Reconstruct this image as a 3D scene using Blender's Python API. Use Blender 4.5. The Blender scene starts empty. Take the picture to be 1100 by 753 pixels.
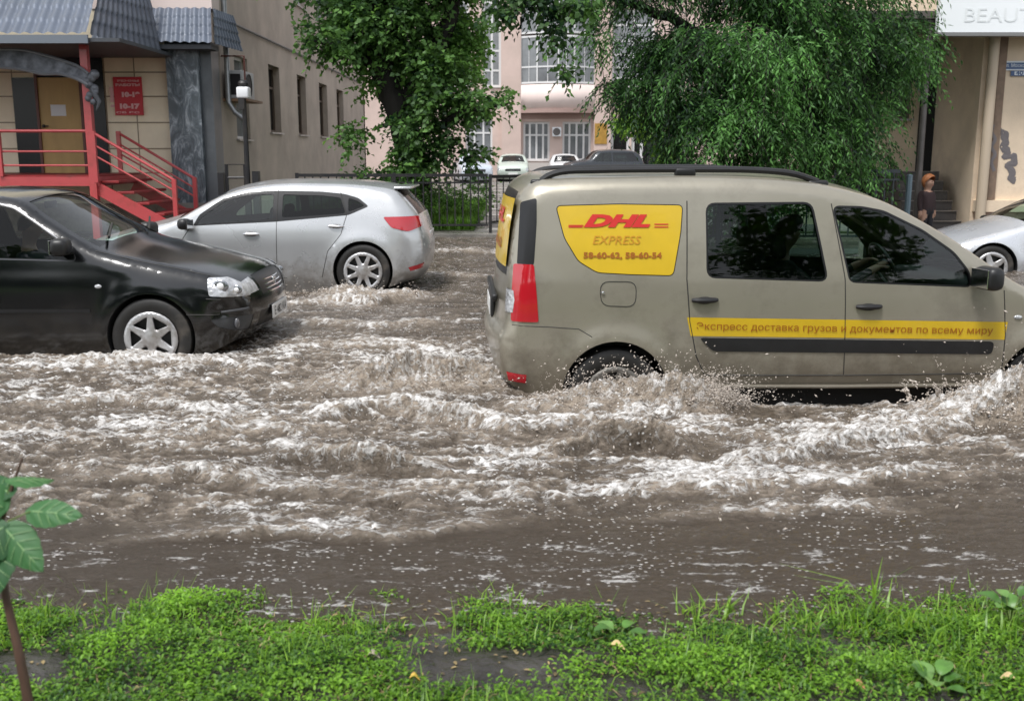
import bpy, bmesh, math, random
import numpy as np
from mathutils import Vector, Matrix, noise as mnoise
from mathutils.geometry import delaunay_2d_cdt
random.seed(7); RNG = np.random.default_rng(7)
R = math.radians
scene = bpy.context.scene
COL = scene.collection
CAMH = 1.55; F = 1100.0; PITCH = math.atan(211.5/1100.0)
CP, SP = math.cos(PITCH), math.sin(PITCH)
def ray(px, py):
    u = (px-550)/F; v = (376.5-py)/F
    return np.array([u, CP+v*SP, -SP+v*CP])
def atY(px, py, Y):
    d = ray(px, py); t = Y/d[1]
    return np.array([d[0]*t, Y, CAMH+d[2]*t])
def atZ(px, py, z=0.0):
    d = ray(px, py); t = (z-CAMH)/d[2]
    return np.array([d[0]*t, d[1]*t, z])
def atX(px, py, X):
    d = ray(px, py); t = X/d[0]
    return np.array([X, d[1]*t, CAMH+d[2]*t])
def xz(px, py, Y):
    p = atY(px, py, Y); return (p[0], p[2])

# ------------------------------------------------------------------ objects
def tag(o, label=None, cat=None, group=None, kind=None):
    if label: o['label'] = label
    if cat: o['category'] = cat
    if group: o['group'] = group
    if kind: o['kind'] = kind
    return o
def empty(name, loc=(0,0,0), rz=0, label=None, cat=None, group=None):
    o = bpy.data.objects.new(name, None); COL.objects.link(o)
    o.empty_display_size = .1
    o.location = loc; o.rotation_euler = (0,0,rz)
    return tag(o, label, cat, group)
def copy_tree(o, parent=None):
    c = o.copy(); COL.objects.link(c)
    if parent is not None: c.parent = parent
    for ch in list(o.children): copy_tree(ch, c)
    return c

# ------------------------------------------------------------------ materials
MATS = {}
def nnode(nt, t, **kw):
    n = nt.nodes.new(t)
    for k, v in kw.items():
        if k in ('operation','noise_dimensions','blend_type','feature','data_type','attribute_name','distance','wave_type','bands_direction','noise_type','use_clamp','interpolation_type','clamp','attribute_type','mode','vector_type'):
            setattr(n, k, v)
        else:
            n.inputs[k.replace('_',' ')].default_value = v
    return n
def mat(name, col, rough=.6, metal=0, spec=.5, coat=0, var=.0, vscale=4, bump=0, bscale=30, trans=0, emit=None, dirt=None, stretch=(1,1,1), detail=5, sheen=0, rvar=0, dirtscale=3, dirtlo=.5, dirthi=.7):
    if name in MATS: return MATS[name]
    m = bpy.data.materials.new(name); m.use_nodes = True; nt = m.node_tree
    b = nt.nodes['Principled BSDF']; L = nt.links
    b.inputs['Base Color'].default_value = (*col, 1)
    b.inputs['Roughness'].default_value = rough
    b.inputs['Metallic'].default_value = metal
    b.inputs['Specular IOR Level'].default_value = spec
    b.inputs['Coat Weight'].default_value = coat
    b.inputs['Coat Roughness'].default_value = .04
    b.inputs['Transmission Weight'].default_value = trans
    if emit: b.inputs['Emission Color'].default_value = (*emit[:3],1); b.inputs['Emission Strength'].default_value = emit[3]
    tc = nt.nodes.new('ShaderNodeTexCoord'); mp = nt.nodes.new('ShaderNodeMapping')
    mp.inputs['Scale'].default_value = stretch
    L.new(tc.outputs['Object'], mp.inputs['Vector'])
    src = None
    if var:
        n = nnode(nt, 'ShaderNodeTexNoise', Scale=vscale, Detail=detail, Roughness=.6)
        L.new(mp.outputs[0], n.inputs['Vector'])
        mr = nnode(nt, 'ShaderNodeMapRange', From_Min=.3, From_Max=.7, To_Min=1-var, To_Max=1+var)
        L.new(n.outputs['Fac'], mr.inputs['Value'])
        hv = nt.nodes.new('ShaderNodeHueSaturation'); hv.inputs['Color'].default_value = (*col,1)
        L.new(mr.outputs[0], hv.inputs['Value']); src = hv.outputs[0]
        L.new(src, b.inputs['Base Color'])
    if dirt:
        n = nnode(nt, 'ShaderNodeTexNoise', Scale=dirtscale, Detail=8, Roughness=.65)
        L.new(mp.outputs[0], n.inputs['Vector'])
        mr = nnode(nt, 'ShaderNodeMapRange', From_Min=dirtlo, From_Max=dirthi, To_Min=0, To_Max=1)
        L.new(n.outputs['Fac'], mr.inputs['Value'])
        mx = nt.nodes.new('ShaderNodeMix'); mx.data_type = 'RGBA'
        L.new(mr.outputs[0], mx.inputs[0])
        if src: L.new(src, mx.inputs[6])
        else: mx.inputs[6].default_value = (*col,1)
        mx.inputs[7].default_value = (*dirt,1)
        L.new(mx.outputs[2], b.inputs['Base Color'])
    if rvar:
        n = nnode(nt, 'ShaderNodeTexNoise', Scale=vscale*1.7, Detail=6)
        L.new(mp.outputs[0], n.inputs['Vector'])
        mr = nnode(nt, 'ShaderNodeMapRange', From_Min=.3, From_Max=.7, To_Min=max(0,rough-rvar), To_Max=min(1,rough+rvar))
        L.new(n.outputs['Fac'], mr.inputs['Value']); L.new(mr.outputs[0], b.inputs['Roughness'])
    if bump:
        n = nnode(nt, 'ShaderNodeTexNoise', Scale=bscale, Detail=6)
        L.new(mp.outputs[0], n.inputs['Vector'])
        bp = nnode(nt, 'ShaderNodeBump', Strength=min(1,bump), Distance=.02)
        L.new(n.outputs['Fac'], bp.inputs['Height']); L.new(bp.outputs[0], b.inputs['Normal'])
    MATS[name] = m
    return m
def glassmat(name, tint, refl=1.0, ior=1.5, rough=0.02):
    if name in MATS: return MATS[name]
    m = bpy.data.materials.new(name); m.use_nodes = True; nt = m.node_tree; L = nt.links
    nt.nodes.remove(nt.nodes['Principled BSDF']); out = nt.nodes['Material Output']
    t = nt.nodes.new('ShaderNodeBsdfTransparent'); t.inputs[0].default_value = (*tint,1)
    g = nt.nodes.new('ShaderNodeBsdfGlossy'); g.inputs['Roughness'].default_value = rough
    g.inputs['Color'].default_value = (refl,refl,refl,1)
    f = nt.nodes.new('ShaderNodeFresnel'); f.inputs['IOR'].default_value = ior
    mx = nt.nodes.new('ShaderNodeMixShader')
    L.new(f.outputs[0], mx.inputs[0]); L.new(t.outputs[0], mx.inputs[1]); L.new(g.outputs[0], mx.inputs[2])
    L.new(mx.outputs[0], out.inputs[0]); MATS[name] = m
    return m
def leafmat(name, c0, c1, transl=.35, rough=.45):
    """two-tone foliage driven by a per-leaf tint attribute"""
    if name in MATS: return MATS[name]
    m = bpy.data.materials.new(name); m.use_nodes = True; nt = m.node_tree; L = nt.links
    b = nt.nodes['Principled BSDF']; out = nt.nodes['Material Output']
    at = nnode(nt, 'ShaderNodeAttribute', attribute_name='tint')
    cr = nt.nodes.new('ShaderNodeValToRGB')
    cr.color_ramp.elements[0].color = (*c0,1); cr.color_ramp.elements[1].color = (*c1,1)
    L.new(at.outputs['Fac'], cr.inputs[0]); L.new(cr.outputs[0], b.inputs['Base Color'])
    b.inputs['Roughness'].default_value = rough
    tr = nt.nodes.new('ShaderNodeBsdfTranslucent')
    hs = nt.nodes.new('ShaderNodeHueSaturation'); hs.inputs['Value'].default_value = 1.5; hs.inputs['Hue'].default_value = .49
    L.new(cr.outputs[0], hs.inputs['Color']); L.new(hs.outputs[0], tr.inputs[0])
    mx = nt.nodes.new('ShaderNodeMixShader'); mx.inputs[0].default_value = transl
    L.new(b.outputs[0], mx.inputs[1]); L.new(tr.outputs[0], mx.inputs[2]); L.new(mx.outputs[0], out.inputs[0])
    MATS[name] = m
    return m

# ------------------------------------------------------------------ mesh collector
class MB:
    def __init__(s): s.v = []; s.f = []
    def add(s, vs, fs):
        o = len(s.v); s.v.extend([tuple(map(float, p)) for p in vs]); s.f.extend([tuple(i+o for i in f) for f in fs]); return s
    def box(s, c, d, rz=0, bev=0, rx=0, ry=0):
        hx, hy, hz = d[0]/2, d[1]/2, d[2]/2
        M = Matrix.Translation(Vector(c)) @ Matrix.Rotation(rz,4,'Z') @ Matrix.Rotation(ry,4,'Y') @ Matrix.Rotation(rx,4,'X')
        if bev:
            bm = bmesh.new(); bmesh.ops.create_cube(bm, size=1)
            for v in bm.verts: v.co = Vector((v.co.x*d[0], v.co.y*d[1], v.co.z*d[2]))
            bmesh.ops.bevel(bm, geom=list(bm.edges), offset=bev, segments=3, profile=.5, affect='EDGES')
            bm.verts.index_update()
            s.add([M @ v.co for v in bm.verts], [[v.index for v in f.verts] for f in bm.faces]); bm.free(); return s
        P = [M @ Vector((x,y,z)) for x in (-hx,hx) for y in (-hy,hy) for z in (-hz,hz)]
        return s.add(P, [(0,1,3,2),(4,6,7,5),(0,4,5,1),(2,3,7,6),(0,2,6,4),(1,5,7,3)])
    def bb(s, x0,x1,y0,y1,z0,z1, bev=0):
        return s.box(((x0+x1)/2,(y0+y1)/2,(z0+z1)/2),(abs(x1-x0),abs(y1-y0),abs(z1-z0)),bev=bev)
    def beam(s, a, b, w, h=None):
        a = Vector(a); b = Vector(b); h = h or w; d = (b-a); L = d.length; d.normalize()
        up = Vector((0,0,1)) if abs(d.z) < .95 else Vector((0,1,0))
        x = d.cross(up).normalized(); y = x.cross(d).normalized()
        P = []
        for e in (a, b):
            for sx, sy in ((-1,-1),(1,-1),(1,1),(-1,1)): P.append(e + x*sx*w/2 + y*sy*h/2)
        return s.add(P, [(3,2,1,0),(4,5,6,7),(0,1,5,4),(1,2,6,5),(2,3,7,6),(3,0,4,7)])
    def tube(s, pts, r, n=8, cap=True):
        pts = [Vector(p) for p in pts]; N = len(pts)
        rs = r if hasattr(r,'__len__') else [r]*N
        V = []; Fc = []; prev = None
        for i, p in enumerate(pts):
            d = (pts[min(i+1,N-1)] - pts[max(i-1,0)])
            if d.length < 1e-9: d = Vector((0,0,1))
            d.normalize()
            if prev is None:
                up = Vector((0,0,1)) if abs(d.z) < .9 else Vector((1,0,0))
                x = d.cross(up).normalized()
            else:
                x = (prev - d*prev.dot(d)).normalized()
            prev = x; y = d.cross(x)
            for k in range(n):
                a = 2*math.pi*k/n; V.append(p + (x*math.cos(a)+y*math.sin(a))*rs[i])
        for i in range(N-1):
            for k in range(n):
                Fc.append((i*n+k, i*n+(k+1)%n, (i+1)*n+(k+1)%n, (i+1)*n+k))
        if cap: Fc.append(tuple(range(n-1,-1,-1))); Fc.append(tuple((N-1)*n+k for k in range(n)))
        return s.add(V, Fc)
    def lathe(s, prof, c=(0,0,0), axis='Y', n=32, closed=False):
        """prof: (radius, offset along axis)"""
        V = []; Fc = []; N = len(prof)
        for r, h in prof:
            for k in range(n):
                a = 2*math.pi*k/n; ca, sa = math.cos(a)*r, math.sin(a)*r
                q = {'Y':(ca,h,sa),'Z':(ca,sa,h),'X':(h,ca,sa)}[axis]
                V.append((c[0]+q[0],c[1]+q[1],c[2]+q[2]))
        for i in range(N if closed else N-1):
            j = (i+1) % N
            for k in range(n):
                Fc.append((i*n+k, i*n+(k+1)%n, j*n+(k+1)%n, j*n+k))
        return s.add(V, Fc)
    def prism(s, poly, a, b, fn):
        """poly 2D points; fn(u,v,t)->3D; from t=a to t=b"""
        n = len(poly); V = [fn(p[0],p[1],a) for p in poly]+[fn(p[0],p[1],b) for p in poly]
        return s.add(V, [tuple(range(n)), tuple(range(2*n-1,n-1,-1))]+[(i,(i+1)%n,n+(i+1)%n,n+i) for i in range(n)])
    def ball(s, c, r, n=10, sc=(1,1,1)):
        pr = [(max(1e-4,math.sin(math.pi*i/n))*r, -math.cos(math.pi*i/n)*r) for i in range(n+1)]
        o = len(s.v); s.lathe(pr, (0,0,0), 'Z', n*2)
        for i in range(o, len(s.v)):
            v = s.v[i]; s.v[i] = (v[0]*sc[0]+c[0], v[1]*sc[1]+c[1], v[2]*sc[2]+c[2])
        return s
    def build(s, name, material, parent=None, smooth=False, loc=None, fixn=True, **tg):
        me = bpy.data.meshes.new(name); me.from_pydata(s.v, [], s.f)
        if fixn and len(s.f) < 60000:
            bm = bmesh.new(); bm.from_mesh(me); bmesh.ops.recalc_face_normals(bm, faces=bm.faces); bm.to_mesh(me); bm.free()
        me.materials.append(material)
        if smooth:
            me.polygons.foreach_set('use_smooth', [True]*len(me.polygons))
            if smooth != 'full': me.set_sharp_from_angle(angle=R(40))
        o = bpy.data.objects.new(name, me); COL.objects.link(o)
        if parent: o.parent = parent
        if loc: o.location = loc
        tag(o, **tg) if tg else None
        return o
def npmesh(name, V, Fq, material, parent=None, smooth=False, attrs=None, normals=None):
    """fast mesh from numpy arrays; Fq (n,3) or (n,4)"""
    V = np.asarray(V, np.float32); Fq = np.asarray(Fq, np.int32); k = Fq.shape[1]
    me = bpy.data.meshes.new(name)
    me.vertices.add(len(V)); me.vertices.foreach_set('co', V.ravel())
    me.loops.add(Fq.size); me.loops.foreach_set('vertex_index', Fq.ravel())
    me.polygons.add(len(Fq)); me.polygons.foreach_set('loop_start', np.arange(0, Fq.size, k, dtype=np.int32))
    me.polygons.foreach_set('loop_total', np.full(len(Fq), k, np.int32))
    me.update(calc_edges=True); me.validate()
    if smooth: me.polygons.foreach_set('use_smooth', np.ones(len(me.polygons), bool))
    for nm, arr in (attrs or {}).items():
        arr = np.asarray(arr, np.float32)
        a = me.attributes.new(nm, 'FLOAT', 'POINT'); a.data.foreach_set('value', arr)
    me.materials.append(material)
    if normals is not None: me.normals_split_custom_set_from_vertices([tuple(n) for n in normals])
    o = bpy.data.objects.new(name, me); COL.objects.link(o)
    if parent: o.parent = parent
    return o
# ------------------------------------------------------------------ noise (numpy)
def _hash(ix, iy, seed):
    h = (ix.astype(np.int64)*374761393 + iy.astype(np.int64)*668265263 + seed*1442695041) & 0xffffffff
    h = ((h ^ (h >> 13))*1274126177) & 0xffffffff
    return ((h ^ (h >> 16)) & 0xffffff)/float(0xffffff)
def vnoise(x, y, seed=0):
    ix = np.floor(x); iy = np.floor(y); fx = x-ix; fy = y-iy
    ix = ix.astype(np.int64); iy = iy.astype(np.int64)
    ux = fx*fx*fx*(fx*(fx*6-15)+10); uy = fy*fy*fy*(fy*(fy*6-15)+10)
    def g(a, b, dx, dy):
        an = _hash(a, b, seed)*2*math.pi
        return np.cos(an)*dx+np.sin(an)*dy
    n0 = g(ix,iy,fx,fy)*(1-ux)+g(ix+1,iy,fx-1,fy)*ux
    n1 = g(ix,iy+1,fx,fy-1)*(1-ux)+g(ix+1,iy+1,fx-1,fy-1)*ux
    return (n0*(1-uy)+n1*uy)*1.5
def fbm(x, y, oct=4, seed=0, gain=.5, lac=2.03):
    t = 0; a = 1; s = 0
    for i in range(oct):
        t = t+a*vnoise(x, y, seed+i*17); s += a; a *= gain; x = x*lac+5.2; y = y*lac+1.3
    return t/s
def ridged(x, y, oct=4, seed=0, gain=.55, lac=2.1):
    t = 0; a = 1; s = 0
    for i in range(oct):
        t = t+a*(1-np.abs(vnoise(x, y, seed+i*31))*1.6); s += a; a *= gain; x = x*lac+3.1; y = y*lac+7.7
    return t/s
def sstep(x, a, b):
    t = np.clip((x-a)/(b-a), 0, 1); return t*t*(3-2*t)
# ------------------------------------------------------------------ text
def text_geo(txt, size, bold=0, shear=0, spacing=1.0, align='LEFT'):
    cu = bpy.data.curves.new('lettering', 'FONT'); cu.body = txt; cu.size = size; cu.shear = shear
    cu.offset = bold; cu.space_character = spacing; cu.align_x = align; cu.resolution_u = 3
    o = bpy.data.objects.new('lettering', cu); COL.objects.link(o)
    dg = bpy.context.evaluated_depsgraph_get(); me = o.evaluated_get(dg).to_mesh()
    V = [(v.co.x, v.co.y) for v in me.vertices]; Fc = [tuple(p.vertices) for p in me.polygons]
    o.evaluated_get(dg).to_mesh_clear(); bpy.data.objects.remove(o); bpy.data.curves.remove(cu)
    return V, Fc
def put_text(txt, size, fn, name, material, parent, width=None, height=None, **kw):
    """fn(u,v) -> 3D for text coordinates; stretches to width/height if given; u starts at 0 (left), v at 0 (baseline)"""
    V, Fc = text_geo(txt, size, **kw)
    xs = [v[0] for v in V]; ys = [v[1] for v in V]
    x0 = min(xs); sx = (width/(max(xs)-x0)) if width else 1; y0 = min(ys) if height else 0
    sy = (height/(max(ys)-min(ys))) if height else sx
    m = MB(); m.add([fn((x-x0)*sx, (y-y0)*sy) for x, y in V], Fc)
    return m.build(name, material, parent, fixn=False)
# ------------------------------------------------------------------ car bodies
def catmull(pts, step):
    P = [np.array(p[:2], float) for p in pts]; out = []; idx = []
    for i in range(len(P)-1):
        p0 = P[max(i-1,0)]; p1 = P[i]; p2 = P[i+1]; p3 = P[min(i+2,len(P)-1)]
        d1 = np.linalg.norm(p2-p1); n = max(1, int(round(d1/step)))
        a01 = max(np.linalg.norm(p1-p0),1e-6); a23 = max(np.linalg.norm(p3-p2),1e-6)
        m1 = ((p2-p1)/d1 + (p1-p0)/a01)*.5*d1 if i > 0 else (p2-p1)
        m2 = ((p3-p2)/a23 + (p2-p1)/d1)*.5*d1 if i < len(P)-2 else (p2-p1)
        for k in range(n):
            t = k/n
            h = (2*t**3-3*t**2+1)*p1+(t**3-2*t**2+t)*m1+(-2*t**3+3*t**2)*p2+(t**3-t**2)*m2
            out.append(h); idx.append(i+t)
    out.append(P[-1]); idx.append(len(P)-1)
    return np.array(out), np.array(idx)
def resample(poly, step, closed=True):
    P = [np.array(p, float) for p in poly]; out = []
    for i in range(len(P) if closed else len(P)-1):
        a = P[i]; b = P[(i+1) % len(P)]; n = max(1, int(math.ceil(np.linalg.norm(b-a)/step)))
        for k in range(n): out.append(a+(b-a)*k/n)
    if not closed: out.append(P[-1])
    return np.array(out)
def roundpoly(poly, r, n=4):
    P = [np.array(p, float) for p in poly]; out = []
    for i in range(len(P)):
        a, b, c = P[i-1], P[i], P[(i+1) % len(P)]
        u = a-b; v = c-b; lu, lv = np.linalg.norm(u), np.linalg.norm(v); rr = min(r, lu*.45, lv*.45)
        p, q = b+u/lu*rr, b+v/lv*rr
        for k in range(n+1):
            t = k/n; out.append((1-t)**2*p+2*t*(1-t)*b+t*t*q)
    return np.array(out)
def inpoly(X, Z, poly):
    inside = np.zeros(len(X), bool); n = len(poly); j = n-1
    for i in range(n):
        xi, zi = poly[i]; xj, zj = poly[j]
        c = ((zi > Z) != (zj > Z)) & (X < (xj-xi)*(Z-zi)/(zj-zi+1e-12)+xi)
        inside ^= c; j = i
    return inside
def grow(poly, d):
    P = np.array(poly); n = len(P); area = 0
    for i in range(n): area += P[i][0]*P[(i+1)%n][1]-P[(i+1)%n][0]*P[i][1]
    sg = 1 if area > 0 else -1; out = []
    for i in range(n):
        t = P[(i+1)%n]-P[i-1]; t = t/(np.linalg.norm(t)+1e-9); out.append(P[i]+np.array([t[1],-t[0]])*d*sg)
    return np.array(out)

class Car:
    """Shell with a side surface y = +-w(x,z) inside the side silhouette and a strip over the top between both sides.
    Local x runs rear to front, z = 0 is the flood level, ground at z = -0.25."""
    def __init__(s, name, loc, rz, sil, wtab, bottom, label, cat, group=None, step=.045, crown=.05, flare=.025, taper=.05):
        s.root = empty(name, loc, rz, label, cat, group)
        # sil rows: (x, z, reach, lateral)
        s.S, idx = catmull(sil, step)
        a = np.array([p[2:4] for p in sil], float); s.reach = np.interp(idx, range(len(sil)), a[:,0]); s.lat = np.interp(idx, range(len(sil)), a[:,1])
        cr = [p[4] if len(p) > 4 else crown for p in sil]; s.cr = np.interp(idx, range(len(sil)), cr)
        s.wt = np.array(wtab, float); s.bottom = bottom; s.step = step; s.taper = taper
        s.x0 = s.S[:,0].min(); s.x1 = s.S[:,0].max(); s.arches = []; s.flare = flare; s.regs = []; s.srects = []
    def base(s, x, z):
        w = np.interp(z, s.wt[:,0], s.wt[:,1])
        # smooth the table a bit
        w = (w+np.interp(np.asarray(z)-.04, s.wt[:,0], s.wt[:,1])+np.interp(np.asarray(z)+.04, s.wt[:,0], s.wt[:,1]))/3
        xc = (s.x0+s.x1)/2; u = (np.asarray(x)-xc)/((s.x1-s.x0)/2)
        return w-s.taper*np.abs(u)**3.5
    def w(s, x, z):
        x = np.atleast_1d(np.asarray(x, float)); z = np.atleast_1d(np.asarray(z, float))
        w = s.base(x, z)
        A = s.S[:-1]; D = s.S[1:]-A; L2 = (D*D).sum(1); best = np.empty(len(x)); re = np.empty(len(x)); la = np.empty(len(x))
        for o in range(0, len(x), 2000):
            X = x[o:o+2000][None,:]; Z = z[o:o+2000][None,:]
            t = np.clip(((X-A[:,:1])*D[:,:1]+(Z-A[:,1:])*D[:,1:])/L2[:,None], 0, 1)
            q = np.hypot(X-A[:,:1]-t*D[:,:1], Z-A[:,1:]-t*D[:,1:]); i = q.argmin(0); k = np.arange(q.shape[1]); tt = t[i,k]
            best[o:o+2000] = q[i,k]; re[o:o+2000] = s.reach[i]+(s.reach[i+1]-s.reach[i])*tt; la[o:o+2000] = s.lat[i]+(s.lat[i+1]-s.lat[i])*tt
        a = np.clip(1-best/re, 0, 1); w = w-la*(1-np.sqrt(np.maximum(0,1-a*a)))
        for (cx, cz, r) in s.arches:
            q = np.hypot(x-cx, z-cz); w = w+s.flare*np.exp(-((q-r-.01)/.085)**2)*(q < r+.5)
        return w
    def from_px(s, pts, side=-1):
        """photo pixels on the near side -> local x,z (true distance, solved on the body surface)"""
        c, sn = math.cos(-s.root.rotation_euler.z), math.sin(-s.root.rotation_euler.z); L = s.root.location; out = []
        o = np.array([-L[0], -L[1], CAMH]); o = np.array([c*o[0]-sn*o[1], sn*o[0]+c*o[1], o[2]])
        for p in pts:
            d = ray(p[0], p[1]); d = np.array([c*d[0]-sn*d[1], sn*d[0]+c*d[1], d[2]]); w = .85
            for _ in range(4):
                t = (side*w-o[1])/d[1]; x = o[0]+d[0]*t; z = o[2]+d[2]*t; w = float(np.interp(z, s.wt[:,0], s.wt[:,1]))
            out.append((x, z))
        return out
    def arch(s, x, z, r): s.arches.append((x, z, r))
    def region(s, name, poly, off=0, cut=None):
        s.regs.append((name, resample(poly, s.step), off))
    def srect(s, name, a, b, v0, v1, off=0, both=True):
        """region on the top strip between silhouette points nearest a and b, |v| in v0..v1"""
        ia = int(np.argmin(np.hypot(s.S[:,0]-a[0], s.S[:,1]-a[1]))); ib = int(np.argmin(np.hypot(s.S[:,0]-b[0], s.S[:,1]-b[1])))
        s.srects.append((name, min(ia,ib), max(ia,ib), v0, v1, off))
    def shell(s):
        verts = []; edges = []
        def ring(P, closed=True):
            o = len(verts); verts.extend([Vector((float(p[0]),float(p[1]))) for p in P]); n = len(P)
            edges.extend([(o+i, o+(i+1)%n) for i in range(n if closed else n-1)])
        sil = list(s.S); zb = s.bottom; base = resample([sil[-1]]+[(p[0],p[1]) for p in zb]+[sil[0]], s.step, False)[1:-1]
        outline = np.array(sil+list(base)); ring(outline)
        s.outline = outline
        for (cx, cz, r) in s.arches:
            ring([(cx+r*math.cos(a), cz+r*math.sin(a)) for a in np.linspace(0, 2*math.pi, 48, endpoint=False)])
        for nm, P, off in s.regs: ring(P)
        pts = []
        for g in (.006,.016,.032,.055,.085):      # rows hugging the silhouette
            T = np.gradient(s.S, axis=0); T /= np.linalg.norm(T, axis=1)[:,None]; Nn = np.stack([T[:,1],-T[:,0]],1)
            pts.extend(list(s.S+Nn*g))
        gx = np.arange(s.x0, s.x1, s.step); gz = np.arange(s.S[:,1].min(), s.S[:,1].max(), s.step)
        G = np.array([(x+(s.step/2 if j%2 else 0), z) for j, z in enumerate(gz) for x in gx]); pts.extend(list(G))
        pts = np.array(pts); pts = pts[inpoly(pts[:,0], pts[:,1], outline)]
        E = np.array([v[:] for v in verts])
        keep = []
        for p in pts:
            if np.min((E[:,0]-p[0])**2+(E[:,1]-p[1])**2) > (.004)**2: keep.append(p)
        verts.extend([Vector((float(p[0]),float(p[1]))) for p in keep])
        r = delaunay_2d_cdt(verts, edges, [], 0, 1e-5, False)
        V2 = np.array([v[:] for v in r[0]]); T = np.array([f for f in r[2] if len(f) == 3])
        C = V2[T].mean(1); ok = inpoly(C[:,0], C[:,1], outline)
        for (cx, cz, rr) in s.arches: ok &= np.hypot(C[:,0]-cx, C[:,1]-cz) > rr*.995
        ok &= ~(C[:,1] < -9)
        T = T[ok]; C = C[ok]
        reg = np.zeros(len(T), int)
        for i, (nm, P, off) in enumerate(s.regs):
            reg[inpoly(C[:,0], C[:,1], P)] = i+1
        W = s.w(V2[:,0], V2[:,1]); n = len(V2)
        VL = np.stack([V2[:,0], -W, V2[:,1]],1); VR = np.stack([V2[:,0], W, V2[:,1]],1)
        # orientation
        a = V2[T]; ar = (a[:,1,0]-a[:,0,0])*(a[:,2,1]-a[:,0,1])-(a[:,2,0]-a[:,0,0])*(a[:,1,1]-a[:,0,1])
        T = np.where((ar > 0)[:,None], T, T[:,::-1])
        # strip
        vs = sorted(set([-1,1,-.97,.97,-.92,.92]+[x for q in s.srects for x in (q[3],q[4],-q[3],-q[4])]+list(np.linspace(-.85,.85,17).round(3))))
        vs = [v for i, v in enumerate(vs) if i == 0 or v-vs[i-1] > .003]
        we = s.w(s.S[:,0], s.S[:,1])
        Tn = np.gradient(s.S, axis=0); Tn /= np.linalg.norm(Tn, axis=1)[:,None]; Nn = np.stack([-Tn[:,1],Tn[:,0]],1)
        K = len(s.S); M = len(vs); va = np.array(vs)
        P = np.zeros((K,M,3))
        bul = (1-np.abs(va)**2.2)
        P[:,:,0] = s.S[:,0][:,None]+Nn[:,0][:,None]*s.cr[:,None]*bul
        P[:,:,2] = s.S[:,1][:,None]+Nn[:,1][:,None]*s.cr[:,None]*bul
        P[:,:,1] = we[:,None]*va[None,:]
        Q = []; qr = []
        for k in range(K-1):
            for j in range(M-1):
                i0 = k*M+j; Q.append((i0, i0+M, i0+M+1, i0+1)); vm = abs((vs[j]+vs[j+1])/2); rg = 0
                for qi, (nm, ka, kb, v0, v1, off) in enumerate(s.srects):
                    if ka <= k < kb and v0 < vm < v1: rg = 1000+qi
                qr.append(rg)
        o2 = 2*n
        V = np.vstack([VL, VR, P.reshape(-1,3)])
        faces = [tuple(t) for t in T]+[tuple(t[::-1]+n) for t in T]+[tuple(i+o2 for i in q) for q in Q]
        regs = list(reg)+list(reg+10000*(reg > 0))+qr     # far side coded +10000
        regs = [int(x) for x in regs]
        # merge strip edge with silhouettes
        key = {}; remap = np.arange(len(V))
        from mathutils.kdtree import KDTree
        kd = KDTree(2*n)
        for i in range(2*n): kd.insert(V[i], i)
        kd.balance()
        for k in range(K):
            for j in (0, M-1):
                i = o2+k*M+j; co, jx, dist = kd.find(V[i])
                if dist < .002: remap[i] = jx
        faces = [tuple(int(remap[i]) for i in f) for f in faces]
        me = bpy.data.meshes.new('tmp'); me.from_pydata([tuple(v) for v in V], [], faces)
        N = np.zeros(len(V)*3); me.vertex_normals.foreach_get('vector', N); N = N.reshape(-1,3)
        bpy.data.meshes.remove(me)
        s.V, s.N, s.faces, s.fr = V, N, faces, regs
        s.names = {0:('body',0)}
        for i, (nm, P_, off) in enumerate(s.regs): s.names[i+1] = (nm, off); s.names[i+10001] = (nm, off)
        for i, q in enumerate(s.srects): s.names[1000+i] = (q[0], q[5])
    def part(s, codes, name, material, parent=None, off=None, half=0):
        idx = [i for i, r in enumerate(s.fr) if r in codes and (not half or half*sum(s.V[v][1] for v in s.faces[i]) > 0)]
        if not idx: return None
        used = sorted(set(v for i in idx for v in s.faces[i])); mp = {u: k for k, u in enumerate(used)}
        o = s.names[s.fr[idx[0]]][1] if off is None else off
        V = s.V[used]+s.N[used]*o
        Fc = [tuple(mp[v] for v in s.faces[i]) for i in idx]
        me = bpy.data.meshes.new(name); me.from_pydata([tuple(v) for v in V], [], Fc)
        me.materials.append(material); me.polygons.foreach_set('use_smooth', [True]*len(Fc))
        me.normals_split_custom_set_from_vertices([tuple(x) for x in s.N[used]])
        ob = bpy.data.objects.new(name, me); COL.objects.link(ob); ob.parent = parent or s.root
        return ob
    def codes(s, name, side=0):
        out = set()
        for i, (nm, P, off) in enumerate(s.regs):
            if nm == name:
                if side <= 0: out.add(i+1)
                if side >= 0: out.add(i+10001)
        for i, q in enumerate(s.srects):
            if q[0] == name: out.add(1000+i)
        if name == 'body': out.add(0)
        return out
    def lining(s, names, material, d=.03, name='cabin_lining'):
        c = set().union(*[s.codes(n) for n in names])
        return s.part(c, name, material, off=-d)
    def surf(s, x, z, off=.003, side=-1):
        w = float(s.w(x, z)[0]); return (x, side*(w+off), z)
    def seam(s, pts, material, r=.0035, closed=False, side=0, name='panel_gap'):
        P = resample(pts, .05, closed); m = MB()
        if closed: P = np.vstack([P, P[:1]])
        for sd in ((-1,1) if side == 0 else (side,)):
            m = MB(); W = s.w(P[:,0], P[:,1]); m.tube([(p[0], sd*(w-.0005), p[1]) for p, w in zip(P, W)], r, 5)
            m.build(name, material, s.root)
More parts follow.
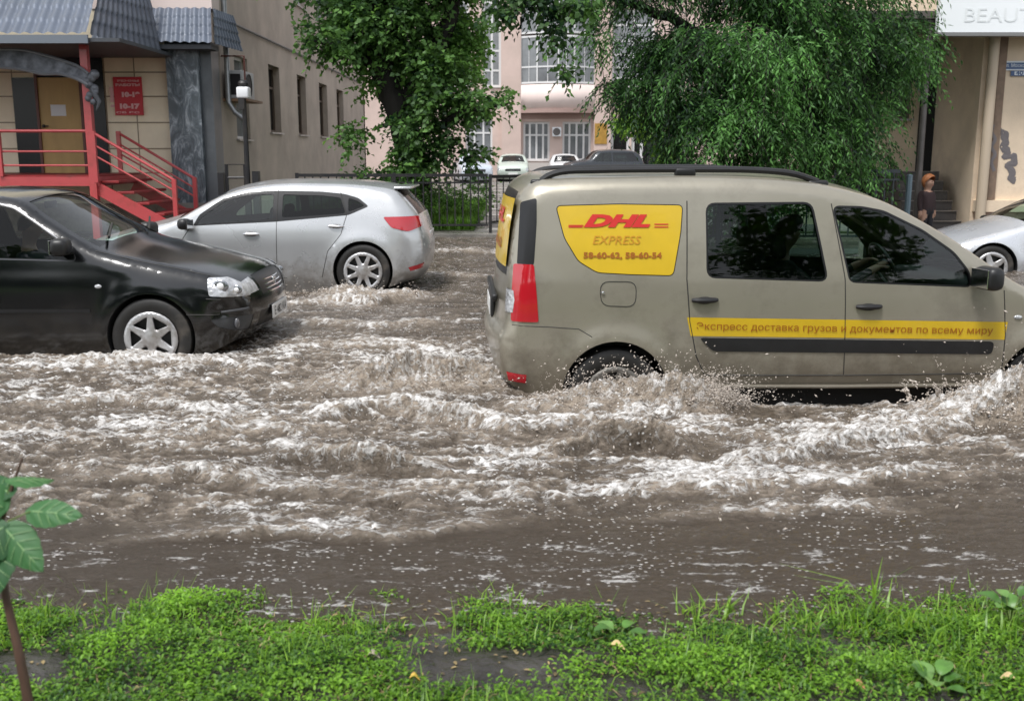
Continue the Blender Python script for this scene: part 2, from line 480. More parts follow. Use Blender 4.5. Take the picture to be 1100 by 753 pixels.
    def wells(s, material, depth=.34):
        for cx, cz, r in s.arches:
            for sd in (-1, 1):
                m = MB()
                a = np.linspace(-.35, math.pi+.35, 22); W = s.w(cx+r*np.cos(a), cz+r*np.sin(a))
                A = [(cx+r*math.cos(t), sd*w, cz+r*math.sin(t)) for t, w in zip(a, W)]
                Bq = [(cx+r*1.0*math.cos(t), sd*(w-.03), cz+r*math.sin(t)) for t, w in zip(a, W)]
                Cq = [(cx+r*1.02*math.cos(t), sd*(.86-depth), cz+r*1.02*math.sin(t)) for t in a]
                n = len(A); cen = (cx, sd*(.86-depth), cz)
                m.add(A+Bq+Cq+[cen], [(i,i+1,n+i+1,n+i) for i in range(n-1)]+[(n+i,n+i+1,2*n+i+1,2*n+i) for i in range(n-1)]+[(2*n+i,2*n+i+1,3*n) for i in range(n-1)])
                m.build('wheel_arch_liner', material, s.root)
    def underbody(s, material, z=-.12, inset=.08):
        m = MB(); x0, x1 = s.x0+.3, s.x1-.3
        cuts = sorted(s.arches, key=lambda a: a[0]); xs = [x0]
        for c in cuts: xs += [c[0]-c[2]-.01, c[0]+c[2]+.01]
        xs.append(x1)
        for i in range(0, len(xs), 2):
            if xs[i+1]-xs[i] > .05: m.bb(xs[i], xs[i+1], -.86+inset, .86-inset, z, .12)
        m.bb(x0+.02, x1-.02, -.45, .45, z+.01, .11)
        return m.build('underbody', material, s.root)

def wheel_parts(root, c, r, rr, side, spokes, mt, mr, md, width=.19, steer=0, hole=(.36,.86,.30), name='wheel'):
    """c: hub centre local; rr: visible rim cover radius; side -1/+1 faces outward."""
    w = empty(name, c, 0 if side < 0 else math.pi); w.parent = root
    if steer: w.rotation_euler.z += steer
    # outward = -y in wheel space
    t = MB().lathe([(rr*.98,-.085),(rr+.012,-.100),(r-.03,-.105),(r-.008,-.09),(r,-.05),(r,.05),(r-.01,.09),(r-.05,.1),(rr,.08)], (0,0,0), 'Y', 48)
    t.build('tyre', mt, w, smooth=True)
    b = MB().lathe([(.001,-.045),(rr*.97,-.045),(rr*.985,-.02),(rr*.985,.08)], (0,0,0), 'Y', 32); b.build('brake_disc', md, w)
    # cover with spoke holes
    verts = []; edges = []
    def ring(P):
        o = len(verts); verts.extend([Vector((float(p[0]),float(p[1]))) for p in P]); n = len(P); edges.extend([(o+i,o+(i+1)%n) for i in range(n)])
    ring([(rr*math.cos(a), rr*math.sin(a)) for a in np.linspace(0,2*math.pi,64,endpoint=False)])
    holes = []
    h0, h1, hw = hole
    for k in range(spokes):
        a = 2*math.pi*k/spokes; dd = math.pi/spokes
        P = [(h0*rr, a-dd*hw*.9), (h0*rr, a+dd*hw*.9), (h1*rr, a+dd*(1-.30/hw*.0-hw*.9)), (h1*rr, a-dd*(1-hw*.9))]
        P = [(q*math.cos(g), q*math.sin(g)) for q, g in P]; P = roundpoly(P, rr*.09, 3); holes.append(P); ring(P)
    for q in (.1,.2,.3,.45,.6,.75,.9,.96):
        for k in range(36): verts.append(Vector((q*rr*math.cos(k/36*2*math.pi+q), q*rr*math.sin(k/36*2*math.pi+q))))
    rs = delaunay_2d_cdt(verts, edges, [], 0, 1e-6, False); V2 = np.array([v[:] for v in rs[0]]); T = np.array([f for f in rs[2] if len(f)==3])
    C = V2[T].mean(1); ok = np.hypot(C[:,0],C[:,1]) < rr*.999
    for P in holes: ok &= ~inpoly(C[:,0],C[:,1],P)
    q = np.hypot(V2[:,0],V2[:,1])/rr
    y = -.088-.018*np.interp(q, [0,.15,.3,.6,.9,.97,1], [1.0,1.0,.5,.6,.9,1.1,.7])
    m = MB(); n = len(V2)
    m.add([(v[0], yy, v[1]) for v, yy in zip(V2,y)], [tuple(int(i) for i in t_) for t_ in T[ok]])
    o = m.build('rim', mr, w, smooth=True)
    sol = o.modifiers.new('s','SOLIDIFY'); sol.thickness = .018; sol.offset = 0
    MB().lathe([(.001,-.112),(rr*.13,-.111),(rr*.14,-.1)], (0,0,0), 'Y', 16).build('hub_cap', md, w, smooth=True)
    return w
# ------------------------------------------------------------------ people
def hand_chain(wrist, fwd, up, side, size=.18, curl=.9):
    """returns (points, edges, radii) of palm + five fingers starting at wrist index 0"""
    f = Vector(fwd).normalized(); u = Vector(up); u = (u-f*u.dot(f)).normalized(); l = f.cross(u)*side
    P = [Vector(wrist)]; E = []; Rr = [.026]
    palm = P[0]+f*size*.42; P.append(palm); E.append((0,1)); Rr.append(.030)
    for i, (off, ln) in enumerate(((-.026,.42),(-.009,.47),(.009,.44),(.026,.34))):
        base = palm+l*off+f*.012; prev = 1; d = f.copy(); p = base
        P.append(p); E.append((1,len(P)-1)); Rr.append(.0095); prev = len(P)-1
        for k, seg in enumerate((.42,.33,.25)):
            d = (d*math.cos(curl*.55)-u*math.sin(curl*.55)).normalized(); p = p+d*size*ln*seg
            P.append(p); E.append((prev,len(P)-1)); Rr.append(.0088-.001*k); prev = len(P)-1
    tb = P[0]+f*size*.15-l*.028; P.append(tb); E.append((0,len(P)-1)); Rr.append(.013); prev = len(P)-1
    d = (f*.75-l*.5-u*.35).normalized(); p = tb
    for seg in (.2,.16):
        p = p+d*size*seg; P.append(p); E.append((prev,len(P)-1)); Rr.append(.0105); prev = len(P)-1; d = (d-u*.35+f*.2).normalized()
    return P, E, Rr
def person(loc, rz, joints, skin, top, legs, hairm, label, scale=1.0, group=None, shoes=None, face=(1,0,0), hair_len=.0, cat='person', collar=None):
    """joints in local space, facing +x. keys: pelvis chest neck head, and L/R sh el wr hip kn an toe"""
    J = {k: Vector(v) for k, v in joints.items() if k != 'hand'}; P = []; E = []; Rr = []; T = []
    def add(p, r, par, t):
        P.append(Vector(p)); Rr.append(r); T.append(t)
        if par is not None: E.append((par, len(P)-1))
        return len(P)-1
    pv = add(J['pelvis'], .15, None, 1); mid = add((J['pelvis']+J['chest'])/2, .135, pv, 1); ch = add(J['chest'], .145, mid, 1)
    nk0 = add(J['chest'].lerp(J['neck'],.75), .085, ch, 1)
    nk = add(J['neck'], .055, nk0, 0); hb = add(J['neck'].lerp(J['head'],.45), .062, nk, 0); hd = add(J['head'], .098, hb, 0)
    fv = Vector(face).normalized(); upv = (J['head']-J['neck']).normalized()
    tp = add(J['head']+upv*.065, .078, hd, 0)
    for s_, sg in (('L',1),('R',-1)):
        sh = add(J[s_+'sh'], .062, ch, 1); m1 = add(J[s_+'sh'].lerp(J[s_+'el'],.5), .055, sh, 1); el = add(J[s_+'el'], .046, m1, 1)
        m2 = add(J[s_+'el'].lerp(J[s_+'wr'],.5), .041, el, 1); cu = add(J[s_+'el'].lerp(J[s_+'wr'],.88), .034, m2, 1)
        hp, he, hr = hand_chain(J[s_+'wr'], J[s_+'wr']-J[s_+'el'], (0,0,1), sg, joints.get('hand',.18))
        o = len(P); P += hp; Rr += hr; T += [0]*len(hp); E += [(a+o,b+o) for a, b in he]; E.append((cu, o))
        hi = add(J[s_+'hip'], .098, pv, 2); m3 = add(J[s_+'hip'].lerp(J[s_+'kn'],.5), .085, hi, 2); kn = add(J[s_+'kn'], .06, m3, 2)
        m4 = add(J[s_+'kn'].lerp(J[s_+'an'],.4), .056, kn, 2); an = add(J[s_+'an'], .038, m4, 2)
        d = J[s_+'toe']-J[s_+'an']; add(J[s_+'an']+d*.3, .042, an, 3); add(J[s_+'toe'], .034, len(P)-1, 3)
    me = bpy.data.meshes.new('person'); me.from_pydata([tuple(p) for p in P], E, [])
    o = bpy.data.objects.new('person', me); COL.objects.link(o)
    md = o.modifiers.new('skin', 'SKIN'); md.use_smooth_shade = True
    for i, sv in enumerate(me.skin_vertices[0].data): sv.radius = (Rr[i], Rr[i]); sv.use_root = (i == 0)
    sb = o.modifiers.new('sub', 'SUBSURF'); sb.levels = sb.render_levels = 2
    dg = bpy.context.evaluated_depsgraph_get(); dg.update()
    em = bpy.data.meshes.new_from_object(o.evaluated_get(dg)); bpy.data.objects.remove(o)
    em.name = 'person'
    em.materials.clear()
    for m_ in (skin, top, legs, shoes or legs): em.materials.append(m_)
    A = np.array([P[a][:] for a, b in E]); Bm = np.array([P[b][:] for a, b in E]); TT = [max(T[a],T[b]) if not (T[a]==0 or T[b]==0) else (0 if T[b]==0 else T[a]) for a, b in E]
    hc = J['head']+upv*.01; lat = upv.cross(fv).normalized()
    V = np.zeros(len(em.vertices)*3); em.vertices.foreach_get('co', V); V = V.reshape(-1,3)
    # face: push nose, chin, brow; hollow eyes
    def push(c, r, d):
        c = np.array(c[:]); q = np.linalg.norm(V-c, axis=1); k = np.exp(-(q/r)**2); V[:] = V+k[:,None]*np.array(d[:])[None,:]
    push(hc+fv*.095-upv*.012, .018, fv*.026); push(hc+fv*.088-upv*.075, .03, fv*.014)
    for sg in (-1,1):
        push(hc+fv*.09+upv*.02+lat*sg*.032, .016, -fv*.010)
        push(hc+lat*sg*.093-upv*.01, .018, lat*sg*.018)
    em.vertices.foreach_set('co', V.ravel())
    for pl in em.polygons:
        c = np.array(pl.center[:]); d = Bm-A; t = np.clip(((c-A)*d).sum(1)/np.maximum((d*d).sum(1),1e-9),0,1)
        q = np.linalg.norm(c-A-t[:,None]*d, axis=1)-.0; pl.material_index = TT[int(np.argmin(q))]
    em.polygons.foreach_set('use_smooth', [True]*len(em.polygons))
    ob = bpy.data.objects.new('person', em); COL.objects.link(ob); ob.location = loc; ob.rotation_euler = (0,0,rz); ob.scale = (scale,)*3
    tag(ob, label, cat, group)
    # hair cap
    m = MB(); n1, n2 = 12, 20; V_ = []
    for i in range(n1+1):
        th = i/n1*math.pi*.62
        for k in range(n2):
            ph = 2*math.pi*k/n2; fr = math.cos(ph)      # 1 = face side
            th2 = th*(1-.60*max(0,fr)**1.2)+ (hair_len if fr < .3 else 0)*i/n1
            r = .112+.008*math.sin(5*ph+3*th)
            p = hc+upv*.02+upv*math.cos(th2)*r*1.08+(fv*math.cos(ph)+lat*math.sin(ph))*math.sin(th2)*r*.98-fv*.012
            V_.append(p)
    m.add(V_, [(i*n2+k, i*n2+(k+1)%n2, (i+1)*n2+(k+1)%n2, (i+1)*n2+k) for i in range(n1) for k in range(n2)])
    h = m.build('hair', hairm, ob, smooth='full')
    em2 = MB()
    for sg in (-1,1): em2.ball(hc+fv*.089+upv*.018+lat*sg*.031, .010, 6)
    em2.build('eyes', mat('eye', (.02,.015,.01), .2), ob, smooth=True)
    mm = MB(); mm.ball(hc+fv*.094-upv*.045, .016, 6, (1,1,1)); 
    for i in range(len(mm.v)):
        v = Vector(mm.v[i]); c = hc+fv*.094-upv*.045; q = v-c; mm.v[i] = tuple(c+lat*q.dot(lat)*1.5+upv*q.dot(upv)*.35+fv*q.dot(fv)*.5)
    mm.build('mouth', mat('lips', (.35,.12,.1), .5), ob, smooth=True)
    if collar:
        MB().lathe([(.075,-.02),(.085,.02),(.06,.045)], J['neck']-upv*.06, 'Z', 16).build('collar', collar, ob, smooth=True)
    return ob
def seated(seat_z, lean=.12, wheel=(.62,.0,.78), side_arm=None):
    """joints for a driver: origin under the hips, facing +x; seat_z hip height"""
    s = seat_z; J = dict(pelvis=(0,0,s+.05), chest=(-lean,0,s+.42), neck=(-lean*1.1,0,s+.60), head=(-lean*.9+.02,0,s+.75))
    for k, sg in (('L',1),('R',-1)):
        J[k+'sh'] = (-lean, sg*.19, s+.50); J[k+'el'] = (.12, sg*.25, s+.28)
        J[k+'wr'] = (wheel[0]-.14, sg*.16+wheel[1], wheel[2])
        J[k+'hip'] = (.04, sg*.10, s+.03); J[k+'kn'] = (.46, sg*.13, s+.12); J[k+'an'] = (.78, sg*.13, s-.18); J[k+'toe'] = (.93, sg*.13, s-.15)
    return J
# ------------------------------------------------------------------ vehicle materials
def paint(name, col, metal=.35, rough=.32, coat=.8, dirt=None, mud=.6):
    if name in MATS: return MATS[name]
    m = mat(name, col, rough, metal, .5, coat, var=.06, vscale=1.3, dirt=dirt, dirtscale=2.2, rvar=.06)
    # road film and mud spatter dried onto the lower body
    nt = m.node_tree; L = nt.links; b = nt.nodes['Principled BSDF']; tc = nt.nodes.new('ShaderNodeTexCoord'); sx = nt.nodes.new('ShaderNodeSeparateXYZ'); L.new(tc.outputs['Object'], sx.inputs[0])
    n = nnode(nt,'ShaderNodeTexNoise',Scale=9,Detail=9,Roughness=.7); L.new(tc.outputs['Object'], n.inputs['Vector'])
    zr = nnode(nt,'ShaderNodeMapRange',From_Min=.02,From_Max=.62,To_Min=.42,To_Max=-.22); L.new(sx.outputs['Z'], zr.inputs['Value'])
    ad = nnode(nt,'ShaderNodeMath',operation='ADD'); L.new(n.outputs['Fac'], ad.inputs[0]); L.new(zr.outputs[0], ad.inputs[1])
    mr = nnode(nt,'ShaderNodeMapRange',From_Min=.52,From_Max=.85,To_Min=0,To_Max=mud); L.new(ad.outputs[0], mr.inputs['Value'])
    old = b.inputs['Base Color'].links[0].from_socket; mx = nt.nodes.new('ShaderNodeMix'); mx.data_type='RGBA'; L.new(mr.outputs[0], mx.inputs[0]); L.new(old, mx.inputs[6]); mx.inputs[7].default_value=(.14,.115,.085,1); L.new(mx.outputs[2], b.inputs['Base Color'])
    iv = nnode(nt,'ShaderNodeMapRange',From_Min=0,From_Max=1,To_Min=coat,To_Max=0); L.new(mr.outputs[0], iv.inputs['Value']); L.new(iv.outputs[0], b.inputs['Coat Weight'])
    # rain beads
    v = nnode(nt,'ShaderNodeTexNoise',Scale=160,Detail=2); L.new(tc.outputs['Object'], v.inputs['Vector']); bp = nnode(nt,'ShaderNodeBump',Strength=.16,Distance=.002); L.new(v.outputs['Fac'], bp.inputs['Height']); L.new(bp.outputs[0], b.inputs['Coat Normal'])
    return m
M_tyre = mat('tyre_rubber', (.018,.017,.016), .55, var=.3, vscale=8, dirt=(.10,.085,.07))
M_black = mat('black_plastic', (.012,.012,.013), .42, var=.25, vscale=9)
M_rubber = mat('window_rubber', (.008,.008,.009), .35)
M_dark = mat('cabin_trim', (.032,.034,.034), .8, var=.2)
M_seat = mat('seat_cloth', (.03,.03,.034), .9, var=.3, vscale=20)
M_under = mat('underbody_dark', (.01,.0095,.009), .85)
M_well = mat('wheel_well', (.006,.006,.006), .9)
M_rim = mat('silver_rim', (.55,.55,.56), .35, .55, dirt=(.25,.22,.19))
M_disc = mat('brake_steel', (.05,.05,.05), .5, .5)
M_chrome = mat('chrome', (.75,.75,.76), .12, 1)
M_glass = glassmat('car_glass', (.82,.90,.87), .6, 1.45)
M_glassdk = glassmat('tinted_glass', (.22,.32,.29), .7, 1.5)
M_glasscl = glassmat('green_glass', (.74,.92,.85), 1.0, 1.6)
M_lampr = mat('red_lens', (.45,.010,.02), .12, 0, .6, 1)
M_lampw = mat('clear_lens', (.52,.53,.55), .12, .35, .6, 1, var=.45, vscale=14, bump=.5, bscale=40)
M_yellow = mat('yellow_vinyl', (.60,.40,.014), .38, 0, .5, .3, var=.05, vscale=6)
M_redink = mat('red_vinyl', (.55,.02,.015), .45)
M_brownink = mat('brown_vinyl', (.33,.10,.005), .5)
M_orangeink = mat('ochre_vinyl', (.52,.24,.008), .5)
M_plate = mat('number_plate', (.75,.75,.74), .4)
M_ink = mat('black_ink', (.015,.015,.015), .5)
M_seam = mat('panel_gap_dark', (.03,.028,.025), .6)
M_skin = mat('skin', (.42,.25,.18), .5, var=.08)
M_wiper = mat('wiper', (.01,.01,.01), .5)

def seatobj(parent, x, y, z=.2, s=1.0):
    e = empty('seat', (x,y,z)); e.parent = parent
    MB().box((.05,0,.02),(.5,.5,.16),bev=.06).build('cushion', M_seat, e, smooth=True)
    MB().box((-.26,0,.36),(.13,.48,.62),bev=.055,ry=-.22).build('backrest', M_seat, e, smooth=True)
    MB().box((-.35,0,.76),(.10,.26,.17),bev=.045,ry=-.15).build('headrest', M_seat, e, smooth=True)
    return e
def steering(parent, c, tilt=.45, r=.185):
    m = MB(); n = 28; pts = []
    ax = Vector((math.cos(tilt),0,math.sin(tilt)))
    u = Vector((0,1,0)); v = ax.cross(u)
    pts = [Vector(c)+u*math.cos(a)*r+v*math.sin(a)*r for a in np.linspace(0,2*math.pi,n)]
    m.tube(pts, .016, 8, False)
    for a in (0, math.pi, -math.pi/2): m.beam(Vector(c), Vector(c)+(u*math.cos(a)+v*math.sin(a))*r, .04, .02)
    m.ball(c, .055, 6)
    return m.build('steering_wheel', M_black, parent, smooth=True)
def mirror_part(car, x, z, mp, side, size=(.11,.20,.14)):
    w = float(car.w(x,z)[0]); m = MB()
    e = empty('wing_mirror', (x, side*(w+.02), z)); e.parent = car.root
    m = MB(); m.box((0, side*.10, .05), size, bev=.045, rz=side*-.15); m.build('mirror_housing', mp, e, smooth=True)
    m = MB(); m.box((.015, side*.005, .01), (.07,.10,.05), bev=.018); m.build('mirror_foot', M_black, e, smooth=True)
    m = MB(); m.box((-size[0]/2-.001, side*.10, .05), (.006,size[1]*.84,size[2]*.8), bev=.002, rz=side*-.15); m.build('mirror_glass', M_chrome, e)
def handle(car, x, z, side, material, parent, L=.15, h=.035, cup=None):
    w = float(car.w(x,z)[0]); m = MB()
    if cup: m.ball((x, side*(w-.012), z), L/2, 8, (1, .35, .34)); m.build('door_handle', cup, parent, smooth=True); return
    m.ball((x, side*(w-.006), z), L/2*.85, 8, (1,.28,.36)); m.build('handle_recess', M_seam if material is not M_black else M_under, parent, smooth=True)
    m = MB(); P = [(x-L/2+L*t, side*(w+.004+.022*math.sin(math.pi*min(1,max(0,t)))**.6), z+.004) for t in np.linspace(0,1,9)]
    m.tube(P, [h*.3,h*.42,h*.45,h*.45,h*.45,h*.45,h*.45,h*.42,h*.3], 8); m.build('door_handle', material, parent, smooth=True)

# ------------------------------------------------------------------ the delivery van
def build_van():
    pm = paint('beige_metallic', (.33,.305,.245), .45, .34, .7, dirt=(.25,.23,.185))
    wt = [(-.2,.80),(0.0,.83),(.12,.855),(.3,.868),(.6,.872),(.76,.862),(.95,.828),(1.2,.775),(1.34,.742),(1.5,.70)]
    c = Car('delivery_van', (-.10,7.35,0), R(3), [(0,0,.1,.1),(1,0,.1,.1)], wt, [], 'beige delivery van with yellow stickers on its side driving through the flood', 'van')
    px = c.from_px([(560,424),(543,412),(538,390),(536,368),(542,354),(545,330),(547,300),(550,265),(554,232),(560,208),(574,196),(605,191.5),
                    (660,190),(740,189),(810,190.5),(862,194.5),(905,202),(953,217),(990,236),(1027,258),(1065,284),(1100,307)])
    re = [.10,.14,.17,.2,.17,.16,.16,.16,.15,.14,.13,.12, .09,.09,.09,.09,.08,.075,.07,.07,.07,.06]
    la = [.05,.10,.14,.17,.13,.13,.13,.14,.14,.12,.10,.10, .11,.11,.11,.11,.10,.07,.06,.055,.05,.05]
    crn = [.02,.04,.06,.07,.06,.06,.05,.05,.05,.05,.04,.04, .04,.04,.04,.04,.045,.05,.06,.07,.07,.06]
    sil = [(p[0],p[1],a,b,k) for p, a, b, k in zip(px, re, la, crn)]
    fx, fz = sil[-1][0], sil[-1][1]
    sil += [(fx+.25,fz-.10,.10,.09,.05),(fx+.62,fz-.20,.12,.12,.05),(fx+.86,fz-.28,.2,.2,.05),(fx+.98,fz-.42,.3,.3,.06),(fx+1.03,fz-.62,.3,.3,.06),(fx+.98,.0,.2,.2,.05)]
    zs = .045
    c2 = Car.__new__(Car); bpy.data.objects.remove(c.root)
    c = Car('delivery_van', (-.10,7.35,0), R(3), sil, wt, [(sil[-1][0]-.3,-.02),(4.05,zs),(3.9,zs),(1.2,zs),(1.05,zs),(.35,-.0)], 'beige delivery van with yellow stickers on its side driving through the flood', 'van', crown=.05, step=.03)
    f = c.from_px
    ac = f([(660,421)])[0]; c.arch(ac[0], ac[1], .345); fa = (ac[0]+2.905, ac[1], .345); c.arch(*fa)
    van_pts = c
    # rear door and front door
    rd = f([(738,216),(738,300),(741,345),(748,383),(757,403),(906,403),(908,300),(893,219),(880,214)])
    fd = f([(894,219),(909,300),(907,403),(1073,401),(1080,360),(1079,312),(1046,288),(1024,270),(988,245),(949,226),(920,218)])
    c.region('door', rd); c.region('front_door', fd)
    w1 = f([(760,220),(871,219),(888,301),(761,297)]); w1 = roundpoly(w1, .05)
    c.region('rub1', grow(w1,.012), -.001); c.region('win1', w1, -.006)
    w2 = f([(896,223),(925,223.5),(949,228),(990,248),(1024,272),(1040,292),(1043,307),(914,302)]); w2 = roundpoly(w2, .035)
    c.region('rub2', grow(w2,.012), -.001); c.region('win2', w2, -.006)
    st = f([(598,222),(665,220),(733,221),(731,250),(723,296),(680,295),(642,293),(622,281),(607,256)]); st = roundpoly(st, .03)
    c.region('stk_rim', grow(st,.006), -.002); c.region('stk', st, .001)
    dp = f([(560,218),(577,213),(577,240),(574,286),(556,286)]); c.region('pillar_glass', roundpoly(dp,.02), .001)
    tl = f([(553,285),(574,285),(577,318),(579,347),(550,347),(551,318)]); c.region('lamp', roundpoly(tl,.015), .006)
    bl = f([(550,347),(548,290),(553,285),(552,318),(551,345)])
    c.region('lampw', f([(540,312),(553,314),(554,324),(552,338),(540,338)]), .007)
    bd = f([(738,341),(1083,346),(1079,365),(742,361)]); c.region('band', bd, .0015)
    mo = roundpoly(f([(751,363),(1068,367),(1065,380.5),(766,377.5)]), .03); c.region('mould', mo, .006)
    rf = f([(545,402),(566,404),(565,413),(547,411)]); c.region('reflector', rf, .003)
    # tailgate glass with its sticker, windscreen
    c.srect('gate_glass', (sil[6][0],sil[6][1]), (sil[9][0],sil[9][1]), 0, .93, -.002)
    i0, i1 = sil[17], sil[21]
    c.srect('screen_frit', (i0[0]-.06,i0[1]), (i1[0]+.03,i1[1]), .90, .97, -.001)
    c.srect('screen', (i0[0]-.05,i0[1]), (i1[0],i1[1]), 0, .90, -.004)
    c.shell()
    body = c.part({0} , 'body', pm)
    glass = M_glasscl
    for side in (-1, 1):
        d = c.part(c.codes('door',side), 'door', pm); c.part(c.codes('win1',side), 'window', M_glassdk if side<0 else M_glass, d); c.part(c.codes('rub1',side), 'window_seal', M_rubber, d)
        e = c.part(c.codes('front_door',side), 'door', pm); c.part(c.codes('win2',side), 'window', glass, e); c.part(c.codes('rub2',side), 'window_seal', M_rubber, e)
        hx, hz = f([(757,323)])[0]; handle(c, hx, hz, side, M_black, d, .165, .04)
        hx, hz = f([(933,330)])[0]; handle(c, hx, hz, side, M_black, e, .165, .04)
        if side < 0: tag(c.part(c.codes('stk',side), 'sticker', M_yellow), 'yellow window sticker with red letters'); 
        else: c.part(c.codes('stk',side), 'side_window', M_glassdk)
        c.part(c.codes('stk_rim',side), 'window_seal', M_rubber)
        c.part(c.codes('pillar_glass',side), 'pillar_trim', M_rubber)
        lm = c.part(c.codes('lamp',side), 'tail_lamp', M_lampr); c.part(c.codes('lampw',side), 'reversing_lens', M_lampw, lm)
        c.part(c.codes('band',side), 'sticker_band', M_yellow); c.part(c.codes('mould',side), 'side_moulding', M_black)
        c.part(c.codes('reflector',side), 'reflector', M_lampr)
        mx, mz = f([(1052,300)])[0]; mirror_part(c, mx, mz-.03, M_black, side, (.12,.2,.15))
        hx, hz = f([(1094,341)])[0]; MB().ball(c.surf(hx,hz,0,side), .03, 6, (1,.4,.5)).build('side_indicator', M_lampw, c.root, smooth=True)
        # roof rail
        rl = f([(583,195),(590,190),(603,185.5),(640,183.5),(740,182.5),(830,184),(862,188),(886,196)]); 
        pts = [(p[0], side*(.60 if 0<i<7 else .615), p[1]) for i, p in enumerate(rl)]
        C2, _ = catmull([(p[0],p[2]) for p in pts], .05)
        MB().tube([(q[0], side*.60, q[1]) for q in C2], .021, 8).build('roof_rail', M_black, c.root, smooth=True)
        for q in (rl[0], rl[4], rl[7]):
            MB().box((q[0], side*.60, q[1]-.02), (.14,.05,.06), bev=.018).build('rail_foot', M_black, c.root, smooth=True)
    c.part(c.codes('gate_glass'), 'rear_window', M_rubber)
    c.part(c.codes('screen'), 'windscreen', glass); [c.part(c.codes('screen_frit'), 'windscreen_edge', M_rubber, half=h_) for h_ in (-1,1)]
    # yellow sticker on rear glass : rows of the strip between two silhouette points
    def back(u, z):   # u lateral, z height -> point on the tailgate
        i = np.argsort(c.S[:,1][:60]); zz = c.S[:60,1][i]; xx = c.S[:60,0][i]; k = slice(0,None)
        m_ = zz < sil[9][1]+.02; x = np.interp(z, zz[m_], xx[m_]); we = .74
        return (x-.05*(1-min(1,abs(u)/we)**2.2)-.007, u, z)
    z0, z1 = f([(540,290)])[0][1], f([(545,214)])[0][1]
    G = MB(); nu, nz = 24, 12; V_ = [back(-.66+1.32*i/nu, z0+(z1-z0)*j/nz) for j in range(nz+1) for i in range(nu+1)]
    G.add(V_, [(j*(nu+1)+i, (j+1)*(nu+1)+i, (j+1)*(nu+1)+i+1, j*(nu+1)+i+1) for j in range(nz) for i in range(nu)])
    gs = G.build('sticker', M_yellow, c.root, smooth=True); tag(gs, 'yellow sticker covering the rear window')
    bfn = lambda y0, zb: (lambda a, b: (lambda p: (p[0]-.006,p[1],p[2]))(back(y0-a, zb+b)))
    put_text('DHL', .2, bfn(.40, z0+.27), 'lettering', M_redink, gs, width=.8, height=.10, bold=.008, shear=.25)
    put_text('58-60-62', .1, bfn(.40, z0+.10), 'lettering', M_brownink, gs, width=.8, height=.07, bold=.004)
    # side writing
    stk = [o for o in c.root.children if o.name.startswith('sticker') and o != gs and not o.name.startswith('sticker_b')][0]
    def sidefn(x0, z0_, slope=0, off=.006): return lambda a, b: c.surf(x0+a, z0_+b+slope*a, off)
    def line(p0, p1, txt, hpx, m, **kw):
        a, b, t = f([p0, p1, (p0[0], p0[1]-hpx)]); w = b[0]-a[0]; h = t[1]-a[1]
        return put_text(txt, .1, sidefn(a[0], a[1], (b[1]-a[1])/w), 'lettering', m, kw.pop('par'), width=w, height=h, **kw)
    line((627,244.5),(699,244.5),'DHL', 14, M_redink, par=stk, bold=.006, shear=.35)
    for (a_, b_, z_) in ((611,627,242.5),(611,626,244.2),(703,718,241),(703,718,244)):
        q = f([(a_,z_),(b_,z_)]); MB().add([c.surf(q[0][0],q[0][1]-.004,.004),c.surf(q[1][0],q[1][1]-.004,.004),c.surf(q[1][0],q[1][1]+.003,.004),c.surf(q[0][0],q[0][1]+.003,.004)],[(0,1,2,3)]).build('logo_bar', M_redink, stk, fixn=False)
    line((637,262.5),(689,262.5),'EXPRESS', 9, M_orangeink, par=stk, shear=.25)
    line((627,279),(711,279),'58-60-62, 58-60-54', 8, M_brownink, par=stk, bold=.003)
    bnd = [o for o in c.root.children if o.name.startswith('sticker_band')][0]
    line((748,356),(1066,361),'Экспресс доставка грузов и документов по всему миру', 10, M_brownink, par=bnd)
    # fuel flap, seams, sill highlight, bumper crease
    fl = roundpoly(f([(645,303),(684,303),(683,330),(646,329)]), .06); c.seam(fl, M_seam, .0035, True, -1, 'fuel_flap_gap')
    MB().ball(c.surf(*f([(648,315)])[0]), .012, 5).build('fuel_flap_catch', M_chrome, c.root)
    for q in (rd[:5], rd[5:8], fd[3:6], [rd[4],rd[5]], [fd[2],fd[3]]): c.seam(q, M_seam, .004)
    c.seam(f([(551,351),(590,352),(622,354),(636,362)]), M_seam, .003, name='bumper_gap')
    sl = f([(742,414),(905,414),(1068,412)]); 
    for sd in (-1,1):
        MB().tube([(p[0], sd*(.87), p[1]) for p in sl], .014, 8).build('sill_strip', pm, c.root, smooth=True)
    # tailgate seams & number plate recess, wiper
    MB().box((back(0,.52)[0]-.01,0,.50),(.03,.62,.14),bev=.012).build('plate_holder', M_black, c.root, smooth=True)
    MB().box((back(0,.52)[0]-.03,0,.50),(.006,.52,.11),bev=.002).build('number_plate', M_plate, c.root)
    MB().box((back(0,.62)[0]-.015,0,.60),(.04,1.1,.05),bev=.015).build('tailgate_bar', M_black, c.root, smooth=True)
    c.lining(['body','door','front_door','rub1','rub2','band','mould','stk','pillar_glass','gate_glass'], M_dark)
    c.wells(M_well); c.underbody(M_under, -.15, .12)
    for ax, az, r in c.arches:
        for sd in (-1,1): wheel_parts(c.root, (ax, sd*.74, az-.03), .318, .20, sd, 7, M_tyre, mat('muddy_rim',(.16,.15,.135),.5,.4,dirt=(.09,.08,.065)), M_disc)
    # cabin
    for x in (2.25, 1.35):
        for y in (-.36,.36): seatobj(c.root, x, y, .16)
    steering(c.root, (2.98,.36,.70)); MB().box((3.35,0,.48),(.42,1.42,.40),bev=.08).build('dashboard', M_dark, c.root, smooth=True)
    MB().bb(.3,1.0,-.7,.7,.1,.35,.02).build('boot_floor', M_dark, c.root)
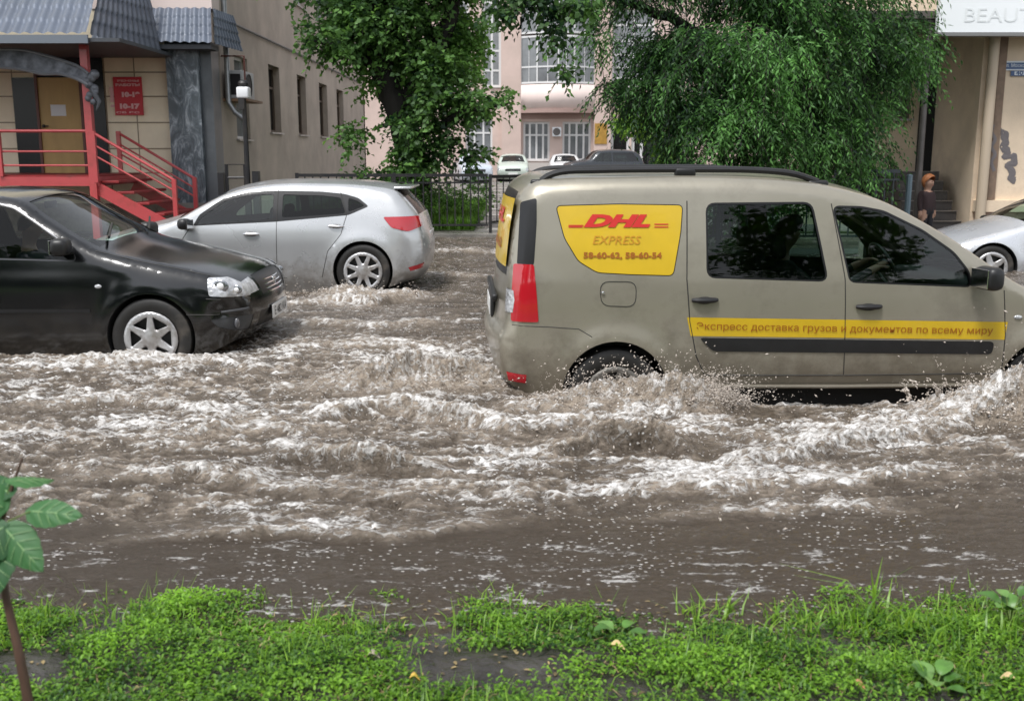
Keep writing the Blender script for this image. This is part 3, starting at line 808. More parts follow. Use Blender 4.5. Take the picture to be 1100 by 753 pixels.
    MB().box((.95,0,.75),(.04,1.35,.9),bev=.01).build('cargo_partition', M_dark, c.root)
    # front lamps, grille, plate (beyond the frame but part of the car)
    for sd in (-1,1):
        MB().ball((fx+.78,sd*.62,fz-.42),.2,8,(.6,.9,.5)).build('headlamp', M_lampw, c.root, smooth=True)
    MB().box((fx+.97,0,fz-.45),(.1,.8,.14),bev=.03).build('grille', M_black, c.root, smooth=True)
    return c
van = build_van()
def world_of(car, p): return car.root.matrix_basis @ Vector(p)
P_ = person(world_of(van,(2.33,.36,.0)), R(3), seated(.20, .14, (.66,.0,.70)), M_skin, mat('dark_jacket',(.02,.022,.026),.9,var=.2), mat('dark_trousers',(.02,.02,.025),.9), mat('dark_hair',(.015,.012,.01),.6), 'person in a dark jacket driving the beige van with both hands on the wheel', group=None)
# ------------------------------------------------------------------ black sedan
def build_sedan(name, loc, rz, sil, wt, label, pm, arches, glass, near=-1, step=.045, detail=True, bottom_z=.03, wins=None, group=None, cat='car', rimr=.2, lamps=True, kind='sedan', rimmat=None, spokes=6, wr=.305, hole=(.34,.86,.30)):
    c = Car(name, loc, rz, sil, wt, [], label, cat, group, step=step)
    xs = [p[0] for p in sil]; c.bottom = [(sil[-1][0]-.35, bottom_z-.05), (sil[-1][0]-.5, bottom_z), (sil[0][0]+.5, bottom_z), (sil[0][0]+.3, bottom_z-.03)]
    for a in arches: c.arch(*a)
    return c
def finish_car(c, pm, glass, regs, wins_names, door_names, arches, rimr=.2, wr=.305, spokes=6, hole=(.34,.86,.30), detail=True, lining=True, seats=((1.9,.36),(1.9,-.36)), rim=None, tyre_in=.765, wheels=True, lamp_names=('head_lamp','tail_lamp')):
    body = c.part({0}, 'body', pm)
    done = {0}; names = []
    for nm in [r[0] for r in c.regs]+[q[0] for q in c.srects]:
        if nm not in names: names.append(nm)
    doors = {}
    for side in (-1, 1):
        for nm in names:
            codes = {k for k in c.codes(nm, side) if k < 1000 or k >= 10000}
            if not codes: continue
            spec = regs[nm]     # (object name, material, parent region or None)
            par = doors.get((spec[2], side)) if spec[2] else None
            o = c.part(codes, spec[0], spec[1], par)
            if o is not None: doors[(nm, side)] = o
    for nm in names:
        codes = {k for k in c.codes(nm) if 1000 <= k < 10000}
        if codes:
            for hf in ((-1,1) if any(q[0] == nm and q[3] > 0 for q in c.srects) else (0,)): c.part(codes, regs[nm][0], regs[nm][1], half=hf)
    if lining: c.lining(['body']+[n for n in names if regs[n][1] not in (glass, M_glassdk, M_glass, M_glasscl, M_lampw, M_lampr)], M_dark)
    if wheels:
        c.wells(M_well); c.underbody(M_under, -.13, .12)
        for ax, az, r in c.arches:
            for sd in (-1,1): wheel_parts(c.root, (ax, sd*tyre_in, az-.01), wr, rimr, sd, spokes, M_tyre, rim or M_rim, M_disc, hole=hole)
    if detail:
        for x, y in seats: seatobj(c.root, x, y, .10)
    return doors

def build_black():
    pm = paint('black_paint', (.0035,.004,.005), .0, .16, .7, mud=.10)
    wt = [(-.2,.80),(0,.83),(.15,.855),(.35,.865),(.55,.866),(.70,.85),(.9,.80),(1.1,.725),(1.22,.68),(1.4,.64)]
    O = (-6.25,8.62,0)
    tmp = Car('tmp', O, 0, [(0,0,.1,.1),(1,0,.1,.1)], wt, [], 'x', 'y'); f = tmp.from_px
    fr = f([(-60,210),(-5,211),(18,216),(44,234),(73,253),(100,268.5),(146,280),(187,288.5),(219,296),(240,302),(254,311),(261,326),(263,341),(259,357),(248,369)])
    rear = [(.12,-.02),(.02,.12),(0,.3),(.03,.55),(.08,.74),(.2,.80),(.55,.835),(.78,.86),(1.05,1.03),(1.32,1.155),(1.6,1.205)]
    sil = [(x,z,.22,.18,.05) for x, z in rear[:4]]+[(x,z,.12,.10,.04) for x, z in rear[4:8]]+[(x,z,.06,.05,.045) for x, z in rear[8:]]
    rr = [.10,.10,.10,.09,.09,.10,.15,.17,.18,.22,.34,.40,.42,.36,.25]; ll = [.08,.08,.07,.06,.06,.07,.10,.12,.13,.15,.20,.22,.23,.22,.15]
    cc = [.045,.045,.06,.07,.07,.07,.06,.055,.055,.055,.06,.07,.07,.06,.04]
    sil += [(p[0],p[1],a,b,k) for p, a, b, k in zip(fr, rr, ll, cc)]
    bpy.data.objects.remove(tmp.root)
    c = build_sedan('black_sedan', O, 0, sil, wt, 'black sedan with silver wheel covers driving to the right through foam', pm, [], M_glass, bottom_z=.0)
    f = c.from_px; ac = f([(163,362)])[0]; c.arch(ac[0], ac[1]+.0, .335); c.arch(ac[0]-2.63, ac[1], .335)
    d1 = f([(-118,277),(-116,372),(97,371),(99,330),(99,276),(80,258),(44,233),(16,218),(-8,214),(-100,214)])
    c.region('door_a', d1); x0 = d1[0][0]
    c.region('door_b', [(x0-.01,.78),(x0-.01,1.19),(x0-.35,1.17),(x0-.75,1.0),(x0-.86,.8),(x0-.84,.55),(x0-.62,.28),(x0-.56,.05),(x0-.01,.05)])
    w1 = roundpoly(f([(-96,221),(-5,219.5),(14,224),(40,242),(60,257),(78,273),(80,279),(-92,275)]), .03)
    c.region('chrome_a', grow(w1,.014), -.0); c.region('rub_a', grow(w1,.006), -.003); c.region('win_a', w1, -.006)
    w2 = roundpoly([(x0-.06,.81),(x0-.07,1.135),(x0-.34,1.115),(x0-.64,.97),(x0-.74,.82)], .03)
    c.region('rub_b', grow(w2,.014), -.001); c.region('win_b', w2, -.006)
    hl = roundpoly(f([(219,300),(240,301),(256,309),(268,322),(246,321),(223,319)]), .02); c.region('head', hl, .004)
    lo = roundpoly(f([(224,344),(258,342),(268,344),(266,360),(250,358),(232,352)]), .03); c.region('lower', lo, -.004)
    tl = roundpoly([(-.05,.48),(-.05,.72),(.16,.74),(.2,.5)], .03); c.region('tail', tl, .004)
    mo = roundpoly(f([(-118,332),(97,332),(97,336),(-118,336)]),.004); c.region('mould', mo, .006)
    zt = lambda p: (p[0], p[1])
    pA, pB = f([(250,309),(261,325)]); c.srect('grille', pA, pB, 0, .66, -.004)
    c.srect('head', pA, f([(259,319)])[0], .74, 1.0, .003)
    c.srect('lower2', (sil[-3][0],sil[-3][1]), (sil[-2][0],sil[-2][1]), 0, .80, -.004)
    c.srect('screen', (fr[2][0]+.03,fr[2][1]-.02), (fr[5][0]-.02,fr[5][1]), 0, .93, -.005)
    c.srect('back', rear[8], rear[9], 0, .9, -.005)
    c.shell()
    regs = dict(door_a=('door',pm,None), door_b=('door',pm,None), win_a=('window',M_glass,'door_a'), rub_a=('window_seal',M_rubber,'door_a'), chrome_a=('window_frame',mat('grey_trim',(.12,.12,.13),.3,.6),'door_a'),
        win_b=('window',M_glass,'door_b'), rub_b=('window_seal',M_rubber,'door_b'), head=('headlamp',M_lampw,None), lower=('bumper_vent',mat('grey_plastic',(.05,.052,.056),.45),None), lower2=('lower_grille',M_rubber,None),
        tail=('tail_lamp',M_lampr,None), mould=('side_moulding',M_black,None), grille=('grille',M_rubber,None), screen=('windscreen',M_glasscl,None), back=('rear_window',M_glass,None))
    D = finish_car(c, pm, M_glass, regs, None, None, None, rimr=.205, wr=.312, spokes=6, hole=(.38,.84,.22), seats=((x0+.45,.36),(x0+.45,-.36),(x0-.75,.36),(x0-.75,-.36)))
    for sd in (-1,1):
        hx, hz = f([(-100,300)])[0]; handle(c, x0+.14, hz, sd, pm, D[('door_a',sd)], .15, .035); handle(c, x0-.66, hz, sd, pm, D[('door_b',sd)], .15, .035)
        mx, mz = f([(76,271)])[0]; mirror_part(c, mx-.02, mz, M_black, sd, (.13,.2,.13))
        q = f([(105,308)])[0]; MB().ball(c.surf(q[0],q[1],0,sd), .028, 6, (1,.4,.6)).build('side_indicator', M_lampw, c.root, smooth=True)
        for (a_, b_) in (((220,322),(262,324)),((200,338),(255,340))):
            q = f([a_,b_]); c.seam([q[0],q[1]], M_seam, .003, side=sd, name='bumper_gap')
        q = f([(235,337),(248,336),(260,335)]); P = [c.surf(p[0],p[1],.004,sd) for p in resample(q,.05,False)]; MB().tube(P, .012, 6).build('bumper_strip', mat('grey_plastic',(.05,.052,.056),.45), c.root, smooth=True)
        q = f([(250,350)])[0]; MB().ball(c.surf(q[0],q[1],0,sd), .045, 8, (.5,.7,1)).build('fog_lamp', mat('fog_glass',(.08,.08,.09),.1,0,.6,1), c.root, smooth=True)
        for pq, rq in (((234,309),.07),((249,314),.05)):
            q = f([pq])[0]; P0 = c.surf(q[0],q[1],.006,sd); MB().ball(P0, rq, 10, (.9,.16,.7)).build('lamp_reflector', mat('lamp_bowl',(.30,.31,.33),.08,.8,.5,1), c.root, smooth=True); MB().ball((P0[0],P0[1]+sd*.008,P0[2]), rq*.45, 8, (.9,.4,.9)).build('lamp_bulb', mat('bulb_glass',(.85,.85,.85),.1), c.root, smooth=True)
        # cowl, wipers
        MB().beam((fr[5][0]+.03, sd*.45-.12, fr[5][1]+.075), (fr[5][0]-.12, sd*.45+.35, fr[5][1]+.15), .015, .02).build('wiper', M_wiper, c.root)
        c.seam([ (p[0],p[1]-.012) for p in fr[5:10]], M_seam, .003, side=sd, name='bonnet_gap')
    gx = sil[-5][0]; zg = sil[-5][1]
    for k in range(4):
        z = zg-.0-.032*k; i = int(np.argmin(np.abs(c.S[-40:,1]-z)+10*(c.S[-40:,0] < 3.9))); xx = c.S[-40:,0][i]
        MB().tube([(xx+.065*(1-abs(v)**2.2)+.004, v*.62*.7, z) for v in np.linspace(-1,1,15)], .008, 6).build('grille_bar', M_chrome, c.root, smooth=True)
    MB().box((gx+.085,0,zg-.05),(.02,.09,.10),bev=.008).build('grille_badge', M_chrome, c.root, smooth=True)
    gx = sil[-3][0]-.052; zg = .36; pl = MB().box((gx+.125,0,zg-.09),(.012,.52,.115),bev=.004).build('number_plate', M_plate, c.root)
    put_text('Е 482 КА', .1, lambda a, b: (gx+.1335, .21-.42+a, zg-.125+b), 'lettering', M_ink, pl, width=.42, height=.07)
    steering(c.root, (x0+1.13,.36,.64)); MB().box((x0+1.42,0,.40),(.36,1.4,.36),bev=.08).build('dashboard', M_dark, c.root, smooth=True)
    MB().box((fr[2][0]-.05,0,fr[2][1]-.06),(.03,.2,.06),bev=.012).build('rear_view_mirror', M_black, c.root, smooth=True)
    return c, x0
black, bx0 = build_black()
J = seated(.14, .10, (.56,.0,.66)); 
person(world_of(black,(bx0+.62,.34,.02)), 0, J, M_skin, mat('navy_jacket',(.015,.02,.035),.9,var=.2), MATS['dark_trousers'], MATS['dark_hair'], 'person in a navy jacket driving the black sedan')

# ------------------------------------------------------------------ silver hatchback (heading left)
SIL_O = (-1.04, 12.32, 0)
def hatch_shape():
    wt = [(-.2,.79),(0,.815),(.15,.845),(.35,.855),(.6,.855),(.72,.84),(.9,.79),(1.08,.715),(1.18,.67),(1.4,.62)]
    t = Car('tmp', SIL_O, math.pi, [(0,0,.1,.1),(1,0,.1,.1)], wt, [], 'x', 'y'); f = lambda p: t.from_px(p, 1)
    g = f([(428,306),(445,300),(453,286),(454.5,264),(451,245),(447,232),(436,217),(425,206),(400,200.5),(345,197.5),(300,197.5),(270,201),(240,209.5),(212,224),(190,236),(165,243),(135,251),(104,260),(80,270),(68,284),(65,298),(72,310)])
    rr = [.15,.22,.28,.30,.28,.24,.15,.12,.08,.08,.08,.07,.05,.05,.05,.10,.12,.16,.25,.32,.32,.2]
    ll = [.12,.18,.22,.24,.23,.2,.16,.12,.09,.08,.08,.07,.05,.05,.05,.08,.10,.12,.16,.22,.22,.15]
    cc = [.03,.05,.06,.06,.05,.05,.04,.04,.04,.04,.04,.05,.06,.07,.07,.06,.06,.06,.08,.1,.1,.06]
    sil = [(p[0],p[1],a,b,k) for p, a, b, k in zip(g, rr, ll, cc)]
    A = f([(390,291)])[0]
    R_ = dict(arch=A, arch2=(A[0]+2.57, A[1]),
      w1=f([(211,241),(216,234),(240,216.5),(268,209.5),(294,208.5),(293,235)]),
      w2=f([(304,209),(345,210),(366,212.5),(371,229.5),(303,234)]), w3=f([(374,212.5),(384,216),(392,221.5),(374,228)]),
      band=f([(207,243),(214,231),(240,213),(268,206),(300,205),(345,206),(370,208.5),(385,213),(396,222),(374,231.5),(296,238.5)]),
      d1=f([(205,243),(212,230),(240,212),(268,204),(299,203.5),(297,240),(298,299),(196,299),(193,262)]),
      d2=f([(300,203.5),(345,204.5),(366,207),(372,232),(366,252),(352,270),(346,298),(299,299),(298,240)]),
      lamp=f([(411,233.5),(448,233),(452,244),(438,249.5),(420,245)]), h1=f([(270,252)])[0], h2=f([(361,243.6)])[0], mir=f([(202,243)])[0],
      crease=f([(200,251),(270,247),(361,240),(412,236)]), sill=f([(194,295),(346,294)]), plate=None,
      refl=f([(438,288),(455,284),(455,289),(440,292)]))
    bpy.data.objects.remove(t.root)
    return wt, sil, R_
HW, HS, HR = hatch_shape()
def build_hatch(name, loc, rz, pm, label, near, spokes=8, group=None):
    c = Car(name, loc, rz, HS, HW, [(HS[-1][0]-.35,-.02),(HS[-1][0]-.5,.0),(HS[0][0]+.4,.0)], label, 'car', group)
    c.arch(*HR['arch'], .335); c.arch(*HR['arch2'], .335)
    c.region('door_a', HR['d1']); c.region('door_b', HR['d2']); c.region('band', roundpoly(HR['band'],.03), -.002)
    for k in ('w1','w2','w3'): c.region(k, roundpoly(HR[k],.03), -.006)
    c.region('lamp', roundpoly(HR['lamp'],.03), .008); c.region('refl', HR['refl'], .003)
    f0 = HS[-5]; c.region('head', roundpoly([(f0[0]-.30,f0[1]-.01),(f0[0]-.34,f0[1]+.06),(f0[0]+.03,f0[1]-.02),(f0[0]+.1,f0[1]-.10),(f0[0]-.1,f0[1]-.12)],.03), .004)
    c.srect('screen', HS[12][:2], (HS[14][0]-.02,HS[14][1]), 0, .93, -.005); c.srect('back', (HS[5][0],HS[5][1]), HS[7][:2], 0, .86, -.005)
    c.srect('back_trim', (HS[5][0],HS[5][1]-.02), HS[7][:2], .86, .97, -.002)
    c.srect('grille', HS[-4][:2], HS[-3][:2], 0, .6, -.004)
    c.shell()
    regs = dict(door_a=('door',pm,None), door_b=('door',pm,None), band=('window_surround',M_rubber,None), w1=('window',M_glasscl,'door_a'), w2=('window',M_glassdk,'door_b'), w3=('quarter_window',M_glassdk,None),
        lamp=('tail_lamp',M_lampr,None), refl=('reflector',M_lampr,None), head=('headlamp',M_lampw,None), screen=('windscreen',M_glasscl,None), back=('rear_window',M_glassdk,None), back_trim=('rear_window_trim',M_rubber,None), grille=('grille',M_rubber,None))
    D = finish_car(c, pm, M_glass, regs, None, None, None, rimr=.215, wr=.308, spokes=spokes, hole=(.42,.86,.30), seats=((2.05,.36),(2.05,-.36),(1.25,.36),(1.25,-.36)), tyre_in=.75)
    for sd in (-1,1):
        handle(c, *HR['h1'], sd, M_chrome, D[('door_a',sd)], .17, .03); handle(c, *HR['h2'], sd, M_chrome, D[('door_b',sd)], .17, .03)
        mirror_part(c, HR['mir'][0], HR['mir'][1]-.02, M_black, sd, (.12,.18,.12))
        dd = HR['d1']; c.seam(dd[4:7], M_seam, .004, side=sd); c.seam([dd[7],dd[8],dd[0]], M_seam, .004, side=sd); c.seam(HR['d2'][2:7], M_seam, .004, side=sd)
    MB().box((HS[7][0]-.06,0,HS[7][1]+.035),(.20,1.10,.03),bev=.012).build('roof_spoiler', pm, c.root, smooth=True)
    MB().box((HS[4][0]-.065,0,HS[4][1]-.13),(.02,.5,.11),bev=.005).build('number_plate', M_plate, c.root)
    steering(c.root, (2.72,.36,.60)); MB().box((3.0,0,.40),(.4,1.36,.36),bev=.08).build('dashboard', M_dark, c.root, smooth=True)
    return c
silver = build_hatch('silver_hatchback', SIL_O, math.pi, paint('silver_paint',(.54,.55,.56),.55,.3,.8,), 'silver hatchback with a red tail lamp driving left behind the black sedan', 1)
parked = build_hatch('silver_car', (9.62,14.35,-.20), math.pi+R(-2), paint('pale_silver_paint',(.60,.62,.66),.4,.28,.8), 'pale silver car at the flooded kerb below the steps of the beige corner building', 1, spokes=5)

# ------------------------------------------------------------------ cars in the courtyard far behind
def far_car(name, loc, rz, pm, label, tall=0.0, glass=None):
    k = 1+tall*.14
    S = [(.05,.12),(0,.35),(.03,.72),(.12,.95),(.5,1.0),(.75,1.03),(1.1,1.25),(1.5,1.4),(2.2,1.42),(2.6,1.35),(3.2,1.02),(3.75,.92),(4.15,.78),(4.25,.55),(4.22,.3),(4.15,.15)]
    if tall: S = [(.05,.2),(0,.5),(.03,.9),(.12,1.1),(.3,1.45),(.6,1.6),(1.3,1.66),(2.2,1.65),(2.6,1.58),(3.15,1.15),(3.75,1.05),(4.2,.92),(4.3,.65),(4.28,.4),(4.2,.22)]
    c = Car(name, loc, rz, [(x,z,.14,.12,.05) for x, z in S], [(0,.82),(.3,.86),(.8,.87),(1.0,.84),(1.4*k,.66),(1.8,.6)], [(4.0,.14),(.2,.14)], label, 'car', 'cars parked in the courtyard', step=.11)
    zg = .33; c.arch(.85,zg,.34); c.arch(3.35,zg,.34)
    b, t = (.98,1.33) if not tall else (1.06,1.54)
    xa, xb = (1.0,2.9) if not tall else (.35,2.95)
    c.region('w1', roundpoly([(xa,b),(xa+.35,t),(1.85,t+.0),(1.85,b)],.04), -.006); c.region('w2', roundpoly([(1.93,b),(1.93,t),(2.5,t-.02),(xb,b+.04)],.04), -.006)
    c.region('head', roundpoly([(3.9,.62),(3.85,.74),(4.3,.72),(4.3,.58)],.03), .004); c.region('tail', roundpoly([(-.05,.65),(-.05,.88),(.2,.9),(.2,.68)],.03), .004)
    i = 9; c.srect('screen', (S[i][0]+.02,S[i][1]), S[i+1] if not tall else S[i], 0, .92, -.004) if not tall else c.srect('screen', S[8], S[9], 0, .92, -.004)
    c.srect('back', S[5] if not tall else S[3], S[7] if not tall else S[4], 0, .88, -.004)
    c.srect('grille', S[13] if not tall else S[12], (S[13][0],S[13][1]+.1), 0, .6, -.004)
    c.shell(); g = glass or M_glassdk
    regs = dict(w1=('side_window',g,None), w2=('side_window',g,None), head=('headlamp',M_lampw,None), tail=('tail_lamp',M_lampr,None), screen=('windscreen',g,None), back=('rear_window',g,None), grille=('grille',M_rubber,None))
    finish_car(c, pm, g, regs, None, None, None, detail=False, wr=.31, rimr=.2, tyre_in=.75, lining=True)
    MB().box((S[-3][0]+.05,0,S[-3][1]-.12),(.03,.5,.11)).build('number_plate', M_plate, c.root)
    return c
g_light = glassmat('far_glass', (.12,.16,.15), 1.0, 1.7)
def farpos(px, py, Y): return tuple(atY(px, py, Y)[:2])+(.05,)
Yc = 56
far_car('parked_car', farpos(551,0,Yc+4.0), -math.pi/2, paint('pale_green_paint',(.50,.56,.50),.1,.4,.5), 'pale green car facing out of the courtyard next to the black gate', glass=g_light)
far_car('parked_car', farpos(606,0,Yc+4.0), -math.pi/2, paint('white_paint',(.62,.62,.62),.0,.4,.5), 'white car parked nose out under the courtyard windows', glass=g_light)
far_car('off_road_car', farpos(692,0,Yc+.6), math.pi+R(14), paint('dark_blue_paint',(.03,.035,.042),.2,.3,.6), 'dark off-road car parked sideways by the white courtyard door', tall=1, glass=g_light)
far_car('parked_car', farpos(500,0,Yc+2), -math.pi/2+R(10), paint('ice_blue_paint',(.5,.55,.62),.1,.3,.6), 'pale blue car in the courtyard half hidden by the leafy tree', glass=g_light)
# ------------------------------------------------------------------ buildings
M_cream = mat('cream_panels', (.80,.71,.54), .6, var=.10, vscale=1.5, dirt=(.72,.63,.47), dirtscale=1.2, bump=.15)
M_render = mat('brown_render', (.45,.38,.325), .85, var=.14, vscale=1.2, bump=.35, bscale=40, dirt=(.37,.31,.265), dirtscale=.8)
M_beige = mat('beige_render', (.74,.60,.45), .8, var=.10, vscale=1.6, bump=.25, bscale=35, dirt=(.56,.44,.33), dirtscale=1.1, dirtlo=.55, dirthi=.8)
M_pink = mat('pink_render', (.58,.45,.40), .8, var=.08, vscale=.8, dirt=(.52,.41,.36), dirtscale=.5)
M_pinkl = mat('pale_pink_render', (.72,.60,.56), .8, var=.06, vscale=.8)
M_red = mat('red_painted_steel', (.46,.06,.065), .4, .0, .5, .3, var=.12, vscale=3, dirt=(.30,.05,.045))
M_redd = mat('dark_red_steps', (.24,.018,.02), .6, var=.25, vscale=6, dirt=(.14,.04,.035))
M_roof = mat('grey_metal_roof', (.10,.12,.16), .48, .2, .5, .2, var=.12, vscale=2)
M_marble = None
M_stone = mat('rubble_stone', (.20,.17,.14), .85, var=.35, vscale=7, bump=.6, bscale=14)
M_wframe = mat('white_window_frame', (.66,.66,.66), .45)
M_bframe = mat('brown_window_frame', (.10,.07,.05), .5)
M_win = mat('window_dark', (.012,.014,.016), .06, 0, .8, var=.3, vscale=1)
M_winl = mat('window_pale', (.17,.18,.19), .10, 0, .8, var=.35, vscale=.9)
M_void = mat('dark_opening', (.006,.006,.007), .7)
M_sill = mat('metal_sill', (.42,.40,.38), .4, .3)
M_white = mat('white_panel', (.80,.82,.84), .45)
M_door = mat('ochre_door', (.46,.30,.11), .5, var=.12, vscale=5, stretch=(1,1,.2))
M_galv = mat('galvanised_steel', (.34,.35,.36), .4, .6, var=.15)
M_greypole = mat('grey_steel', (.13,.12,.115), .55, .3, var=.2)
M_blackst = mat('black_steel', (.015,.015,.017), .5, .1, dirt=(.04,.035,.03))
M_conc = mat('concrete', (.27,.255,.235), .85, var=.18, vscale=3, bump=.4, bscale=30)
def marble():
    m = mat('dark_marble', (.05,.06,.07), .25, 0, .6)
    nt = m.node_tree; b = nt.nodes['Principled BSDF']; L = nt.links
    tc = nt.nodes.new('ShaderNodeTexCoord'); mp = nt.nodes.new('ShaderNodeMapping'); mp.inputs['Scale'].default_value = (3,3,1.1); L.new(tc.outputs['Object'], mp.inputs[0])
    n = nnode(nt,'ShaderNodeTexNoise',Scale=1.6,Detail=9,Roughness=.72,Distortion=1.6); L.new(mp.outputs[0], n.inputs['Vector'])
    cr = nt.nodes.new('ShaderNodeValToRGB'); e = cr.color_ramp.elements; e[0].position=.42; e[0].color=(.07,.085,.10,1); e[1].position=.66; e[1].color=(.42,.46,.50,1)
    k = cr.color_ramp.elements.new(.52); k.color = (.13,.155,.18,1)
    L.new(n.outputs['Fac'], cr.inputs[0]); L.new(cr.outputs[0], b.inputs['Base Color']); return m
M_marble = marble()

def wall_with_holes(name, u0, u1, z0, z1, holes, fn, material, parent, thick=.35):
    """fn(u, d, z) -> 3D (d = depth into the wall). holes = list (u0,u1,z0,z1)"""
    us = sorted(set([u0,u1]+[h[0] for h in holes]+[h[1] for h in holes])); zs = sorted(set([z0,z1]+[h[2] for h in holes]+[h[3] for h in holes]))
    m = MB()
    for i in range(len(us)-1):
        for j in range(len(zs)-1):
            cu, cz = (us[i]+us[i+1])/2, (zs[j]+zs[j+1])/2
            if any(h[0] < cu < h[1] and h[2] < cz < h[3] for h in holes): continue
            m.add([fn(us[i],0,zs[j]),fn(us[i+1],0,zs[j]),fn(us[i+1],0,zs[j+1]),fn(us[i],0,zs[j+1])], [(0,1,2,3)])
    for h in holes:
        a, b, c, d = h
        for q in (((a,c),(b,c)),((b,c),(b,d)),((b,d),(a,d)),((a,d),(a,c))):
            m.add([fn(q[0][0],0,q[0][1]),fn(q[1][0],0,q[1][1]),fn(q[1][0],thick,q[1][1]),fn(q[0][0],thick,q[0][1])], [(0,1,2,3)])
    m.add([fn(u0,thick*1.01,z0),fn(u1,thick*1.01,z0),fn(u1,thick*1.01,z1),fn(u0,thick*1.01,z1)], [(0,1,2,3)]) if False else None
    return m.build(name, material, parent, fixn=False)
def obox(m, fn, u0,u1,d0,d1,z0,z1):
    P = [fn(u,d,z) for u in (u0,u1) for d in (d0,d1) for z in (z0,z1)]
    m.add(P, [(0,1,3,2),(4,6,7,5),(0,4,5,1),(2,3,7,6),(0,2,6,4),(1,5,7,3)])
def window(parent, fn, u0,u1,z0,z1, frame, pane, nx=2, bars=(), d=.16, sill=True, fw=.06, curtain=None):
    m = MB()
    for a, b in ((u0,u0+fw),(u1-fw,u1)): obox(m, fn, a,b,d-.03,d+.03,z0,z1)
    obox(m, fn, u0+fw,u1-fw,d-.03,d+.03,z0,z0+fw); obox(m, fn, u0+fw,u1-fw,d-.03,d+.03,z1-fw,z1)
    for k in range(1,nx):
        u = u0+(u1-u0)*k/nx; obox(m, fn, u-fw/2.2,u+fw/2.2,d-.027,d+.027,z0+fw,z1-fw)
    for t in bars:
        z = z0+(z1-z0)*t; obox(m, fn, u0+fw,u1-fw,d-.024,d+.024,z-fw/2.4,z+fw/2.4)
    w_ = m.build('window', frame, parent)
    p = MB(); p.add([fn(u0+.01,d+.012,z0+.01),fn(u1-.01,d+.012,z0+.01),fn(u1-.01,d+.012,z1-.01),fn(u0+.01,d+.012,z1-.01)],[(0,1,2,3)]); p.build('pane', pane, w_, fixn=False)
    if sill:
        s_ = MB(); obox(s_, fn, u0-.06,u1+.06,-.06,d-.03,z0-.04,z0-.003); s_.build('sill', M_sill, w_)
    return w_

# ---- left shop with red porch -------------------------------------------------
Ys = 20.0; GZ = .06
shop = empty('shop_building', (-9,Ys,0), 0, 'cream panelled shop with marbled corner pillar and grey metal tile roof edge', 'building')
def L_(o):   # world-space mesh parented to an Empty: keep world position
    o.parent = o.parent
    return o
def wparent(o, p):
    o.parent = p; o.matrix_parent_inverse = Matrix.Translation(-Vector(p.location)) ; return o
class W:      # builder that parents in world space
    def __init__(s, root): s.root = root
    def b(s, mb, name, m, smooth=False, par=None, **k):
        o = mb.build(name, m, None, smooth=smooth, **k); p = par or s.root
        o.parent = p
        if p is s.root: o.matrix_parent_inverse = Matrix.Translation(-Vector(p.location))
        return o
SH = W(shop)
X = lambda px, Y: atY(px, 165, Y)[0]
Z = lambda py, Y: atY(550, py, Y)[2]
xL, xC0, xC1 = X(-260,Ys), X(188,Ys), X(236,Ys)
zdk = Z(189,18.2)            # deck height
ztop = Z(52,Ys)
fnS = lambda u,d,z: (u, Ys+d, z)
SH.b(MB().bb(xL,xC0,Ys,Ys+.5,.6,9.0), 'wall', M_cream)
SH.b(MB().bb(xL,xC1+.0,Ys-.04,Ys+.46,-.3,.6), 'plinth', M_stone)
# panel joints of the cream cladding
j = MB()
for py in (78,104,132,160,186):
    z = Z(py,Ys); j.bb(xL,xC0,Ys-.006,Ys+.01,z-.012,z+.012)
for px in (-80,20,118,150): j.bb(X(px,Ys)-.01,X(px,Ys)+.01,Ys-.005,Ys+.01,.62,ztop)
SH.b(j, 'cladding_joints', mat('joint', (.27,.22,.15), .8))
# marble corner pillar
SH.b(MB().bb(xC0,X(222,Ys),Ys-.22,Ys+.5,.60,ztop+.1), 'pillar', M_marble)
SH.b(MB().bb(X(222,Ys)+.003,X(234,Ys),Ys-.12,Ys+.4,.60,ztop+.1), 'pillar_return', mat('slate_cladding', (.085,.095,.105), .4, var=.2))
SH.b(MB().bb(xC0-.04,xC1,Ys-.26,Ys+.3,.50,.62), 'pillar_base', M_conc)
# black glazed side lights and door
def frame_px(m, px0, px1, z0, z1, Y, d=.05): m.bb(X(px0,Y),X(px1,Y),Y-d,Y+.02,z0,z1)
m = MB(); frame_px(m,20,47,zdk,Z(84,Ys),Ys,.03); SH.b(m,'side_light',mat('black_glass',(.006,.007,.01),.25,0,.3))
m = MB(); frame_px(m,92,117,zdk,Z(60,Ys),Ys,.03); SH.b(m,'side_light',mat('black_glass',(.006,.007,.01),.25,0,.3))
m = MB(); frame_px(m,45,94,Z(84,Ys)+.003,Z(56,Ys),Ys,.026); SH.b(m,'door_header',M_void)
m = MB(); frame_px(m,48,92,zdk,Z(84,Ys),Ys,.06); dr = SH.b(m,'door',M_door)
m = MB(); x0,x1 = X(48,Ys),X(92,Ys); 
for a,b,c_,d_ in ((x0-.05,x0-.002,zdk,Z(82,Ys)),(x1+.002,x1+.05,zdk,Z(82,Ys)),(x0-.05,x1+.05,Z(82,Ys)+.002,Z(82,Ys)+.07)): m.bb(a,b,Ys-.09,Ys+.01,c_,d_)
SH.b(m,'door_frame',mat('brown_frame',(.12,.04,.03),.5))
m = MB(); m.bb(X(60,Ys),X(76,Ys),Ys-.066,Ys-.061,Z(125,Ys),Z(113,Ys)); SH.b(m,'door_notice',mat('paper',(.72,.73,.76),.6))
m = MB(); m.ball((X(52,Ys),Ys-.10,Z(136,Ys)),.035,6); m.beam((X(52,Ys),Ys-.10,Z(136,Ys)),(X(55,Ys)+.03,Ys-.10,Z(136,Ys)),.02); SH.b(m,'door_handle',M_blackst,True)
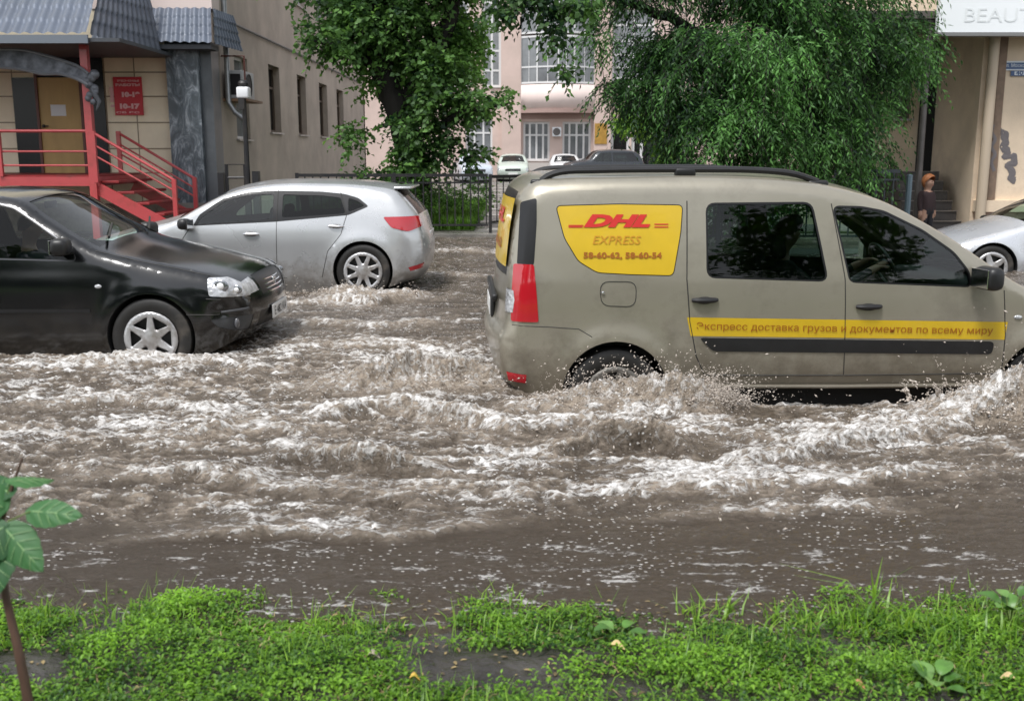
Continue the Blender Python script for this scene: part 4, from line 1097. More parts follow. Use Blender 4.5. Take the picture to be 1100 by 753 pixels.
# metal tile mansard along the top
def tiles(p0, p1, q0, q1, nr, wav, name, root, hgt=.035, mt=None):
    """corrugated tile sheet between lower edge p0-p1 and upper edge q0-q1"""
    p0,p1,q0,q1 = map(lambda a: np.array(a,float),(p0,p1,q0,q1)); Lw = np.linalg.norm(p1-p0); nu = int(Lw/wav)*10; nv = nr*8
    n = np.cross(p1-p0,q0-p0); n /= np.linalg.norm(n); n = n*(-1 if n[1] > 0 or (abs(n[1])<.1 and n[2]<0) else 1)
    V=[]; 
    for jv in range(nv+1):
        t = jv/nv; a = p0+(q0-p0)*t; b = p1+(q1-p1)*t
        for i in range(nu+1):
            s_ = i/nu; c = a+(b-a)*s_; u = s_*Lw/wav
            h = hgt*(.5+.5*math.cos(2*math.pi*u))**.8+.022*(1-((t*nr) % 1.0) if t < 1 else 0)
            V.append(c+n*h)
    m = MB(); m.add(V, [(jv*(nu+1)+i,jv*(nu+1)+i+1,(jv+1)*(nu+1)+i+1,(jv+1)*(nu+1)+i) for jv in range(nv) for i in range(nu)])
    return root.b(m, name, mt or M_roof, smooth='full', fixn=False)
zt1 = Z(10,Ys)
tiles((X(120,Ys),Ys-.55,Z(48,Ys)),(X(243,Ys),Ys-.55,Z(51,Ys)),(X(120,Ys),Ys-.05,zt1),(X(236,Ys),Ys-.05,zt1),4,.17,'roof_tiles',SH)
tiles((X(243,Ys),Ys-.55,Z(51,Ys)),(X(243,Ys)+.12,Ys+1.0,Z(51,Ys)),(X(236,Ys),Ys-.05,zt1),(X(236,Ys)+.1,Ys+1.0,zt1),4,.17,'roof_tiles',SH)
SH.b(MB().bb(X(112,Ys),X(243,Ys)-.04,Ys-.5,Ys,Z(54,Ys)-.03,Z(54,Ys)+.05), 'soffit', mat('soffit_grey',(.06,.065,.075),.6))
SH.b(MB().bb(X(110,Ys),X(236,Ys),Ys-.02,Ys+.5,zt1+.0,zt1+.30), 'upper_band', M_pinkl)

# ---- porch: deck, stair, railings, canopy ------------------------------------
porch = empty('entrance_porch', (X(50,18.5),18.2,0), 0, 'red steel porch and stair with railings at the ochre shop door', 'porch')
PO = W(porch); Yf, Yb = 17.6, 19.72
xr = X(104,Yf); xl = X(-240,Yf)
PO.b(MB().bb(xl,xr,Yf,Yb+.2,zdk-.16,zdk-.004), 'deck', M_red)
PO.b(MB().bb(xl,xr-.05,Yf+.05,Yb,zdk+.0,zdk+.02), 'deck_plate', M_redd)
def pole(a, b, r=.03, n=8): return MB().tube([a,b], r, n)
zr = [Z(141,Yf), Z(163,Yf), Z(178,Yf)]
for px in (-120,0,98):
    w_ = .12 if px == 98 else .06; x = X(px,Yf)
    top = Z(48,Yf)+.1 if px == 98 else zr[0]
    PO.b(MB().bb(x-w_/2,x+w_/2,Yf-.03,Yf+w_-.03,GZ if px==98 else zdk,top), 'post', M_red)
    if px != 98: pass
for z in zr:
    r_ = .026 if z == zr[0] else .017
    PO.b(pole((xl,Yf+.02,z),(X(96,Yf),Yf+.02,z),r_), 'railing_bar', M_red, True)
# stair going right: from deck edge down
xe = X(189,Yf)+.1; n = 6; st = MB(); rise = (zdk-GZ)/n
for k in range(n):
    z = zdk-rise*(k+1); x = xr+.0+(xe-xr-.2)*k/(n-1) if n > 1 else xr
    PO.b(MB().box((x+.16,(Yf+Yb)/2-.15,z+rise*.5),(.30,Yb-Yf-.45,.045),bev=.01), 'step', M_redd)
for y in (Yf+.05, Yb-.4): PO.b(MB().beam((xr-.05,y,zdk-.2),(xe+.1,y,GZ+.02),.05,.20), 'stringer', M_red)
for y, pa, pb in ((Yf,(100,143),(187,194)),(Yb-.35,(127,143),(209,192))):
    a, b = atY(*pa,y), atY(*pb,y); dz = np.array([0,0,-.36])
    for k, q in enumerate((0,.5,.95)):
        PO.b(pole(a+dz*q*1.1, b+dz*q*1.0, .025 if k==0 else .016), 'stair_rail', M_red, True)
    PO.b(MB().bb(b[0]-.035,b[0]+.035,y-.035,y+.035,GZ,b[2]+.02), 'post', M_red)
    PO.b(MB().bb(a[0]-.035,a[0]+.035,y-.035,y+.035,zdk-.1,a[2]+.03), 'post', M_red)
# canopy roof over the porch: hipped metal tiles
zE = Z(38,Yf-.5); zT = zE+1.5; xe0, xe1 = X(-260,Yf-.5), X(103,Yf-.5)
tiles((xe0,Yf-.5,zE),(xe1,Yf-.5,zE),(xe0,Yf+1.3,zT),(xe1-.3,Yf+1.3,zT),6,.19,'roof_tiles',PO)
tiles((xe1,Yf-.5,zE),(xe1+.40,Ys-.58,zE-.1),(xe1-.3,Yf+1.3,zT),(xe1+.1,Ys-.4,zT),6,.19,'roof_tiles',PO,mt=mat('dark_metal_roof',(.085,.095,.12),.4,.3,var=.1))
PO.b(MB().bb(xe0,xe1+.02,Yf-.54,Yf-.50,zE-.13,zE+.0), 'fascia', mat('fascia_grey',(.16,.18,.21),.4,.3))
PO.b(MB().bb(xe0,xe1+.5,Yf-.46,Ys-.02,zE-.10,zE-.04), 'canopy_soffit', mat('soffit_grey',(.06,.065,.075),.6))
# wrought arch pelmet under the canopy
ar = MB(); A_ = [(-60,66),(-30,58),(0,54),(30,55),(50,60),(70,66),(88,73),(97,80)]; B_ = [(-60,82),(-30,76),(0,73),(30,76),(48,80),(66,80),(84,85),(97,92)]
Ca,_ = catmull([atY(*p,Yf)[[0,2]] for p in A_],.05); Cb,_ = catmull([atY(*p,Yf)[[0,2]] for p in B_],.05); k = min(len(Ca),len(Cb))
Cb = Cb[np.linspace(0,len(Cb)-1,k).astype(int)]; Ca = Ca[np.linspace(0,len(Ca)-1,k).astype(int)]
V_=[]; 
for i in range(k):
    wv = .03*math.sin(i*.75); V_ += [(Ca[i][0],Yf-.05+wv,Ca[i][1]),(Cb[i][0],Yf-.09+wv,Cb[i][1]),(Ca[i][0],Yf+.02,Ca[i][1]),(Cb[i][0],Yf-.0,Cb[i][1])]
ar.add(V_, [f for i in range(k-1) for f in ((4*i,4*i+1,4*i+5,4*i+4),(4*i+2,4*i+6,4*i+7,4*i+3),(4*i,4*i+4,4*i+6,4*i+2),(4*i+1,4*i+3,4*i+7,4*i+5))])
pel = PO.b(ar, 'canopy_pelmet', mat('pewter',(.11,.115,.13),.5,.4,var=.5,vscale=9), True)
PO.b(MB().tube([(p[0],Yf-.08,p[1]) for p in Ca],.025,6), 'pelmet_edge', mat('pewter_light',(.2,.21,.23),.4,.5), True)
PO.b(MB().tube([(p[0],Yf-.10,p[1]) for p in Cb],.03,6), 'pelmet_edge', MATS['pewter_light'], True)
or_ = MB(); px0 = atY(98,95,Yf-.08)
for k in range(9):
    a = k*.7; or_.ball((px0[0]+.07*math.cos(a*2), px0[1], px0[2]+.22-.055*k), .085-.004*k, 5, (1,.5,1))
or_.tube([(px0[0],px0[1],px0[2]),(px0[0]+.12,px0[1],px0[2]-.22),(px0[0]+.06,px0[1],px0[2]-.36)],[.05,.035,.01],6)
PO.b(or_, 'scroll_ornament', mat('pewter',(.11,.115,.13),.5,.4), True)

# red opening-hours board
bd = empty('opening_hours_board', (X(137,Ys),Ys,0), 0, 'red opening hours board on the cream wall beside the door', 'sign')
BD = W(bd); b0 = atY(121,83,Ys-.05); b1 = atY(154,124,Ys-.05)
BD.b(MB().bb(b0[0],b1[0],Ys-.05,Ys-.012,b1[2],b0[2]), 'board', mat('sign_red',(.50,.02,.035),.45,var=.05))
M_pinkink = mat('pale_lettering',(.72,.42,.42),.5)
def signline(txt, px0,px1,py0,py1, mm=M_pinkink, bold=.004):
    a = atY(px0,py1,Ys-.056); b = atY(px1,py0,Ys-.056)
    o = put_text(txt,.1,lambda u,v:(a[0]+u,Ys-.056,a[2]+v),'lettering',mm,None,width=b[0]-a[0],height=b[2]-a[2],bold=bold); o.parent = bd; o.matrix_parent_inverse = Matrix.Translation(-Vector(bd.location))
signline('РЕЖИМ',126,149,86,88.2); signline('РАБОТЫ',124,150,90,93,bold=.006); signline('10-19',131,150,99,105,bold=.008); signline('10-17',129,150,111.5,117.5,bold=.008)
signline('СБ ВС',125,150,120,122.2)
BD.b(MB().bb(X(124,Ys),X(127.5,Ys),Ys-.058,Ys-.051,Z(110,Ys),Z(94,Ys)), 'white_bar', M_pinkink)
BD.b(MB().bb(X(124,Ys),X(128,Ys),Ys-.058,Ys-.051,Z(115.5,Ys),Z(113,Ys)), 'dash', M_pinkink)

# ---- long brown building running back ----------------------------------------
XB = X(236,Ys+.5)+.0; Y1 = 41.0
bb = empty('rendered_building', (XB,Ys+.5,0), 0, 'brown rendered building with a row of dark windows running back from the shop', 'building')
BB = W(bb); fnB = lambda u,d,z: (XB-d, u, z)      # wall faces +x
def yB(px): return XB*F/((px-550))/CP*1.0 if False else atX(px,165,XB)[1]
Hs = []; zs0, zs1 = 2.05, 3.62
for a, b in ((256,270),(292,303.5),(322,331),(345,353.5),(363.5,370.5)): Hs.append((yB(a),yB(b)))
holes = []
for i,(a,b) in enumerate(Hs):
    if i == 0: holes.append((a,b,1.85,3.55)); continue
    holes.append((a,b,zs0,zs1))
up = [(yB(a),yB(b)) for a,b in ((292,303.5),(322,333),(345,354),(363.5,371))]+[(yB(262),yB(274))]
holes += [(a,b,5.45,7.3) for a,b in up]
wl = wall_with_holes('wall', Ys+.5, Y1, .5, 9.5, holes, fnB, M_render, None); wl.parent = bb; wl.matrix_parent_inverse = Matrix.Translation(-Vector(bb.location))
class BBp: pass
def wwin(root, *a, **k):
    o = window(None, *a, **k); o.parent = root; o.matrix_parent_inverse = Matrix.Translation(-Vector(root.location)); return o
for i, (a,b,c_,d_) in enumerate(holes):
    if i == 0:
        wwin(bb, fnB, a,b,c_,d_, M_wframe, M_winl, 1, (.45,), .14)
    elif i < 5: wwin(bb, fnB, a,b,c_,d_, M_bframe, M_win, 2, (.68,), .18)
    else: wwin(bb, fnB, a,b,c_,d_, M_wframe, M_winl, 2, (.7,), .15)
BB.b(MB().bb(XB-.3,XB+.10,Ys+.5,Y1,.05,.5), 'plinth', mat('plinth_cream',(.42,.36,.31),.8,var=.1))
BB.b(MB().bb(XB-9,XB-.36,Y1-.4,Y1,.5,9.5), 'end_wall', M_render)
BB.b(MB().bb(XB-.36,XB,Y1-.3,Y1,.5,9.5), 'quoin', M_render)
BB.b(MB().bb(XB-9,XB-.36,Ys+.9,Y1-.5,9.3,9.5), 'flat_roof', M_conc)
BB.b(MB().bb(XB-9,XB-.4,Ys+.5,Ys+.8,3.0,9.5), 'front_wall', M_pinkl)
BB.b(MB().tube([(XB+.05,yB(268)*1.0-2.0,4.15),(XB+.05,Y1-1,4.15)],.025,6), 'cable', M_greypole)
# drain pipe at the corner
dp = [atX(237,30,XB+.12),atX(239,62,XB+.12),atX(240,100,XB+.12),atX(242,116,XB+.12)]; xx = XB+.12; y_ = Ys+.9
BB.b(MB().tube([(xx,y_,6.2),(xx,y_,2.55),(xx+.12,y_,2.35),(xx+.30,y_-.05,2.22)],.055,10), 'downpipe', M_galv, True)
# air conditioner on brackets
acu = empty('air_conditioner', (XB,22,0), 0, 'grey air conditioner with a dark fan grille on the brown wall', 'air conditioner')
AC = W(acu); ya, yb_ = yB(243), yB(256); za, zb = atX(250,108,XB)[2], atX(250,79,XB)[2]
AC.b(MB().bb(XB+.08,XB+.40,ya,yb_,za,zb,bev=.02), 'casing', mat('ac_grey',(.40,.41,.42),.5), True)
AC.b(MB().lathe([(.001,.0),(.22,.0),(.23,.012)],(XB+.405,(ya+yb_)/2,(za+zb)/2),'X',20), 'fan_grille', M_void)
AC.b(MB().bb(XB+.09,XB+.36,ya+.12,yb_-.12,za+.08,zb-.07).bb(XB+.1,XB+.36,ya-.006,ya,za+.07,zb-.07), 'side_vent', M_void)
AC.b(MB().bb(XB,XB+.5,ya-.05,yb_+.25,za-.05,za-.004), 'bracket', mat('rusty_bracket',(.25,.15,.09),.7))
AC.b(MB().tube([(XB+.05,ya-.2,zb+.25),(XB+.5,ya-.2,zb+.25),(XB+.5,ya-.2,za-.03)],.02,6), 'cage_bar', mat('rust_red',(.14,.05,.04),.6))
# black post with white box
pp = empty('lamp_post', tuple(atY(266,190,Ys-.9)[:2])+(GZ,), 0, 'slim black post topped by a white box in front of the brown wall', 'post')
q = atY(266,100,Ys-.9); x,y = pp.location[0],pp.location[1]; PP = W(pp)
PP.b(MB().tube([(x,y,GZ),(x+.0,y,1.0),(x,y,q[2]-.05)],[.06,.05,.04],8), 'pole', M_blackst, True)
PP.b(MB().bb(x-.11,x+.11,y-.11,y+.11,q[2]-.10,q[2]+.10,bev=.03), 'white_box', M_white, True)
PP.b(MB().ball((x,y,q[2]+.16),.10,6,(1,1,.7)).bb(x-.08,x+.02,y-.1,y+.05,q[2]-.3,q[2]-.1), 'lamp_head', M_blackst, True)
rk = empty('bicycle_rack', tuple(atY(252,190,Ys-.9)[:2])+(GZ,), 0, 'low black tube frame standing at the foot of the marbled corner pillar', 'rack')
RK = W(rk); A = atY(243,177,Ys-.9); B = atY(263,177,Ys-.9)
for y in (Ys-.9,): 
    RK.b(MB().tube([(A[0],y,GZ),(A[0],y,A[2]),(B[0],y,B[2]),(B[0],y,GZ)],.035,6), 'tube_frame', M_blackst)
    RK.b(MB().bb(A[0]-.16,A[0]-.05,y-.05,y+.06,GZ,A[2]-.15), 'stub_post', M_blackst); RK.b(MB().bb(B[0]+.14,B[0]+.26,y-.08,y+.06,GZ,A[2]-.12), 'stub_post', M_blackst)
    RK.b(MB().tube([(A[0],y,Z(191,y)),(B[0],y,Z(191,y))],.025,6), 'cross_bar', M_blackst)

# ---- pink building at the end of the courtyard --------------------------------
Yp = 64.0; pk = empty('pink_building', (0,Yp,0), 0, 'pink office building with a rounded balcony bay behind the courtyard cars', 'building'); PK = W(pk)
fnP = lambda u,d,z: (u, Yp+d, z)
Xp = lambda px, d=0: X(px,Yp+d); Zp = lambda py: Z(py,Yp)
gw = [(562,590.5),(604,634.5)]; hol = [(Xp(a),Xp(b),Zp(173),Zp(131)) for a,b in gw]
hol += [(Xp(500),Xp(529),Zp(172),Zp(128)),(Xp(656),Xp(676),Zp(170),Zp(128)),(Xp(678),Xp(712),.2,Zp(144))]
upw = [(519,539),(560,636)]
hol += [(Xp(519),Xp(538.5),Zp(94),Zp(-60)),(Xp(480),Xp(505),Zp(94),Zp(-60)),(Xp(656),Xp(700),Zp(94),Zp(10))]
wl = wall_with_holes('wall', Xp(330), Xp(1000), .0, 16, hol, fnP, M_pink, None); wl.parent = pk; wl.matrix_parent_inverse = Matrix.Translation(-Vector(pk.location))
for a,b,c_,d_ in hol[:2]: wwin(pk, fnP, a,b,c_,d_, M_wframe, M_winl, 4, (.66,), .2, fw=.13)
a,b,c_,d_ = hol[2]; wwin(pk, fnP, a,b,c_,d_, M_wframe, M_winl, 3, (.66,), .2, fw=.12)
a,b,c_,d_ = hol[3]; wwin(pk, fnP, a,b,c_,d_, M_wframe, M_win, 1, (.78,), .2, fw=.16)
a,b,c_,d_ = hol[4]; wwin(pk, fnP, a,b,c_,d_, M_wframe, M_win, 3, (), .2, fw=.20, sill=False)
for a,b,c_,d_ in hol[5:]: wwin(pk, fnP, a,b,c_,d_, M_wframe, M_winl, 2, (.12,.26,.42,.6,.8), .2, fw=.14)
PK.b(MB().bb(Xp(695),Xp(706),Yp-.05,Yp+.1,.1,Zp(147)), 'open_doorway', M_void)
for px0,px1 in ((539,559.5),(637,655)): PK.b(MB().bb(Xp(px0),Xp(px1),Yp-.35,Yp-.002,0,16), 'pilaster', M_pink)
# rounded balcony bay
def bay(y0, bul, z0, z1, inner=False):
    n=14; P=[(Xp(559.5)+(Xp(637)-Xp(559.5))*i/n, Yp-.4-bul*math.sin(math.pi*i/n)) for i in range(n+1)]
    m=MB(); m.add([(p[0],p[1],z) for z in (z0,z1) for p in P]+[(P[0][0],Yp-.003,z0),(P[-1][0],Yp-.003,z0),(P[0][0],Yp-.003,z1),(P[-1][0],Yp-.003,z1)],
       [(i,i+1,n+2+i,n+1+i) for i in range(n)]+[tuple(range(n+1))+(2*n+3,2*n+2),tuple(range(n+1,2*n+2))+(2*n+5,2*n+4)]); return m,P
m,P = bay(0,.9,Zp(118),Zp(92)); PK.b(m,'balcony',M_pinkl,'full')
m,P = bay(0,.95,Zp(122),Zp(118)-.002); PK.b(m,'balcony_underside',mat('shade_pink',(.36,.25,.22),.8))  # darker pink paints the shade on the balcony's underside
for k in range(4):
    i0 = int(k*14/4); i1 = int((k+1)*14/4); a = P[i0]; b = P[i1]
    def fnb(u,d,z,a=a,b=b): return (a[0]+(b[0]-a[0])*u, a[1]+.08+(b[1]-a[1])*u+d, z)
    for z0,z1,br in ((Zp(91),Zp(40),(.35,)),(Zp(38),Zp(-60),(.3,.6))): wwin(pk, fnb, 0,1,z0,z1, M_wframe, M_winl, 2, br, .05, sill=False, fw=.03) if False else wwin(pk, lambda u,d,z,a=a,b=b:(a[0]+(b[0]-a[0])*u/3, a[1]+.08+(b[1]-a[1])*u/3+d, z), 0,3,z0,z1, M_wframe, M_winl, 2, br, .05, sill=False, fw=.11)
PK.b(MB().bb(Xp(560),Xp(636),Yp-.08,Yp-.003,Zp(128),Zp(122)-.01), 'balcony_shade_strip', mat('shade_pink',(.36,.25,.22),.8))  # wall strip below the balcony, its shade painted as darker pink
PK.b(MB().bb(Xp(558),Xp(640),Yp-.06,Yp-.003,.5,Zp(175)), 'window_plinth', mat('plinth_pale',(.5,.46,.43),.8))
PK.b(MB().bb(Xp(593),Xp(602.5),Yp-.4,Yp-.05,Zp(147),Zp(137),bev=.03), 'wall_unit', M_white, True)
PK.b(MB().lathe([(.001,0),(.22,0),(.23,.01)],(Xp(597.5),Yp-.41,Zp(142)),'Y',16), 'wall_unit_fan', M_greypole)
PK.b(MB().bb(Xp(638),Xp(651),Yp-.40,Yp-.355,Zp(155),Zp(133)), 'brass_plaque', mat('brass_plaque',(.42,.24,.05),.4,.3,var=.2))
PK.b(MB().bb(Xp(330),Xp(1000),Yp+.5,Yp+9,15.9,16.1), 'flat_roof', M_conc)
PK.b(MB().bb(Xp(330),Xp(1000),Yp+.22,Yp+.4,0,15.8), 'inner_wall', M_void)

# ---- beige corner building on the right ---------------------------------------
Yr = 18.0; cb = empty('corner_building', (9,Yr,0), 0, 'beige corner building with white fascia sign above a dark recessed entrance', 'building'); CB = W(cb)
Xr = lambda px: X(px,Yr); Zr = lambda py: Z(py,Yr)
xw = Xr(1057)
CB.b(MB().bb(xw,xw+14,Yr,Yr+.5,.75,3.72), 'wall', M_beige)
CB.b(MB().bb(xw-.04,xw+14,Yr-.05,Yr+.45,-.2,.55), 'plinth', mat('plinth_pink',(.36,.25,.2),.8,var=.15))
CB.b(MB().bb(xw-.08,xw+14,Yr-.10,Yr+.4,.553,.75), 'ledge', M_beige)
CB.b(MB().bb(Xr(1050),Xr(1057)-.003,Yr+.1,Yr+1.95,.2,3.72), 'return_wall', M_beige)
CB.b(MB().bb(Xr(1063.5),Xr(1071.5),Yr-.045,Yr-.001,.76,3.70), 'brown_strip', mat('brown_strip',(.20,.14,.10),.7,var=.2,vscale=8))
CB.b(MB().tube([(Xr(1054),Yr-.16,.1),(Xr(1054),Yr-.16,3.68)],.085,12), 'downpipe', mat('cream_pipe',(.50,.41,.31),.5), True)
yb2 = Yr+2.0
CB.b(MB().bb(X(845,yb2),Xr(1050),yb2,yb2+.3,.2,3.72), 'recess_wall', M_beige)
CB.b(MB().bb(X(984,yb2),X(1012,yb2),yb2-.05,yb2-.003,.75,3.6), 'dark_doorway', M_void)
for px0,px1,py0,py1 in ((953,972,128,72),(900,935,128,72)):
    wwin(cb, lambda u,d,z: (u,yb2-.10+d,z), X(px0,yb2),X(px1,yb2),Z(py0,yb2),Z(py1,yb2), M_bframe, M_win, 2, (), .05)
CB.b(MB().bb(X(845,yb2),X(984,yb2)-.003,yb2-.06,yb2-.003,Z(205,yb2),Z(190,yb2)), 'basement_band', mat('dark_band',(.05,.045,.04),.7,var=.3))
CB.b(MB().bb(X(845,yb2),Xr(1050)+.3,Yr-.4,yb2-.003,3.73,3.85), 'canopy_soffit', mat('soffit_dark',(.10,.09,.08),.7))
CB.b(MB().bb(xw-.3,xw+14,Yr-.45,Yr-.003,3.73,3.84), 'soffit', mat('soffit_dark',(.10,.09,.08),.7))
CB.b(MB().bb(X(845,yb2),xw+14,Yr+.5,Yr+8,3.86,9), 'upper_storey', M_beige)
for k in range(7):
    z = .16+.17*k; CB.b(MB().bb(X(984,Yr)+.0,Xr(1046)-.03*k,Yr+.05+.15*k,Yr+2.0,z-.12,z+.035), 'step', mat('dark_steps',(.045,.04,.038),.5,var=.25,dirt=(.09,.08,.07)))
    CB.b(MB().bb(X(984,Yr)+.0,Xr(1046)-.03*k-.003,Yr+.03+.15*k,Yr+.10+.15*k,z+.037,z+.05), 'step_nosing', mat('step_nosing',(.16,.14,.125),.5))
fs = empty('fascia_sign', (Xr(1050),Yr-.6,0), 0, 'white lightbox fascia with faint grey lettering above the beige wall', 'sign'); FS = W(fs)
FS.b(MB().bb(X(998,Yr-.6),xw+14,Yr-.60,Yr-.46,Z(35,Yr-.6),Z(-8,Yr-.6)), 'panel', mat('white_sign',(.85,.88,.90),.4))
FS.b(MB().bb(X(998,Yr-.6),xw+14,Yr-.62,Yr-.46,Z(35,Yr-.6)-.06,Z(35,Yr-.6)-.002), 'lower_trim', mat('trim_grey',(.2,.2,.2),.5))
a = atY(1036,24,Yr-.61); o = put_text('BEAUTY SALON',.3,lambda u,v:(a[0]+u,Yr-.607,a[2]+v),'lettering',mat('faint_grey_ink',(.78,.81,.82),.5),fs,width=2.6,height=.22); o.matrix_parent_inverse = Matrix.Translation(-Vector(fs.location))
ad = empty('address_plate', (Xr(1090),Yr,0), 0, 'blue and white address plate on the beige wall', 'sign'); AD = W(ad)
M_blue = mat('sign_blue',(.05,.10,.22),.4)
c0 = atY(1075,66,Yr-.03); c1 = atY(1117,76,Yr-.03)
AD.b(MB().bb(c0[0],c1[0],Yr-.035,Yr-.02,c1[2],c0[2]), 'street_plate', mat('enamel_white',(.68,.72,.76),.3)); AD.b(MB().bb(c0[0]+.03,c1[0]-.03,Yr-.038,Yr-.036,c1[2]+.02,c0[2]-.025), 'blue_field', M_blue)
d0 = atY(1086,76.5,Yr-.03); d1 = atY(1104,82,Yr-.03)
AD.b(MB().bb(d0[0],d1[0],Yr-.037,Yr-.022,d1[2],d0[2]), 'number_plate', M_blue); AD.b(MB().bb(d0[0]+.06,d1[0]-.06,Yr-.0385,Yr-.0375,d1[2]+.015,d0[2]-.01), 'number_field', mat('enamel_white',(.68,.72,.76),.3))
for txt,pa,pb,h in (('ул. Московская',(1078,73.5),(1114,73.5),5),):
    a,b,t = atY(*pa,Yr-.04),atY(*pb,Yr-.04),atY(pa[0],pa[1]-h,Yr-.04); o = put_text(txt,.1,lambda u,v:(a[0]+u,Yr-.0395,a[2]+v),'lettering',mat('enamel_white',(.68,.72,.76),.3),ad,width=b[0]-a[0],height=t[2]-a[2]); o.matrix_parent_inverse = Matrix.Translation(-Vector(ad.location))
a = atY(1091,81,Yr-.04); o = put_text('40',.1,lambda u,v:(a[0]+u,Yr-.040,a[2]+v),'lettering',M_blue,ad,width=.13,height=.07,bold=.004); o.matrix_parent_inverse = Matrix.Translation(-Vector(ad.location))
# graffiti scrawl
gr = []
G1 = [(1073,140),(1076,146),(1080,152),(1076,158),(1082,164),(1078,170),(1086,168),(1088,175),(1080,178),(1086,186),(1082,192),(1089,194)]
for off in (0,2.2,4.4):
    C_,_ = catmull([atY(p[0]+off*.7+random.uniform(-2,2),p[1]+random.uniform(-2,2),Yr-.002)[[0,2]] for p in G1],.03)
    tb_ = MB().tube([(p[0],0,p[1]) for p in C_],[.028+.02*math.sin(i*.9+off) for i in range(len(C_))],4); tb_.v = [(v[0],Yr-.004+v[1]*.06,v[2]) for v in tb_.v]; CB.b(tb_, 'graffiti_stroke', mat('graffiti_ink',(.15,.135,.14),.7))
C_,_ = catmull([atY(p,q,Yr-.05)[[0,2]] for p,q in ((1067,134),(1065,142),(1069,150),(1065,158),(1069,166),(1065,174),(1068,184))],.03)
tb_ = MB().tube([(p[0],0,p[1]) for p in C_],.03,4); tb_.v = [(v[0],Yr-.049+v[1]*.06,v[2]) for v in tb_.v]; CB.b(tb_, 'graffiti_stroke', mat('graffiti_ink',(.10,.09,.095),.6))
# grey pole in front of the recess
gp = empty('canopy_post', (X(989,Yr-.3),Yr-.3,0), 0, 'grey steel post standing before the dark recessed entrance', 'post'); GP = W(gp)
x_ = X(989,Yr-.3); GP.b(MB().tube([(x_,Yr-.3,0),(x_,Yr-.3,2.2),(x_,Yr-.3,3.72)],[.055,.05,.048],10), 'shaft', M_greypole, True)
GP.b(MB().lathe([(.14,.0),(.14,.03),(.06,.05)],(x_,Yr-.3,.06),'Z',12), 'foot_plate', M_greypole)
GP.b(MB().bb(x_-.06,x_+.06,Yr-.36,Yr-.24,3.66,3.72), 'head_plate', M_greypole)

# ------------------------------------------------------------------ ground, pavements, fences
M_asph = mat('wet_asphalt', (.055,.052,.05), .28, var=.3, vscale=3, bump=.3, bscale=25, rvar=.15)
M_pave = mat('wet_paving', (.17,.16,.145), .35, var=.3, vscale=1.5, bump=.4, bscale=14, rvar=.2, dirt=(.08,.072,.065), dirtscale=.9)
tag(MB().bb(-150,150,-60,400,-.6,-.26).build('road', M_asph), kind='structure')
def slab(name, poly, z0, z1, m):
    n=len(poly); b=MB(); b.add([(p[0],p[1],z0) for p in poly]+[(p[0],p[1],z1) for p in poly],[tuple(range(n,2*n))]+[(i,(i+1)%n,n+(i+1)%n,n+i) for i in range(n)])
    return tag(b.build(name, m), kind='structure')
slab('courtyard', [(-5.9,19.3),(140,19.3),(140,300),(-140,300),(-140,41.2),(-5.9,41.2)], -.4, .052, M_pave)
slab('pavement', [(-60,16.9),(-4.2,16.9),(-4.2,19.29),(-5.91,19.29),(-5.91,22),(-60,22)], -.4, .060, M_pave)
slab('pavement', [(4.3,16.2),(60,16.2),(60,19.29),(4.3,19.29)], -.4, .060, M_pave)
for poly in ([(-60,16.74),(-4.04,16.74),(-4.04,16.89),(-60,16.89)],[(4.1,16.04),(60,16.04),(60,16.19),(4.1,16.19)]):
    slab('kerb', poly, -.4, .078, M_conc)
lawnP = [(-5.2,20.2),(-.75,20.2),(-.55,30),(-5.2,38)]
slab('lawn', lawnP, 0, .075, mat('lawn_soil',(.04,.06,.02),.9,var=.3))
slab('lawn', [(4.4,19.6),(7.4,19.6),(7.4,19.9),(4.4,19.9)], 0, .075, mat('lawn_soil',(.04,.06,.02),.9,var=.3))
M_lawn = leafmat('lawn_blade', (.045,.12,.012), (.14,.30,.03), .4)
def blades(name, P, h, w, material, parent=None, lean=.5, label=None, rng=RNG, flat=False):
    """P (n,3) roots, h,w arrays: curved grass blades of 2 quads + tip"""
    n = len(P); az = rng.uniform(0,2*math.pi,n); ln = rng.uniform(.1,1,n)*lean
    d = np.stack([np.cos(az),np.sin(az),np.zeros(n)],1); s = np.stack([-np.sin(az),np.cos(az),np.zeros(n)],1)
    h = h[:,None]; w = w[:,None]; ln = ln[:,None]; up = np.array([[0,0,1.]])
    c1 = P+up*h*.5+d*h*ln*.25; c2 = P+up*h*(1-.25*ln)+d*h*ln*.95
    V = np.stack([P-s*w/2,P+s*w/2,c1+s*w*.45,c1-s*w*.45,c2+s*w*.06,c2-s*w*.06],1).reshape(-1,3)
    i = np.arange(n)[:,None]*6; Fq = np.concatenate([i+[0,1,2,3],i+[3,2,4,5]],0)
    t = np.repeat(np.clip(rng.normal(.5,.25,n),0,1),6)
    return npmesh(name, V, Fq, material, parent, attrs={'tint':t})
n = 26000; x = RNG.uniform(-5.0,-.75,n); y = 20.25+(RNG.random(n)**1.6)*10; P = np.stack([x,y,np.full(n,.07)],1)
tag(blades('grass', P, RNG.uniform(.10,.32,n), RNG.uniform(.012,.03,n), M_lawn), 'tall bright grass behind the black railing fence', 'grass', kind='stuff')
n = 9000; P = np.stack([RNG.uniform(4.5,7.3,n),RNG.uniform(19.55,19.9,n),np.full(n,.07)],1)
